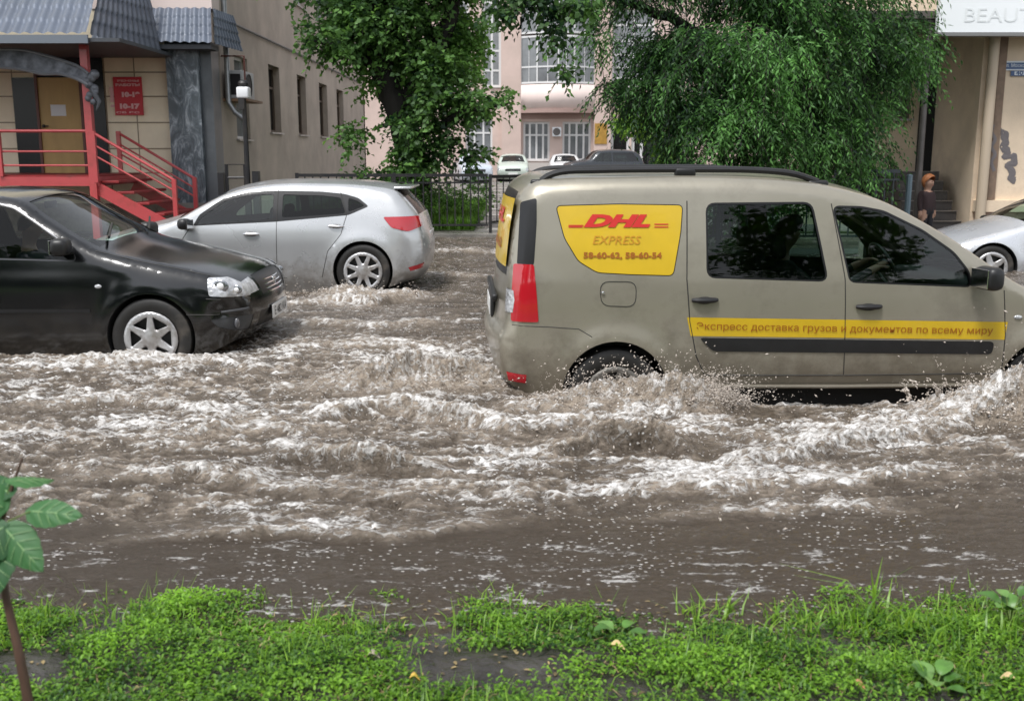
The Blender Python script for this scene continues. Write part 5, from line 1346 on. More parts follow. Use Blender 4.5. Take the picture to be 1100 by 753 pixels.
# pale broken slabs of the path by the gate
M_slabp = mat('pale_wet_concrete',(.40,.385,.36),.3,var=.25,vscale=3,dirt=(.12,.11,.10),dirtscale=2.5)
for k in range(26):
    px = RNG.uniform(522,541); Y = 19.5+k*1.0*(1+k*.03); p = atY(px,165,Y)
    if k % 2: tag(MB().box((p[0]+RNG.uniform(-.3,.3),Y,.058+.0001*k),(RNG.uniform(.5,1.4),RNG.uniform(.4,.8),.03),rz=RNG.uniform(-.5,.5)).build('path', M_slabp), kind='structure')

def railing(name, p0, p1, ztop, zbot, label, gap=.13, bar=.022, material=M_blackst, post=2.0, mid=True, pr=.03, cat='fence'):
    p0 = Vector((*p0,0)); p1 = Vector((*p1,0)); r = empty(name, (p0.x,p0.y,zbot), 0, label, cat); Wr = W(r); L = (p1-p0).length; d = (p1-p0)/L
    Wr.b(MB().beam(p0+Vector((0,0,ztop)), p1+Vector((0,0,ztop)), .05,.06), 'top_rail', material)
    Wr.b(MB().beam(p0+Vector((0,0,zbot+.14)), p1+Vector((0,0,zbot+.14)), .035,.035), 'bottom_rail', material)
    if mid: Wr.b(MB().beam(p0+Vector((0,0,ztop-.14)), p1+Vector((0,0,ztop-.14)), .03,.03), 'middle_rail', material)
    k = 0
    while k*post <= L+.01:
        c = p0+d*(k*post); Wr.b(MB().beam(c+Vector((0,-.0,zbot-.3)), c+Vector((0,0,ztop+.045)), pr*2,pr*2), 'post', material); k += 1
    m = MB(); t = gap
    while t < L-.02:
        if abs((t/post)-round(t/post))*post > .05: c = p0+d*t; m.beam(c+Vector((0,0,zbot+.12)), c+Vector((0,0,ztop-.03)), bar, bar)
        t += gap
    Wr.b(m, 'pickets', material); return r
Yfn = 19.75
railing('railing_fence', (X(318,Yfn),Yfn), (X(524,Yfn),Yfn), Z(188.5,Yfn), .06, 'black steel railing fence in front of the tall grass', .15, .022, post=1.85)
railing('fence_gate', (X(526.5,Yfn),Yfn), (X(562,Yfn+.6),Yfn+.6), Z(190,Yfn), .12, 'narrow black gate standing beside the pale path', .17, .022, post=3, mid=False, cat='gate')
Yg = 17.1
railing('railing_fence', (X(650,Yg),Yg), (X(968,Yg),Yg), Z(184,Yg), .06, 'grey blue railing fence under the drooping trees', .14, .022, mat('blue_grey_steel',(.06,.07,.08),.5,.2), post=1.9)
pb = empty('bollard', (X(979,Yg),Yg,0), 0, 'pale blue steel bollard beside the grey post', 'bollard'); PB = W(pb)
x_ = X(979,Yg); PB.b(MB().tube([(x_,Yg,0),(x_,Yg,Z(189,Yg))],.05,8), 'tube', mat('pale_blue_steel',(.16,.22,.26),.4,.3), True); PB.b(MB().ball((x_,Yg,Z(189,Yg)),.052,6,(1,1,.5)), 'cap', MATS['pale_blue_steel'], True)

# child on the pavement beyond the van
J = dict(pelvis=(0,0,.52), chest=(0,0,.76), neck=(0,0,.86), head=(.015,0,.985))
for k_, sg in (('L',1),('R',-1)):
    J[k_+'sh']=(0,sg*.125,.81); J[k_+'el']=(.02,sg*.165,.64); J[k_+'wr']=(.10,sg*.12,.55); J[k_+'hip']=(0,sg*.07,.50); J[k_+'kn']=(.02,sg*.08,.28); J[k_+'an']=(0,sg*.08,.06); J[k_+'toe']=(.12,sg*.085,.02)
J['hand'] = .11; J['Lel'] = (0,.17,.64); J['Lwr'] = (.03,.17,.50); J['Rel'] = (0,-.17,.64); J['Rwr'] = (.03,-.17,.50)
pc = atY(996.5,200,17.5)
kid = person((pc[0],17.5,.075), R(-60), {k_:v for k_,v in J.items()}, M_skin, mat('maroon_coat',(.035,.02,.022),.9,var=.2), mat('dark_trousers',(.02,.02,.025),.9), mat('ginger_hair',(.38,.14,.05),.6), 'small person with ginger hair, dark coat and white collar standing by the grey post', hair_len=.9, collar=mat('white_scarf',(.7,.7,.7),.8))

# unseen trees added behind the viewer for car paint and glass to reflect
def near_tree(x, y, h, label, seed):
    r_ = empty('reflection_tree', (x,y,.1), 0, label, 'tree'); r = np.random.default_rng(seed)
    MB().tube([(0,0,-.1),(.05,0,h*.35),(-.05,.1,h*.7)],[.2,.15,.06],8).build('trunk', M_greypole, r_, smooth=True)
    n = 5200; a = r.normal(0,1,(n,3)); a /= np.linalg.norm(a,axis=1)[:,None]; q = r.random(n)**.4*(1+.25*vnoise(a[:,0]*3+seed,a[:,2]*3,seed)); P = a*q[:,None]*np.array([2.6,1.8,h*.42])+np.array([0,0,h*.62])
    d = r.normal(0,1,(n,3)); d /= np.linalg.norm(d,axis=1)[:,None]; s_ = np.cross(d, r.normal(0,1,(n,3))); s_ /= np.linalg.norm(s_,axis=1)[:,None]; L_ = r.uniform(.18,.34,n)[:,None]
    V = np.stack([P-d*L_/2,P+s_*L_*.35,P+d*L_/2,P-s_*L_*.35],1).reshape(-1,3)
    npmesh('crown', V, np.arange(n)[:,None]*4+np.array([0,1,2,3]), M_lawn, r_, attrs={'tint':np.repeat(np.clip(r.normal(.2,.2,n),0,1),4)})
for k_,(x_,y_,h_,lb) in enumerate(((-13,-8.5,8.0,'unseen tree added for reflections, first from the left end'),(-7.6,-8,7.0,'low leafy tree added unseen for reflections beside the leftmost one'),(-2.2,-9,8.6,'tallest leafy tree added unseen for reflections in the middle'),(3.2,-8.2,6.8,'short leafy tree added unseen for reflections right of the tallest one'),(8.6,-8.8,8.2,'leafy tree added unseen for reflections, last at the right end'))): near_tree(x_,y_,h_,lb,61+k_)

hg = empty('hedge', (0,-6.2,.1), 0, 'long clipped hedge, unseen, added for the cars to reflect', 'hedge'); r = np.random.default_rng(77); n = 9000  # out of view, added so the car bodies mirror something dark and low
P = np.stack([r.uniform(-16,13,n),r.uniform(-.5,.5,n),r.uniform(0,1.9,n)],1); d = r.normal(0,1,(n,3)); d /= np.linalg.norm(d,axis=1)[:,None]; s_ = np.cross(d, r.normal(0,1,(n,3))); s_ /= np.linalg.norm(s_,axis=1)[:,None]; L_ = r.uniform(.2,.4,n)[:,None]
npmesh('foliage', np.stack([P-d*L_/2,P+s_*L_*.35,P+d*L_/2,P-s_*L_*.35],1).reshape(-1,3), np.arange(n)[:,None]*4+np.array([0,1,2,3]), M_lawn, hg, attrs={'tint':np.repeat(np.clip(r.normal(.12,.15,n),0,1),4)})
MB().bb(-16,13,-.2,.2,-.2,1.5).build('branches', M_greypole, hg)
# ------------------------------------------------------------------ flood water
def px_path(pts): return [tuple(atZ(p[0],p[1],0)[:2]) for p in pts]
def dist_path(x, y, P):
    """distance to polyline, signed side (+ = towards viewer/-y), parameter 0..1"""
    best = np.full(x.shape, 1e9); sg = np.zeros(x.shape); tt = np.zeros(x.shape); n = len(P)-1
    for i in range(n):
        ax, ay = P[i]; dx, dy = P[i+1][0]-ax, P[i+1][1]-ay; L2 = dx*dx+dy*dy
        t = np.clip(((x-ax)*dx+(y-ay)*dy)/L2, 0, 1); qx, qy = x-ax-t*dx, y-ay-t*dy; q = np.hypot(qx,qy); m = q < best
        best = np.where(m,q,best); sg = np.where(m, np.sign(-(dx*qy-dy*qx)), sg); tt = np.where(m,(i+t)/n,tt)
    return best, sg, tt
# wake crests read off the photograph on the water plane: (path, height, width, foam)
CRESTS = [
 ([(585,488),(640,478),(700,476),(750,488)], .125, .10, .55),
 ([(500,470),(580,462),(660,462),(760,470),(900,482)], .050, .12, .9),
 ([(280,500),(330,492),(400,500),(480,512)], .085, .09, .7),
 ([(330,452),(420,440),(500,452),(560,470)], .08, .11, .8),
 ([(370,424),(440,410),(525,414)], .11, .15, .5),
 ([(180,470),(260,462),(360,468)], .045, .10, .6),
 ([(0,440),(120,434),(260,446)], .040, .12, .7),
 ([(60,520),(200,512),(330,530),(470,540)], .040, .10, .7),
 ([(0,396),(120,393),(220,391),(300,402)], .040, .12, .9),
 ([(760,505),(860,492),(960,470),(1040,455),(1140,440)], .060, .13, 1.0),
 ([(600,535),(760,528),(900,520),(1080,505)], .028, .11, .8),
 ([(100,585),(260,572),(420,578),(560,560)], .026, .07, .8),
 ([(700,560),(860,548),(1000,552)], .016, .08, .5),
 ([(345,322),(400,328),(460,318)], .07, .12, .5),
 ([(300,345),(400,352),(520,345)], .04, .14, .6),
 ([(300,375),(400,372),(500,378)], .04, .14, .7),
 ([(290,328),(340,326),(400,334)], .03, .16, .7),
 ([(430,300),(480,296),(530,300)], .03, .2, .4),
 ([(460,272),(500,270),(530,274)], .03, .25, .5),
]
def water_field(x, y):
    wx = x+.18*fbm(x*.9,y*1.6,3,11); wy = y+.12*fbm(x*1.1+7,y*2.0,3,12)
    # turbulence envelope: strong between the verge and the cars
    near = sstep(y, 3.95+.16*vnoise(x*.6,x*0+3,5)-.04*x, 4.4+.2*vnoise(x*.7,x*0+9,6)); far = 1-sstep(y, 7.2, 9.5)
    T = near*far; T2 = sstep(y, 4.0, 4.6)*(1-.15*sstep(y,8,14))
    right_calm = 1-.75*sstep(x, .8, 1.8)*(1-sstep(y,4.3,5.2)); T *= right_calm; T *= .30+.85*sstep(fbm(x*.55+4,y*1.5,3,41)+.10*(y-5),-.22,.18)
    z = .012*fbm(wx*1.2,wy*3.0,3,1)*(.3+.7*T2)
    z = z+.0045*fbm(x*5,y*11,4,2)*(.25+T2)+.0016*fbm(x*16,y*30,3,3)
    r1 = ridged(wx*1.6,wy*3.6,3,21); r2 = ridged(wx*4.2,wy*8.5,3,22); r3 = ridged(wx*10,wy*19,2,23)
    r4 = ridged(x*23,y*34,2,24)
    z = z+T*(.052*(r1-.45)+.038*(r2-.5)*(.5+r1)+.012*(r3-.5)+.003*(r4-.5))
    z = z+T2*(1-T)*(.026*(r1-.5)+.032*(r2-.5)+.010*(r3-.5)+.002*(r4-.5))+(1-T2)*(.007*(r2-.5)+.004*(r3-.5))
    foam = T*(.5*sstep(r1,.55,.9)*sstep(r2,.4,.8)+.5*sstep(r2,.62,.92)+.15)
    streak = ridged(wx*.9+2,wy*4.6,4,31); blot = fbm(wx*.7,wy*1.7,3,32)
    foam = foam+.85*T2*(1-T)*sstep(y,5,7)*sstep(r2,.5,.88)*sstep(streak,.35,.75); churn0 = .5*T2*(1-T)*sstep(y,5,7)*sstep(r1,.4,.8)
    foam = foam+(.15+T)*sstep(blot,-.10,.28)*sstep(streak,.5,.86)*.8
    foam = foam+.8*sstep(3.9-y+.1*fbm(x*2,x*0,2,77),-.25,.1)*sstep(ridged(x*1.2,y*7,3,78),.64,.88)*.8  # pale streaks by the verge: sky reflection painted into the foam mask
    churn = churn0+T*(.25+.75*sstep(r2,.45,.85))+.25*T2*sstep(r2,.5,.9)
    for pts, h, w_, fo in CRESTS:
        P = px_path(pts); m = (x > min(p[0] for p in P)-.6)&(x < max(p[0] for p in P)+.6)&(y > min(p[1] for p in P)-.7)&(y < max(p[1] for p in P)+.7)
        if not m.any(): continue
        xs, ys = x[m], y[m]; wob = .10*fbm(xs*3,ys*3,3,51); d, sg, t = dist_path(xs, ys+wob, P)
        sd = d*sg; env = np.sin(np.pi*np.clip(t,.02,.98))**.6*(.65+.7*np.clip(.5+fbm(xs*2.2,ys*2.2,2,52),0,1))
        # steep face towards the viewer, long foamy back
        prof = np.where(sd > 0, np.exp(-(sd/(w_*.38))**2), np.exp(-(-sd/(w_*1.5))**1.4))
        lump = .7+.65*ridged(xs*6,ys*9,3,53)
        z[m] += h*prof*env*lump - h*.35*np.exp(-((sd-w_*.8)/(w_*.5))**2)*env
        back = np.where(sd > w_*.12, np.exp(-((sd-w_*.12)/(w_*.22))**2), np.exp(-(-sd/(w_*2.2))**2))
        foam[m] += fo*env*back*(.35+.9*sstep(ridged(xs*7,ys*15,3,54),.4,.85)); churn[m] += env*prof
    # splash mound at the rear wheel and bow wave at the front wheel of the van
    def mound(cx, cy, sx, sy, h, seed, sk=0):
        q = np.exp(-(((x-cx+sk*(y-cy))/sx)**2+((y-cy)/sy)**2)); m = q > .01
        if m.any():
            xs, ys = x[m], y[m]; sp = ridged(xs*7,ys*10,4,seed); sp2 = ridged(xs*30,ys*34,3,seed+3); z[m] += h*q[m]*(.55+.75*sp)+.16*h*sstep(q[m],.2,.8)*(sp2-.5)
            foam[m] = np.maximum(foam[m], sstep(q[m],.05,.5)*(.30+.6*sstep(sp,.5,.9))); churn[m] += q[m]*1.6
    mound(.78,6.22,.42,.17,.155,61); mound(1.05,6.1,.24,.14,.14,62); mound(.35,6.15,.30,.16,.06,63)
    mound(3.75,6.1,.62,.30,.33,64,.3); mound(3.15,6.0,.40,.24,.19,66); mound(2.75,5.95,.35,.16,.08,65)
    mound(-.35,6.9,.42,.28,.10,67); mound(-.9,6.7,.5,.22,.08,68)
    mound(-1.75,11.15,.35,.14,.13,69); mound(-1.2,11.1,.35,.2,.06,70); mound(-2.9,7.5,.5,.10,.05,71); z -= .13*np.exp(-((x-2.15)/.95)**4-((y-6.75)/.42)**4)
    # white specks (rain foam flecks) on the calmer water near the verge
    return z, np.clip(foam,0,1.2), np.clip(churn,0,1.5)
def water_mesh():
    NU, ys = 1150, [1.0]
    while ys[-1] < 19.35: ys.append(ys[-1]+max(.0075, .0031*ys[-1])*(1.0 if ys[-1] < 9 else 1.5))
    ys[-1] = 19.35; Y = np.array(ys)[:,None]; u = np.linspace(-1,1,NU)[None,:]
    Xg = u*(1.1+.60*Y)+.05*Y; Yg = Y+0*Xg
    z, foam, churn = water_field(Xg.copy(), Yg.copy())
    # lateral choppiness: pull crests towards the viewer
    hy = np.gradient(z, axis=0)/np.gradient(Yg, axis=0)
    Xg2 = Xg+.012*fbm(Xg*9,Yg*9,2,81)*np.clip(churn,0,1); Yg2 = Yg-np.clip(z-.02,0,.3)*.35*np.clip(churn,0,1)
    edge = np.minimum(1,(1-np.abs(u))*12); z = z*edge
    V = np.stack([Xg2,Yg2,z],2).reshape(-1,3); nr = len(ys)
    i = (np.arange(nr-1)[:,None]*NU+np.arange(NU-1)[None,:]).ravel(); Fq = np.stack([i,i+1,i+1+NU,i+NU],1)
    return V, Fq, foam.ravel(), churn.ravel(), Xg[:,-1], Xg[:,0], Y[:,0]
def water_mat():
    m = bpy.data.materials.new('flood_water'); m.use_nodes = True; nt = m.node_tree; L = nt.links; b = nt.nodes['Principled BSDF']
    tc = nt.nodes.new('ShaderNodeTexCoord'); mp = nt.nodes.new('ShaderNodeMapping'); mp.inputs['Scale'].default_value = (1,2.1,1); L.new(tc.outputs['Object'], mp.inputs[0])
    fo = nnode(nt,'ShaderNodeAttribute',attribute_name='foam'); ch = nnode(nt,'ShaderNodeAttribute',attribute_name='churn')
    # lacy foam texture
    n1 = nnode(nt,'ShaderNodeTexNoise',Scale=11,Detail=9,Roughness=.68,Distortion=.8); L.new(mp.outputs[0], n1.inputs['Vector'])
    vor = nnode(nt,'ShaderNodeTexVoronoi',feature='DISTANCE_TO_EDGE',Scale=17); 
    wv = nnode(nt,'ShaderNodeVectorMath',operation='ADD'); sc = nnode(nt,'ShaderNodeVectorMath',operation='SCALE'); sc.inputs['Scale'].default_value = .16
    L.new(n1.outputs['Color'], sc.inputs[0]); L.new(mp.outputs[0], wv.inputs[0]); L.new(sc.outputs[0], wv.inputs[1]); L.new(wv.outputs[0], vor.inputs['Vector'])
    lace = nnode(nt,'ShaderNodeMapRange',From_Min=0,From_Max=.30,To_Min=1,To_Max=0); L.new(vor.outputs['Distance'], lace.inputs['Value'])
    def math_(op, a, b_, clamp=False):
        n = nt.nodes.new('ShaderNodeMath'); n.operation = op; n.use_clamp = clamp
        for i, q in enumerate((a,b_)):
            if q is None: continue
            if isinstance(q,(int,float)): n.inputs[i].default_value = q
            else: L.new(q, n.inputs[i])
        return n.outputs[0]
    # foam = clamp((foam_attr*1.5 + noise*.9 + lace*.45 - 1.15)*2.6)
    s1 = math_('MULTIPLY', math_('MINIMUM', fo.outputs['Fac'], .95), .80); s2 = math_('MULTIPLY', n1.outputs['Fac'], 1.9); s3 = math_('MULTIPLY', lace.outputs[0], .5)
    s = math_('ADD', math_('ADD', s1, s2), s3); f = math_('MULTIPLY', math_('SUBTRACT', s, 1.66), 1.75, True)
    # small flecks
    vf = nnode(nt,'ShaderNodeTexVoronoi',Scale=26,Randomness=1); L.new(mp.outputs[0], vf.inputs['Vector'])
    fl = nnode(nt,'ShaderNodeMapRange',From_Min=.15,From_Max=.22,To_Min=1,To_Max=0); L.new(vf.outputs['Distance'], fl.inputs['Value'])
    nf = nnode(nt,'ShaderNodeTexNoise',Scale=1.7,Detail=3); L.new(mp.outputs[0], nf.inputs['Vector'])
    nfm = nnode(nt,'ShaderNodeMapRange',From_Min=.42,From_Max=.56,To_Min=0,To_Max=.85); L.new(nf.outputs['Fac'], nfm.inputs['Value'])
    flk = math_('MULTIPLY', fl.outputs[0], nfm.outputs[0])
    ftot = math_('MAXIMUM', f, flk)
    # colour: muddy brown -> aerated tan (churn) -> white foam
    n2 = nnode(nt,'ShaderNodeTexNoise',Scale=3.2,Detail=6,Roughness=.6); L.new(mp.outputs[0], n2.inputs['Vector'])
    c1 = nt.nodes.new('ShaderNodeMix'); c1.data_type='RGBA'; c1.inputs[6].default_value=(.044,.033,.0235,1); c1.inputs[7].default_value=(.33,.275,.22,1)
    n3 = nnode(nt,'ShaderNodeTexNoise',Scale=22,Detail=7,Roughness=.7); L.new(mp.outputs[0], n3.inputs['Vector'])
    k = math_('MULTIPLY', ch.outputs['Fac'], math_('MULTIPLY', math_('SUBTRACT', n3.outputs['Fac'], .28), 2.6, True), True); k2 = math_('ADD', math_('MULTIPLY', k, .9), math_('MULTIPLY', n2.outputs['Fac'], .10), True); L.new(k2, c1.inputs[0])
    c2 = nt.nodes.new('ShaderNodeMix'); c2.data_type='RGBA'; L.new(ftot, c2.inputs[0]); L.new(c1.outputs[2], c2.inputs[6]); c2.inputs[7].default_value=(.82,.80,.78,1)
    L.new(c2.outputs[2], b.inputs['Base Color'])
    rr = nnode(nt,'ShaderNodeMapRange',From_Min=0,From_Max=1,To_Min=.10,To_Max=.6); L.new(math_('MAXIMUM',ftot,math_('MULTIPLY',k,.5)), rr.inputs['Value']); L.new(rr.outputs[0], b.inputs['Roughness'])
    b.inputs['IOR'].default_value = 1.34
    # fine bump: rain-pocked ripples, foam relief
    mp2 = nt.nodes.new('ShaderNodeMapping'); mp2.inputs['Scale'].default_value = (1,1.7,1); L.new(tc.outputs['Object'], mp2.inputs[0])
    b1 = nnode(nt,'ShaderNodeTexNoise',Scale=28,Detail=7,Roughness=.65,Distortion=.6); L.new(mp2.outputs[0], b1.inputs['Vector'])
    hsum = math_('ADD', b1.outputs['Fac'], math_('MULTIPLY', ftot, .35))
    bp = nnode(nt,'ShaderNodeBump',Strength=.9,Distance=.022); L.new(hsum, bp.inputs['Height']); L.new(bp.outputs[0], b.inputs['Normal'])
    return m
M_water = water_mat()
V, Fq, foam_, churn_, xr_, xl_, yy_ = water_mesh()
wt = npmesh('water', V, Fq, M_water, smooth=True, attrs={'foam':foam_,'churn':churn_}); tag(wt, kind='structure')
# the flood goes on to both sides of the detailed sheet
m = MB(); k = list(range(0,len(yy_),12))+[len(yy_)-1]
for a, b in zip(k[:-1],k[1:]):
    for e, s_ in ((xr_,1),(xl_,-1)):
        m.add([(e[a],yy_[a],0),(s_*90,yy_[a],0),(s_*90,yy_[b],0),(e[b],yy_[b],0)],[(0,1,2,3) if s_ > 0 else (3,2,1,0)])
o = m.build('water', M_water, fixn=False); tag(o, kind='structure')
# ------------------------------------------------------------------ spray
def blobs(name, P, S, D, material, label):
    """droplets: stretched octahedra at P, size S, long axis D"""
    base = np.array([(1,0,0),(-1,0,0),(0,1,0),(0,-1,0),(0,0,1),(0,0,-1)],float)
    Fc = np.array([(0,2,4),(2,1,4),(1,3,4),(3,0,4),(2,0,5),(1,2,5),(3,1,5),(0,3,5)]); n = len(P)
    D = D/np.linalg.norm(D,axis=1)[:,None]; A = np.cross(D, np.array([0.3,.9,.2])); A /= np.linalg.norm(A,axis=1)[:,None]; B = np.cross(D,A)
    V = P[:,None,:]+(base[None,:,0:1]*D[:,None,:]*S[:,None,1:2]+base[None,:,1:2]*A[:,None,:]*S[:,None,0:1]+base[None,:,2:3]*B[:,None,:]*S[:,None,0:1])
    o = npmesh(name, V.reshape(-1,3), (Fc[None]+np.arange(n)[:,None,None]*6).reshape(-1,3), material, smooth=True); return o
M_spray = mat('muddy_spray', (.50,.44,.385), .3, 0, .5, .2, var=.25, vscale=12)
rg = np.random.default_rng(3); P = []; S = []; D = []
def strands(n, c, sx, sy, vx, vz, life, r0):
    """ballistic tongues of water thrown from a line at c, already broken into beads"""
    for _ in range(n):
        x0 = c[0]+rg.normal(0,sx); y0 = c[1]+rg.normal(0,sy); ux = rg.normal(vx[0],vx[1]); uz = abs(rg.normal(vz[0],vz[1])); uy = rg.normal(-.2,.3); T = life*rg.uniform(.5,1.05); K = int(rg.integers(8,22)); r = r0*rg.uniform(.35,1.3)
        t = T*np.sort(rg.uniform(0,1,K)); j = rg.normal(0,.010,(K,3)); q = np.stack([x0+ux*t,y0+uy*t,c[2]-.02+uz*t-4.9*t*t],1)+j
        P.append(q); s_ = r*(1.15-.85*t/T)*rg.uniform(.35,1.2,K); S.append(np.stack([s_,s_*rg.uniform(1.1,3.0,K)],1)); D.append(np.stack([ux+rg.normal(0,.3,K),uy+rg.normal(0,.2,K),uz-9.8*t],1)+1e-4)
strands(1300, (.80,6.17,.06), .27,.07, (.5,.6), (1.0,.5), .20, .0058)
strands(500, (1.08,6.12,.05), .10,.06, (.9,.4), (1.35,.4), .22, .0058)
strands(1600, (3.72,6.0,.14), .40,.12, (-.4,.7), (1.1,.5), .20, .0068)
strands(350, (3.1,5.95,.10), .25,.12, (-.4,.5), (.7,.4), .16, .010)
strands(450, (-.5,6.85,.03), .32,.14, (-.5,.5), (.7,.4), .16, .009)
strands(140, (-1.7,11.1,.05), .28,.06, (-.3,.5), (.7,.3), .15, .010)
sp = blobs('splash_spray', np.vstack(P), np.vstack(S), np.vstack(D), M_spray, ''); tag(sp, 'muddy water thrown up by the wheels of the vehicles', 'spray', kind='stuff')
P = []; S = []; D = []
for n, c, sg, vel in ((900,(.85,6.15,.16),(.30,.10,.09),(.6,1.0)),(1300,(3.7,6.0,.30),(.42,.14,.14),(-.4,1.0)),(500,(-.4,6.8,.08),(.4,.18,.05),(-.6,.6)),(260,(-1.7,11.1,.1),(.35,.1,.05),(-.5,.6)),(900,(0,5.4,.03),(1.6,.7,.02),(0,.3)),(300,(3.0,5.7,.06),(.5,.2,.05),(-.4,.5))):
    p = rg.normal(0,1,(n,3))*np.array(sg)+np.array(c); p[:,2] = np.maximum(np.abs(p[:,2]),.015); P.append(p)
    s_ = np.minimum(rg.gamma(2.0,.0012,n)+.001,.006); S.append(np.stack([s_,s_*rg.uniform(1.2,3.2,n)],1)); D.append(np.stack([vel[0]+rg.normal(0,.5,n),rg.normal(0,.3,n),vel[1]*rg.normal(.4,.7,n)],1))
dr = blobs('splash_droplets', np.vstack(P), np.vstack(S), np.vstack(D)+1e-4, M_spray, ''); tag(dr, 'flying droplets of muddy water around the wheels', 'droplets', kind='stuff')
# ------------------------------------------------------------------ grass verge in the foreground
def bank_h(x, y):
    edge = 3.47+.10*sstep(x,.8,1.6)+.17*vnoise(x*1.1,x*0+2,91)+.05*vnoise(x*3.3,x*0+5,92)-.02*x
    r = sstep(edge-y, -.35, .55)
    return -.09+.105*r+.022*fbm(x*2.3,y*3.1,4,93)+.008*fbm(x*9,y*9,3,94)+.10*sstep(2.3-y,0,1.2)
gx = np.arange(-6,6.01,.03); gy = np.arange(-3,4.3,.03); GX,GY = np.meshgrid(gx,gy); GZ_ = bank_h(GX,GY); nx = len(gx)
i = (np.arange(len(gy)-1)[:,None]*nx+np.arange(nx-1)[None,:]).ravel()
M_mud = mat('wet_mud', (.035,.031,.028), .2, var=.45, vscale=7, bump=.8, bscale=35, rvar=.18, dirt=(.07,.065,.06), dirtscale=6)
g = npmesh('verge_soil', np.stack([GX,GY,GZ_],2).reshape(-1,3), np.stack([i,i+1,i+1+nx,i+nx],1), M_mud, smooth=True); tag(g, kind='structure')
tag(MB().bb(-60,60,-13.9,-3,-.3,.12).bb(-60,-6.003,-3,3.2,-.3,.05).bb(6.003,60,-3,3.2,-.3,.05).build('verge_ground', mat('verge_lawn',(.05,.09,.02),.9,var=.4)), kind='structure')
def cover(x, y):
    edge = 3.44+.12*sstep(x,.8,1.6)+.17*vnoise(x*1.1,x*0+2,91)+.05*vnoise(x*3.3,x*0+5,92)-.02*x+.06*vnoise(x*7,y*7,99)
    right_gap = np.exp(-((x-.62)/.30)**2)*sstep(y,3.18,3.35)      # bare wet gap by the water right of the middle
    d = fbm(x*1.7+3,y*2.6,4,95); c = sstep(d, -.36, .0)*(1-.8*right_gap)
    c = c*(1-.6*np.exp(-((x-.75)/.6)**2)*sstep(d,.25,-.1))
    c = c*(1-.2*np.exp(-(((x+.30)/.22)**2+((y-2.95)/.06)**2)))*(1-.8*np.exp(-(((x-.35)/.10)**2+((y-2.75)/.09)**2)))
    c = c*(.45+.55*sstep(fbm(x*6,y*8,3,101),-.30,-.02))
    return c*sstep(edge-y, -.02, .10)
def scatter(n, y0=1.3, y1=3.8, x0=-4.5, x1=4.5, seed=1, thr=0):
    r = np.random.default_rng(seed); x = r.uniform(x0,x1,n); y = r.uniform(y0,y1,n); c = cover(x,y); k = r.random(n) < c-thr; x, y = x[k], y[k]
    return x, y, bank_h(x,y), r
M_weed = leafmat('weed_leaf', (.022,.085,.010), (.24,.47,.035), .42, .5)
M_weed2 = leafmat('knotgrass_leaf', (.06,.12,.02), (.16,.30,.06), .35, .45)
M_blade = leafmat('verge_blade', (.06,.17,.012), (.28,.48,.05), .42, .38)
def leaflets(name, C, L, Wd, az, el, tint, material, fold=.25, droop=.2):
    """C base points; leaf along az/el; 4-point diamond-oval folded: 6 verts, 4 tris"""
    n = len(C); d = np.stack([np.cos(az)*np.cos(el),np.sin(az)*np.cos(el),np.sin(el)],1); s = np.stack([-np.sin(az),np.cos(az),np.zeros(n)],1); u = np.cross(d,s); u *= np.sign(u[:,2:3]+1e-9)
    L = L[:,None]; Wd = Wd[:,None]
    p0 = C; pm = C+d*L*.5; p1 = C+d*L-u*0*L; p1 = p1-np.array([[0,0,1.]])*L*droop
    V = np.stack([p0, C+d*L*.35+s*Wd*.5+u*Wd*fold, pm+u*0, C+d*L*.35-s*Wd*.5+u*Wd*fold, C+d*L*.72+s*Wd*.42+u*Wd*fold*.5, p1, C+d*L*.72-s*Wd*.42+u*Wd*fold*.5],1).reshape(-1,3)
    i = np.arange(n)[:,None]*7; T = np.concatenate([i+[0,1,2],i+[0,2,3],i+[1,4,2],i+[4,5,2],i+[2,5,6],i+[2,6,3]],0)
    return npmesh(name, V, T, material, attrs={'tint':np.repeat(tint,7)})
# low creeping weeds: many small oval leaves
x,y,z,r = scatter(480000, seed=11); n = len(x)
big = fbm(x*2.2,y*3,3,96); hgt = (.015+.055*sstep(big,-.3,.5))*r.uniform(.2,1,n)
tint = np.clip(.48+.55*fbm(x*3,y*3,3,97)+r.normal(0,.22,n)+.28*sstep(hgt,.02,.06)-.12,0,1)
tag(leaflets('weeds', np.stack([x,y,z+hgt],1), r.uniform(.009,.024,n), r.uniform(.005,.012,n), r.uniform(0,2*math.pi,n), r.uniform(-.3,1.1,n), tint, M_weed), 'low bright green weeds covering the wet verge', 'weeds', kind='stuff')
x,y,z,r = scatter(34000, seed=12); n = len(x)
k = fbm(x*1.5+9,y*2,2,98) > -.05; x,y,z = x[k],y[k],z[k]; n = len(x)
tag(blades('grass', np.stack([x,y,z-.005],1), r.uniform(.03,.12,n), r.uniform(.002,.005,n), M_blade, lean=1.0, rng=r), 'short grass blades among the verge weeds', 'grass', kind='stuff')
x,y,z,r = scatter(9000, seed=14); n = len(x)
tag(blades('dead_stems', np.stack([x,y,z+.012],1), r.uniform(.01,.03,n), r.uniform(.002,.005,n), leafmat('straw',(.10,.065,.03),(.38,.30,.15),.1,.7), lean=3.5, rng=r), 'matted straw and dead bits lying in the weeds', 'straw', kind='stuff')
r = np.random.default_rng(15); n = 1700; x = r.uniform(-3,3,n); y = r.uniform(2.2,3.38,n); z = bank_h(x,y)+.004
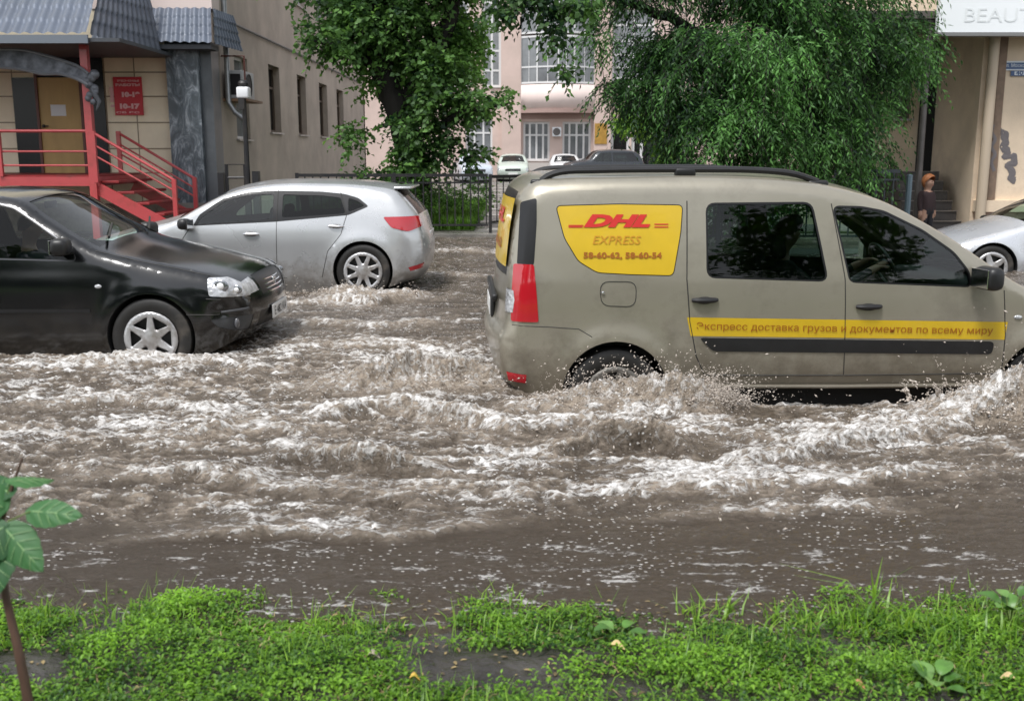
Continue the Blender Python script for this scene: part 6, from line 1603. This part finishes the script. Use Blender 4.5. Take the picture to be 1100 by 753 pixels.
tag(leaflets('leaf_litter', np.stack([x,y,np.maximum(z,.004)],1), r.uniform(.008,.028,n), r.uniform(.005,.014,n), r.uniform(0,6.28,n), r.uniform(-.05,.15,n), r.random(n), leafmat('litter',(.05,.035,.02),(.36,.27,.12),.05,.6), droop=.02), 'small brown and tan bits of leaf on the wet mud', 'litter', kind='stuff')
# taller, denser tuft zone on the right and beside the water in the middle
def tuft(cx, cy, rx, ry, n, h0, h1, w0, w1, lean=.9):
    a = RNG.uniform(0,2*math.pi,n); q = np.sqrt(RNG.random(n)); x = cx+rx*q*np.cos(a); y = cy+ry*q*np.sin(a)
    return np.stack([x,y,bank_h(x,y)-.005],1), RNG.uniform(h0,h1,n), RNG.uniform(w0,w1,n)
PT=[];HT=[];WT=[]
def T(px,py,rx,ry,n,h0,h1,w0=.004,w1=.009):
    c = atZ(px,py,.02); a,b,d = tuft(c[0],c[1],rx,ry,n,h0,h1,w0,w1); PT.append(a);HT.append(b);WT.append(d)
T(935,668,.16,.10,60,.06,.17); T(880,677,.20,.10,40,.04,.10); T(1010,674,.25,.14,80,.04,.12); T(1075,686,.18,.14,50,.05,.13); T(760,655,.12,.05,50,.05,.12); T(860,660,.14,.06,80,.04,.11)
T(540,640,.20,.08,70,.03,.09); T(150,660,.30,.10,60,.03,.08); T(938,650,.03,.02,7,.14,.24,.006,.010)
T(600,650,.12,.06,30,.03,.08); T(400,668,.3,.1,50,.03,.07)
tag(blades('grass', np.vstack(PT), np.concatenate(HT), np.concatenate(WT), M_blade, lean=1.5), 'tall arching grass at the right end of the verge', 'grass', kind='stuff')
# broad leaved plants standing out of the weeds
def broadplant(px, py, n, L, label, tintc=.5, hgt=.05):
    c = atZ(px,py,.02); c[2] = bank_h(np.array([c[0]]),np.array([c[1]]))[0]; root = empty('broadleaf_weed', tuple(c), 0, label, 'plant', 'broad leaved weeds on the verge')
    r = random.Random(int(px*7+py)); st = MB()
    for k in range(n):
        az = 2*math.pi*k/n+r.uniform(-.4,.4); el = r.uniform(.2,.9); h = hgt*r.uniform(.3,1); a = Vector((0,0,0)); b = Vector((math.cos(az)*.03,math.sin(az)*.03,h)); st.tube([a,(a+b)/2+Vector((0,0,.005)),b],[.0025,.002,.0015],5)
        Lk = L*r.uniform(.7,1.2); m = MB(); NU=8; V_=[]; d = Vector((math.cos(az)*math.cos(el),math.sin(az)*math.cos(el),math.sin(el))); s = Vector((-math.sin(az),math.cos(az),0)); u = d.cross(s); u = u if u.z>0 else -u
        for i in range(NU+1):
            t = i/NU; wv = Lk*.36*math.sin(math.pi*min(1,t*.93+.04))**.8*(1-.25*t)+.0006; c_ = b+d*Lk*t-Vector((0,0,1))*Lk*.35*t*t
            for q in (-1,-.5,0,.5,1): V_.append(c_+s*wv*q+u*(abs(q)*wv*.28+.02*Lk*math.sin(9*t+q*2)))
        m.add(V_, [(i*5+j,i*5+j+1,(i+1)*5+j+1,(i+1)*5+j) for i in range(NU) for j in range(4)])
        o = m.build('leaf', mat('broad_leaf_%d' % (k%3), [(.05,.13,.02),(.08,.19,.03),(.11,.22,.05)][k%3], .42, var=.2, vscale=30), root, smooth='full', fixn=False)
    st.build('stem', mat('weed_stem',(.12,.18,.04),.6), root)
broadplant(665,682,5,.065,'dark green broad leaved weed beside the puddle in the middle of the verge')
broadplant(1085,668,7,.08,'tall dark broad leaved weed at the far right corner of the verge',hgt=.10)
broadplant(1005,742,7,.085,'pale pointed-leaf weed at the bottom right of the verge')
def fallen(px, py, L, col, label):
    c = atZ(px,py,.03); c[2] = bank_h(np.array([c[0]]),np.array([c[1]]))[0]+.028; L = L*.62; m = MB(); V_=[]; az = px*.7
    for i in range(7):
        t=i/6; w_=L*.38*math.sin(math.pi*min(1,t*.92+.05))+.001
        for q in (-1,0,1): V_.append((c[0]+math.cos(az)*L*t-math.sin(az)*w_*q, c[1]+math.sin(az)*L*t+math.cos(az)*w_*q, c[2]+.012*math.sin(4*t)+.010*abs(q)))
    m.add(V_,[(i*3+j,i*3+j+1,i*3+j+4,i*3+j+3) for i in range(6) for j in range(2)]); tag(m.build('fallen_leaf', mat('leaf_'+label[:6].strip(),col,.6,var=.2,vscale=40), None, smooth='full', fixn=False), label, 'leaf')
fallen(655,703,.075,(.55,.42,.20),'yellow fallen leaf on the verge below the puddle')
fallen(395,712,.06,(.30,.26,.20),'brown curled leaf lying in the weeds left of the middle')
fallen(915,742,.06,(.35,.18,.08),'rusty fallen leaf at the bottom of the verge near the pale weed')
fallen(1090,738,.07,(.48,.36,.18),'tan fallen leaf in the bottom right corner of the verge')
fallen(440,735,.05,(.45,.30,.05),'ochre fallen leaf at the bottom of the verge in the middle left')
# foam flecks and bits drifting near the verge are part of the water material
# ---- sapling ------------------------------------------------------------------
sp_ = empty('sapling', tuple(atY(30,753,2.2)), 0, 'young sapling with a thin brown stem and broad green leaves', 'sapling'); SPL = W(sp_)
stp = [atY(34,775,2.2),atY(27,735,2.2),atY(18,690,2.21),atY(6,640,2.22),atY(0,600,2.23),atY(2,560,2.24),atY(14,520,2.25),atY(24,492,2.26)]
base = stp[0].copy(); stp = [np.array([base[0]+.03,2.2,-.02])]+stp
SPL.b(MB().tube(stp,[.0135,.0125,.0115,.0105,.009,.007,.0055,.004,.0025],10), 'stem', mat('reddish_bark',(.10,.055,.04),.6,var=.35,vscale=25,stretch=(1,1,.3)), True)
M_sap = None
def sapleaf(base, tip, w, nrm, k):
    base, tip = Vector(base), Vector(tip); d = tip-base; L = d.length; d.normalize(); nrm = Vector(nrm).normalized(); s = d.cross(nrm).normalized(); nrm = s.cross(d)
    m = MB(); V_=[]; NU=18; NV=12
    for i in range(NU+1):
        t = i/NU; prof = (math.sin(math.pi*min(1,t**.62))**.75)*(1-.12*t); wv = w*prof*(1+.035*math.sin(t*38)); c_ = base+d*L*t-nrm*L*.14*t*t
        back = -.12*L*(1-t)**6
        for j in range(NV+1):
            q = -1+2*j/NV; V_.append(c_+s*wv*q+d*(abs(q)*back)+nrm*(-abs(q)**1.6*wv*.22+.012*L*math.cos(22*(t-abs(q)*.35))*(1-abs(q)*.3)))
    n1 = NV+1
    m.add(V_, [(i*n1+j,i*n1+j+1,(i+1)*n1+j+1,(i+1)*n1+j) for i in range(NU) for j in range(NV)])
    o = SPL.b(m, 'leaf', leafmat('sapling_leaf_%d'%k,[(.035,.12,.04),(.06,.18,.06),(.09,.23,.08)][k],(.1,.2,.1),.35,.55), 'full', fixn=False)
    v = MB().tube([base+d*L*t-nrm*(L*.14*t*t+.0005) for t in np.linspace(0,.95,8)],[.0022-.0002*i for i in range(8)],5)
    for t0 in (.15,.32,.5,.68):
        for sg in (-1,1):
            a = base+d*L*t0-nrm*L*.14*t0*t0; pf = math.sin(math.pi*min(1,(t0+.12)**.62))**.75
            v.tube([a, a+d*L*.10+s*sg*w*pf*.5-nrm*(.03*w), a+d*L*.17+s*sg*w*pf*.85-nrm*(.16*w)],[.001,.0008,.0005],4)
    o2 = v.build('vein', mat('leaf_vein',(.20,.34,.14),.5), o, fixn=False)
A = lambda px,py,Y=2.2: atY(px,py,Y)
sapleaf(A(33,549),A(84,551,2.16),.036,(0.1,-.75,.65),1)
sapleaf(A(6,568),A(42,612,2.14),.045,(.0,-.8,.5),1)
sapleaf(A(12,517),A(60,509,2.3),.030,(.0,-.5,.9),2)
sapleaf(A(4,566,2.2),A(-45,600,2.14),.06,(.0,-.8,.5),0)
sapleaf(A(3,545,2.22),A(-50,520,2.2),.05,(.0,-.7,.6),1)
sapleaf(A(2,580,2.2),A(-10,640,2.12),.045,(-.2,-.8,.4),0)
sapleaf(A(10,530,2.24),A(-20,505,2.3),.03,(.0,-.6,.8),0)
for a,b in (((8,560),(33,549)),((2,572),(6,568)),((8,530),(12,517))): SPL.b(MB().tube([A(*a),A(*b)],.0018,5), 'leaf_stalk', mat('weed_stem',(.12,.18,.04),.6))
# ------------------------------------------------------------------ trees
M_bark = mat('dark_bark', (.016,.014,.012), .9, var=.4, vscale=6, bump=.9, bscale=18, stretch=(1,1,.25))
def limbs(root, segs, name='trunk'):
    for k, (pts, rs) in enumerate(segs):
        C_ = [np.array(p,float) for p in pts]; out=[]; rr=[]
        for i in range(len(C_)-1):
            for t in np.linspace(0,1,5,endpoint=False): out.append(C_[i]+(C_[i+1]-C_[i])*t+RNG.normal(0,.012,3)); rr.append(rs[i]+(rs[i+1]-rs[i])*t)
        out.append(C_[-1]); rr.append(rs[-1]); W(root).b(MB().tube(out, rr, 10), name if k == 0 else 'limb', M_bark, 'full')
def crown(root, blobs_, n_spray, leaf, per, droop, mats, spread=.35, name='crown', seed=5, segs=(), fringe=0.0, slen=(.22,.5), tsh=0, gap=-.10, csc=1.9, tam=.55):
    """sprays (short curved twigs) spread through ellipsoid clumps; each spray carries `per` leaves.
    blobs_: (px,py,Y,rx,rz,ry,tone)"""
    r = np.random.default_rng(seed); vol = np.array([b[3]*b[4] for b in blobs_]); cnt = (n_spray*vol/vol.sum()).astype(int)
    SP=[];SD=[];ST=[];TW=MB(); leafC=[];leafD=[];leafT=[]
    for b, c in zip(blobs_, cnt):
        cen = atY(b[0],b[1],b[2]); a = r.normal(0,1,(c,3)); a /= np.linalg.norm(a,axis=1)[:,None]; q = r.random(c)**.42
        q = q*(1+.22*vnoise(a[:,0]*2.2+b[0],a[:,2]*2.2+a[:,1]*1.3,seed))
        P = cen+a*q[:,None]*np.array([b[3],b[5],b[4]]); 
        clump = fbm(P[:,0]*csc+P[:,1],P[:,2]*csc,3,seed+3); keep = clump > gap+.12*(q>.75)
        P, a, q = P[keep], a[keep], q[keep]
        SP.append(P); SD.append(a); ST.append(np.full(len(P), b[6]+tsh)+tam*clump[keep]+r.normal(0,.13,len(P)))
    P = np.vstack(SP); A = np.vstack(SD); t0 = np.concatenate(ST); n = len(P)
    d = A*np.array([.8,.8,.25])+r.normal(0,.45,(n,3)); d[:,2] -= droop*.5; d /= np.linalg.norm(d,axis=1)[:,None]; Ls = r.uniform(slen[0],slen[1],n)
    for k in range(per):
        s = (k+.6)/per; pos = P+d*(Ls*s)[:,None]; pos[:,2] -= droop*(Ls*s*s)*.8
        side = np.cross(d, np.array([0,0,1.]))*(1 if k%2 else -1); side /= np.linalg.norm(side,axis=1)[:,None]+1e-6
        ld = d*.65+side*.8+r.normal(0,.25,(n,3)); ld[:,2] -= droop*(.35+.75*s); leafC.append(pos); leafD.append(ld/np.linalg.norm(ld,axis=1)[:,None]); leafT.append(t0+r.normal(0,.10,n))
    C = np.vstack(leafC); D = np.vstack(leafD); T_ = np.clip(np.concatenate(leafT),0,1); N = len(C)
    L = r.uniform(leaf[0]*.7,leaf[0]*1.25,N); Wd = L*leaf[1]; nr = r.normal(0,1,(N,3)); nr[:,2] += 1.0; S_ = np.cross(D,nr); S_ /= np.linalg.norm(S_,axis=1)[:,None]+1e-6; U = np.cross(S_,D)
    Lc = L[:,None]; Wc = Wd[:,None]
    V = np.stack([C, C+D*Lc*.42+S_*Wc*.5+U*Wc*.15, C+D*Lc-U*Lc*.12, C+D*Lc*.42-S_*Wc*.5+U*Wc*.15],1).reshape(-1,3)
    i = np.arange(N)[:,None]*4; Fq = i+np.array([0,1,2,3])
    o = npmesh(name, V, Fq, mats, attrs={'tint':np.repeat(T_,4)}); o.parent = root; o.matrix_parent_inverse = Matrix.Translation(-Vector(root.location))
    # thin twigs under some sprays
    sel = r.random(n) < .25; Pq = P[sel]; dq = d[sel]; Lq = Ls[sel]
    e = Pq+dq*Lq[:,None]; e[:,2] -= droop*Lq*.8; m_ = (Pq+e)/2; m_[:,2] += droop*Lq*.12; w_ = .006; s1 = np.array([w_,0,0]); s2 = np.array([0,w_,0])
    Vt = np.stack([Pq-s1,Pq+s1,m_+s1*.8,m_-s1*.8,e+s1*.3,e-s1*.3],1).reshape(-1,3); i = np.arange(len(Pq))[:,None]*6
    t_ = npmesh('twigs', Vt, np.concatenate([i+[0,1,2,3],i+[3,2,4,5]],0), M_bark); t_.parent = root; t_.matrix_parent_inverse = Matrix.Translation(-Vector(root.location)); t_['kind'] = 'stuff'
    return o
M_lt = leafmat('maple_leaf', (.008,.034,.016), (.17,.36,.07), .36, .55)
M_rt = leafmat('elm_leaf', (.005,.026,.012), (.17,.42,.09), .38, .55)
M_bt = leafmat('lime_leaf', (.05,.13,.015), (.20,.38,.05), .45, .45)
# left tree (behind the fence)
Yt = 21.0; lt = empty('leafy_tree', (atY(440,190,Yt)[0],Yt,.06), 0, 'dark leaning tree with broad leaves behind the silver hatchback', 'tree')
t_ = lambda px,py,Y=Yt: atY(px,py,Y)
limbs(lt, [([t_(447,205),t_(440,160),t_(428,115),t_(412,78),t_(402,40),t_(398,-20),t_(395,-110)],[.36,.30,.28,.26,.24,.20,.12]),
           ([t_(432,120),t_(462,70),t_(484,20),t_(492,-40)],[.2,.19,.16,.1]),
           ([t_(410,75),t_(370,50,20.4),t_(335,44,20.0)],[.12,.07,.02]),([t_(440,150),t_(500,120,20.4),t_(545,112,20)],[.1,.06,.02]),([t_(430,130),t_(400,140,20.7)],[.06,.02])])
crown(lt, [(440,20,21.4,1.35,1.1,1.2,.36),(395,5,Yt,1.1,.7,1.0,.30),(358,45,20.3,.75,.32,.6,.36),(328,50,20.1,.30,.12,.3,.34),(448,108,21.5,.55,.6,.5,.26),(475,110,20.7,.72,.72,.7,.28),(462,160,20.7,.66,.36,.5,.24),(500,168,20.6,.40,.22,.4,.26),
     (512,100,20.2,.48,.26,.4,.35),(542,108,20,.20,.09,.2,.35),(378,142,20.4,.20,.16,.2,.34),(352,-15,20.5,.9,.4,.8,.34),(498,50,21.6,.42,.95,.5,.95),(500,-40,21,1.2,.6,1,.4),(430,-80,21,2.4,1.0,1.6,.3),(393,88,20.9,.16,.34,.2,.85),(378,55,20.6,.30,.28,.4,.6),(425,180,20.2,.55,.16,.4,.3),(372,165,20.2,.10,.10,.1,.4),(415,60,21.6,.4,.4,.3,.3),(450,75,20.5,.7,.5,.5,.3),(405,22,20.4,.8,.5,.5,.34),(440,140,20.3,.4,.3,.3,.28),(478,70,20.6,.55,.5,.5,.5)],  # highest tone: light on one clump painted into its leaf tint
     12500, (.11,.78), 6, .35, M_lt, seed=21, gap=-.06)
# big drooping tree on the right, in front of the fence
Yr_ = 16.2; rt = empty('drooping_tree', (X(872,Yr_),Yr_,.06), 0, 'large dark tree with long drooping feathery foliage above the beige van', 'tree')
t2 = lambda px,py,Y=Yr_: atY(px,py,Y)
limbs(rt, [([t2(876,215),t2(870,150),t2(850,80),t2(835,10),t2(830,-120)],[.24,.20,.18,.16,.12]),([t2(858,100),t2(790,60),t2(720,20),t2(650,-5),t2(590,-25)],[.12,.1,.08,.05,.03]),([t2(866,140),t2(900,90),t2(940,60),t2(975,70)],[.1,.07,.05,.02]),([t2(846,60),t2(780,90,15.6),t2(740,130,15.4)],[.09,.06,.03]),([t2(840,30),t2(770,-20),t2(690,-40)],[.1,.07,.03])])
crown(rt, [(715,25,15.8,.80,.9,.8,.26),(765,40,15.6,1.0,1.1,.9,.30),(830,45,15.4,.9,1.1,.9,.60),(895,40,15.8,.9,1.0,.9,.36),(955,35,16.0,.60,.65,.6,.32),(705,100,15.8,.48,.50,.5,.22),(750,115,15.6,.7,.65,.7,.22),(800,125,15.3,.8,.75,.7,.50),(860,125,15.5,.8,.7,.7,.55),(912,135,15.9,.6,.5,.6,.38),
     (735,165,15.7,.50,.28,.5,.26),(780,172,15.5,.65,.28,.5,.36),(850,176,15.6,.6,.24,.5,.42),(915,174,15.9,.45,.2,.4,.32),(662,92,15.9,.22,.20,.25,.3),(968,75,16,.28,.3,.4,.42),(690,-40,15.8,1.2,.6,1,.25),(860,-50,15.8,2.0,.9,1.2,.3),(655,40,15.9,.34,.30,.4,.55),(668,5,15.9,.5,.3,.4,.4)],
     16500, (.086,.31), 11, .80, M_rt, seed=33, tsh=-.20, slen=(.25,.58), gap=-.07, csc=1.5, tam=1.1)
crown(rt, [(575,5,14.6,.40,.12,.3,.25),(597,35,14.5,.10,.22,.15,.30),(604,72,14.5,.07,.18,.1,.34),(560,-12,14.6,.5,.12,.3,.25),(622,2,14.6,.35,.14,.3,.3),(540,14,14.6,.2,.08,.2,.3),(600,103,14.5,.02,.02,.02,.3),(616,108,14.5,.03,.02,.02,.3)],
     330, (.10,.68), 5, .6, M_lt, seed=35, name='overhanging_spray', slen=(.12,.28), gap=-.5)
# second trunk and lower crown further right
r2 = empty('small_tree', (X(928,17.6),17.6,.06), 0, 'slim dark tree standing behind the grey blue fence beside the beige corner building', 'tree')
limbs(r2, [([atY(928,215,17.6),atY(926,150,17.6),atY(932,80,17.6),atY(940,20,17.6)],[.13,.11,.09,.05])])
crown(r2, [(950,50,17.6,.9,.7,.7,.3),(905,100,17.6,.7,.6,.6,.3),(960,110,17.4,.35,.3,.4,.38),(935,160,17.5,.5,.25,.4,.35)], 1500, (.10,.4), 7, .9, M_rt, seed=41)
# bright tree further back in the courtyard
b3 = empty('young_lime_tree', (X(690,42),42,.06), 0, 'bright green young tree in front of the pink building entrance', 'tree')
limbs(b3, [([atY(712,196,42),atY(708,150,42),atY(700,110,42)],[.12,.10,.05])])
crown(b3, [(690,128,42,.9,.5,.8,.8),(708,118,42,1.0,.7,.8,.7),(668,133,42,.4,.22,.4,.8),(718,165,42,.4,.7,.4,.5)], 1500, (.2,.7), 6, .3, M_bt, seed=43)
# shrubs behind the black fence
def shrub(px, Y, w_, h_, label, tone, seed, m_=M_lt, n=500):
    r_ = empty('shrub', (X(px,Y),Y,.07), 0, label, 'shrub'); c = atY(px,165,Y); zc = .07+h_*.5; py = 376.5
    # find py for the centre height
    lo, hi = 100, 300
    for _ in range(30):
        mid = (lo+hi)/2
        if atY(px,mid,Y)[2] > zc: lo = mid
        else: hi = mid
    limbs(r_, [([(c[0],Y,.03),(c[0]+.03,Y,h_*.6)],[.04,.02])], 'stem')
    crown(r_, [(px,lo,Y,w_/2,h_*.5,w_/2.5,tone)], n, (.09,.6), 6, .2, m_, seed=seed)
shrub(430,20.5,1.5,1.3,'dense green shrub behind the black fence under the leaning tree',.45,51,n=900)
shrub(395,20.4,.9,1.15,'small dark shrub behind the black fence left of the leaning trunk',.3,52)
shrub(495,22.5,1.1,1.0,'bright green shrub behind the black fence near the pale path',.9,53)
shrub(800,17.8,2.0,1.3,'dark shrub behind the grey blue fence above the van roof',.25,54,M_rt,900)
shrub(700,18.0,1.6,1.1,'shrub behind the grey blue fence at the left end of the drooping tree',.3,55,M_rt,700)
# ------------------------------------------------------------------ camera, world, light
cam = bpy.data.cameras.new('camera'); co = bpy.data.objects.new('camera', cam); COL.objects.link(co)
co.location = (0,0,CAMH); co.rotation_euler = (math.pi/2-PITCH, 0, 0)
cam.sensor_width = 36; cam.lens = 36.0*F/1100; cam.clip_end = 2000; cam.clip_start = .05
cam.dof.use_dof = True; cam.dof.focus_distance = 7.2; cam.dof.aperture_fstop = 4.2
scene.camera = co
w = bpy.data.worlds.new('World'); scene.world = w; w.use_nodes = True; nt = w.node_tree
bg = nt.nodes['Background']; sk = nt.nodes.new('ShaderNodeTexSky'); sk.sky_type = 'NISHITA'; sk.sun_disc = False
SUN_EL, SUN_AZ = 64, 215
sk.sun_elevation = R(SUN_EL); sk.sun_rotation = R(SUN_AZ); sk.air_density = 1; sk.dust_density = 1.2; sk.ozone_density = 1
hs = nt.nodes.new('ShaderNodeHueSaturation'); hs.inputs['Saturation'].default_value = .22
nt.links.new(sk.outputs[0], hs.inputs['Color']); nt.links.new(hs.outputs[0], bg.inputs[0]); bg.inputs[1].default_value = .105
sl = bpy.data.lights.new('sun', 'SUN'); sl.energy = 1.5; sl.angle = R(14); sl.color = (1,.985,.96)
so = bpy.data.objects.new('sun', sl); COL.objects.link(so)
d = Vector((math.sin(R(SUN_AZ))*math.cos(R(SUN_EL)), math.cos(R(SUN_AZ))*math.cos(R(SUN_EL)), math.sin(R(SUN_EL))))
so.rotation_euler = d.to_track_quat('Z','Y').to_euler(); so.location = (0,-5,20)
vs = scene.view_settings; vs.view_transform = 'Standard'; vs.look = 'None'; vs.exposure = 1.2; vs.gamma = 1
cy = scene.cycles; cy.use_denoising = True; cy.max_bounces = 8; cy.transparent_max_bounces = 16; cy.caustics_reflective = False; cy.caustics_refractive = False
cy.sample_clamp_indirect = 6
scene.render.film_transparent = False
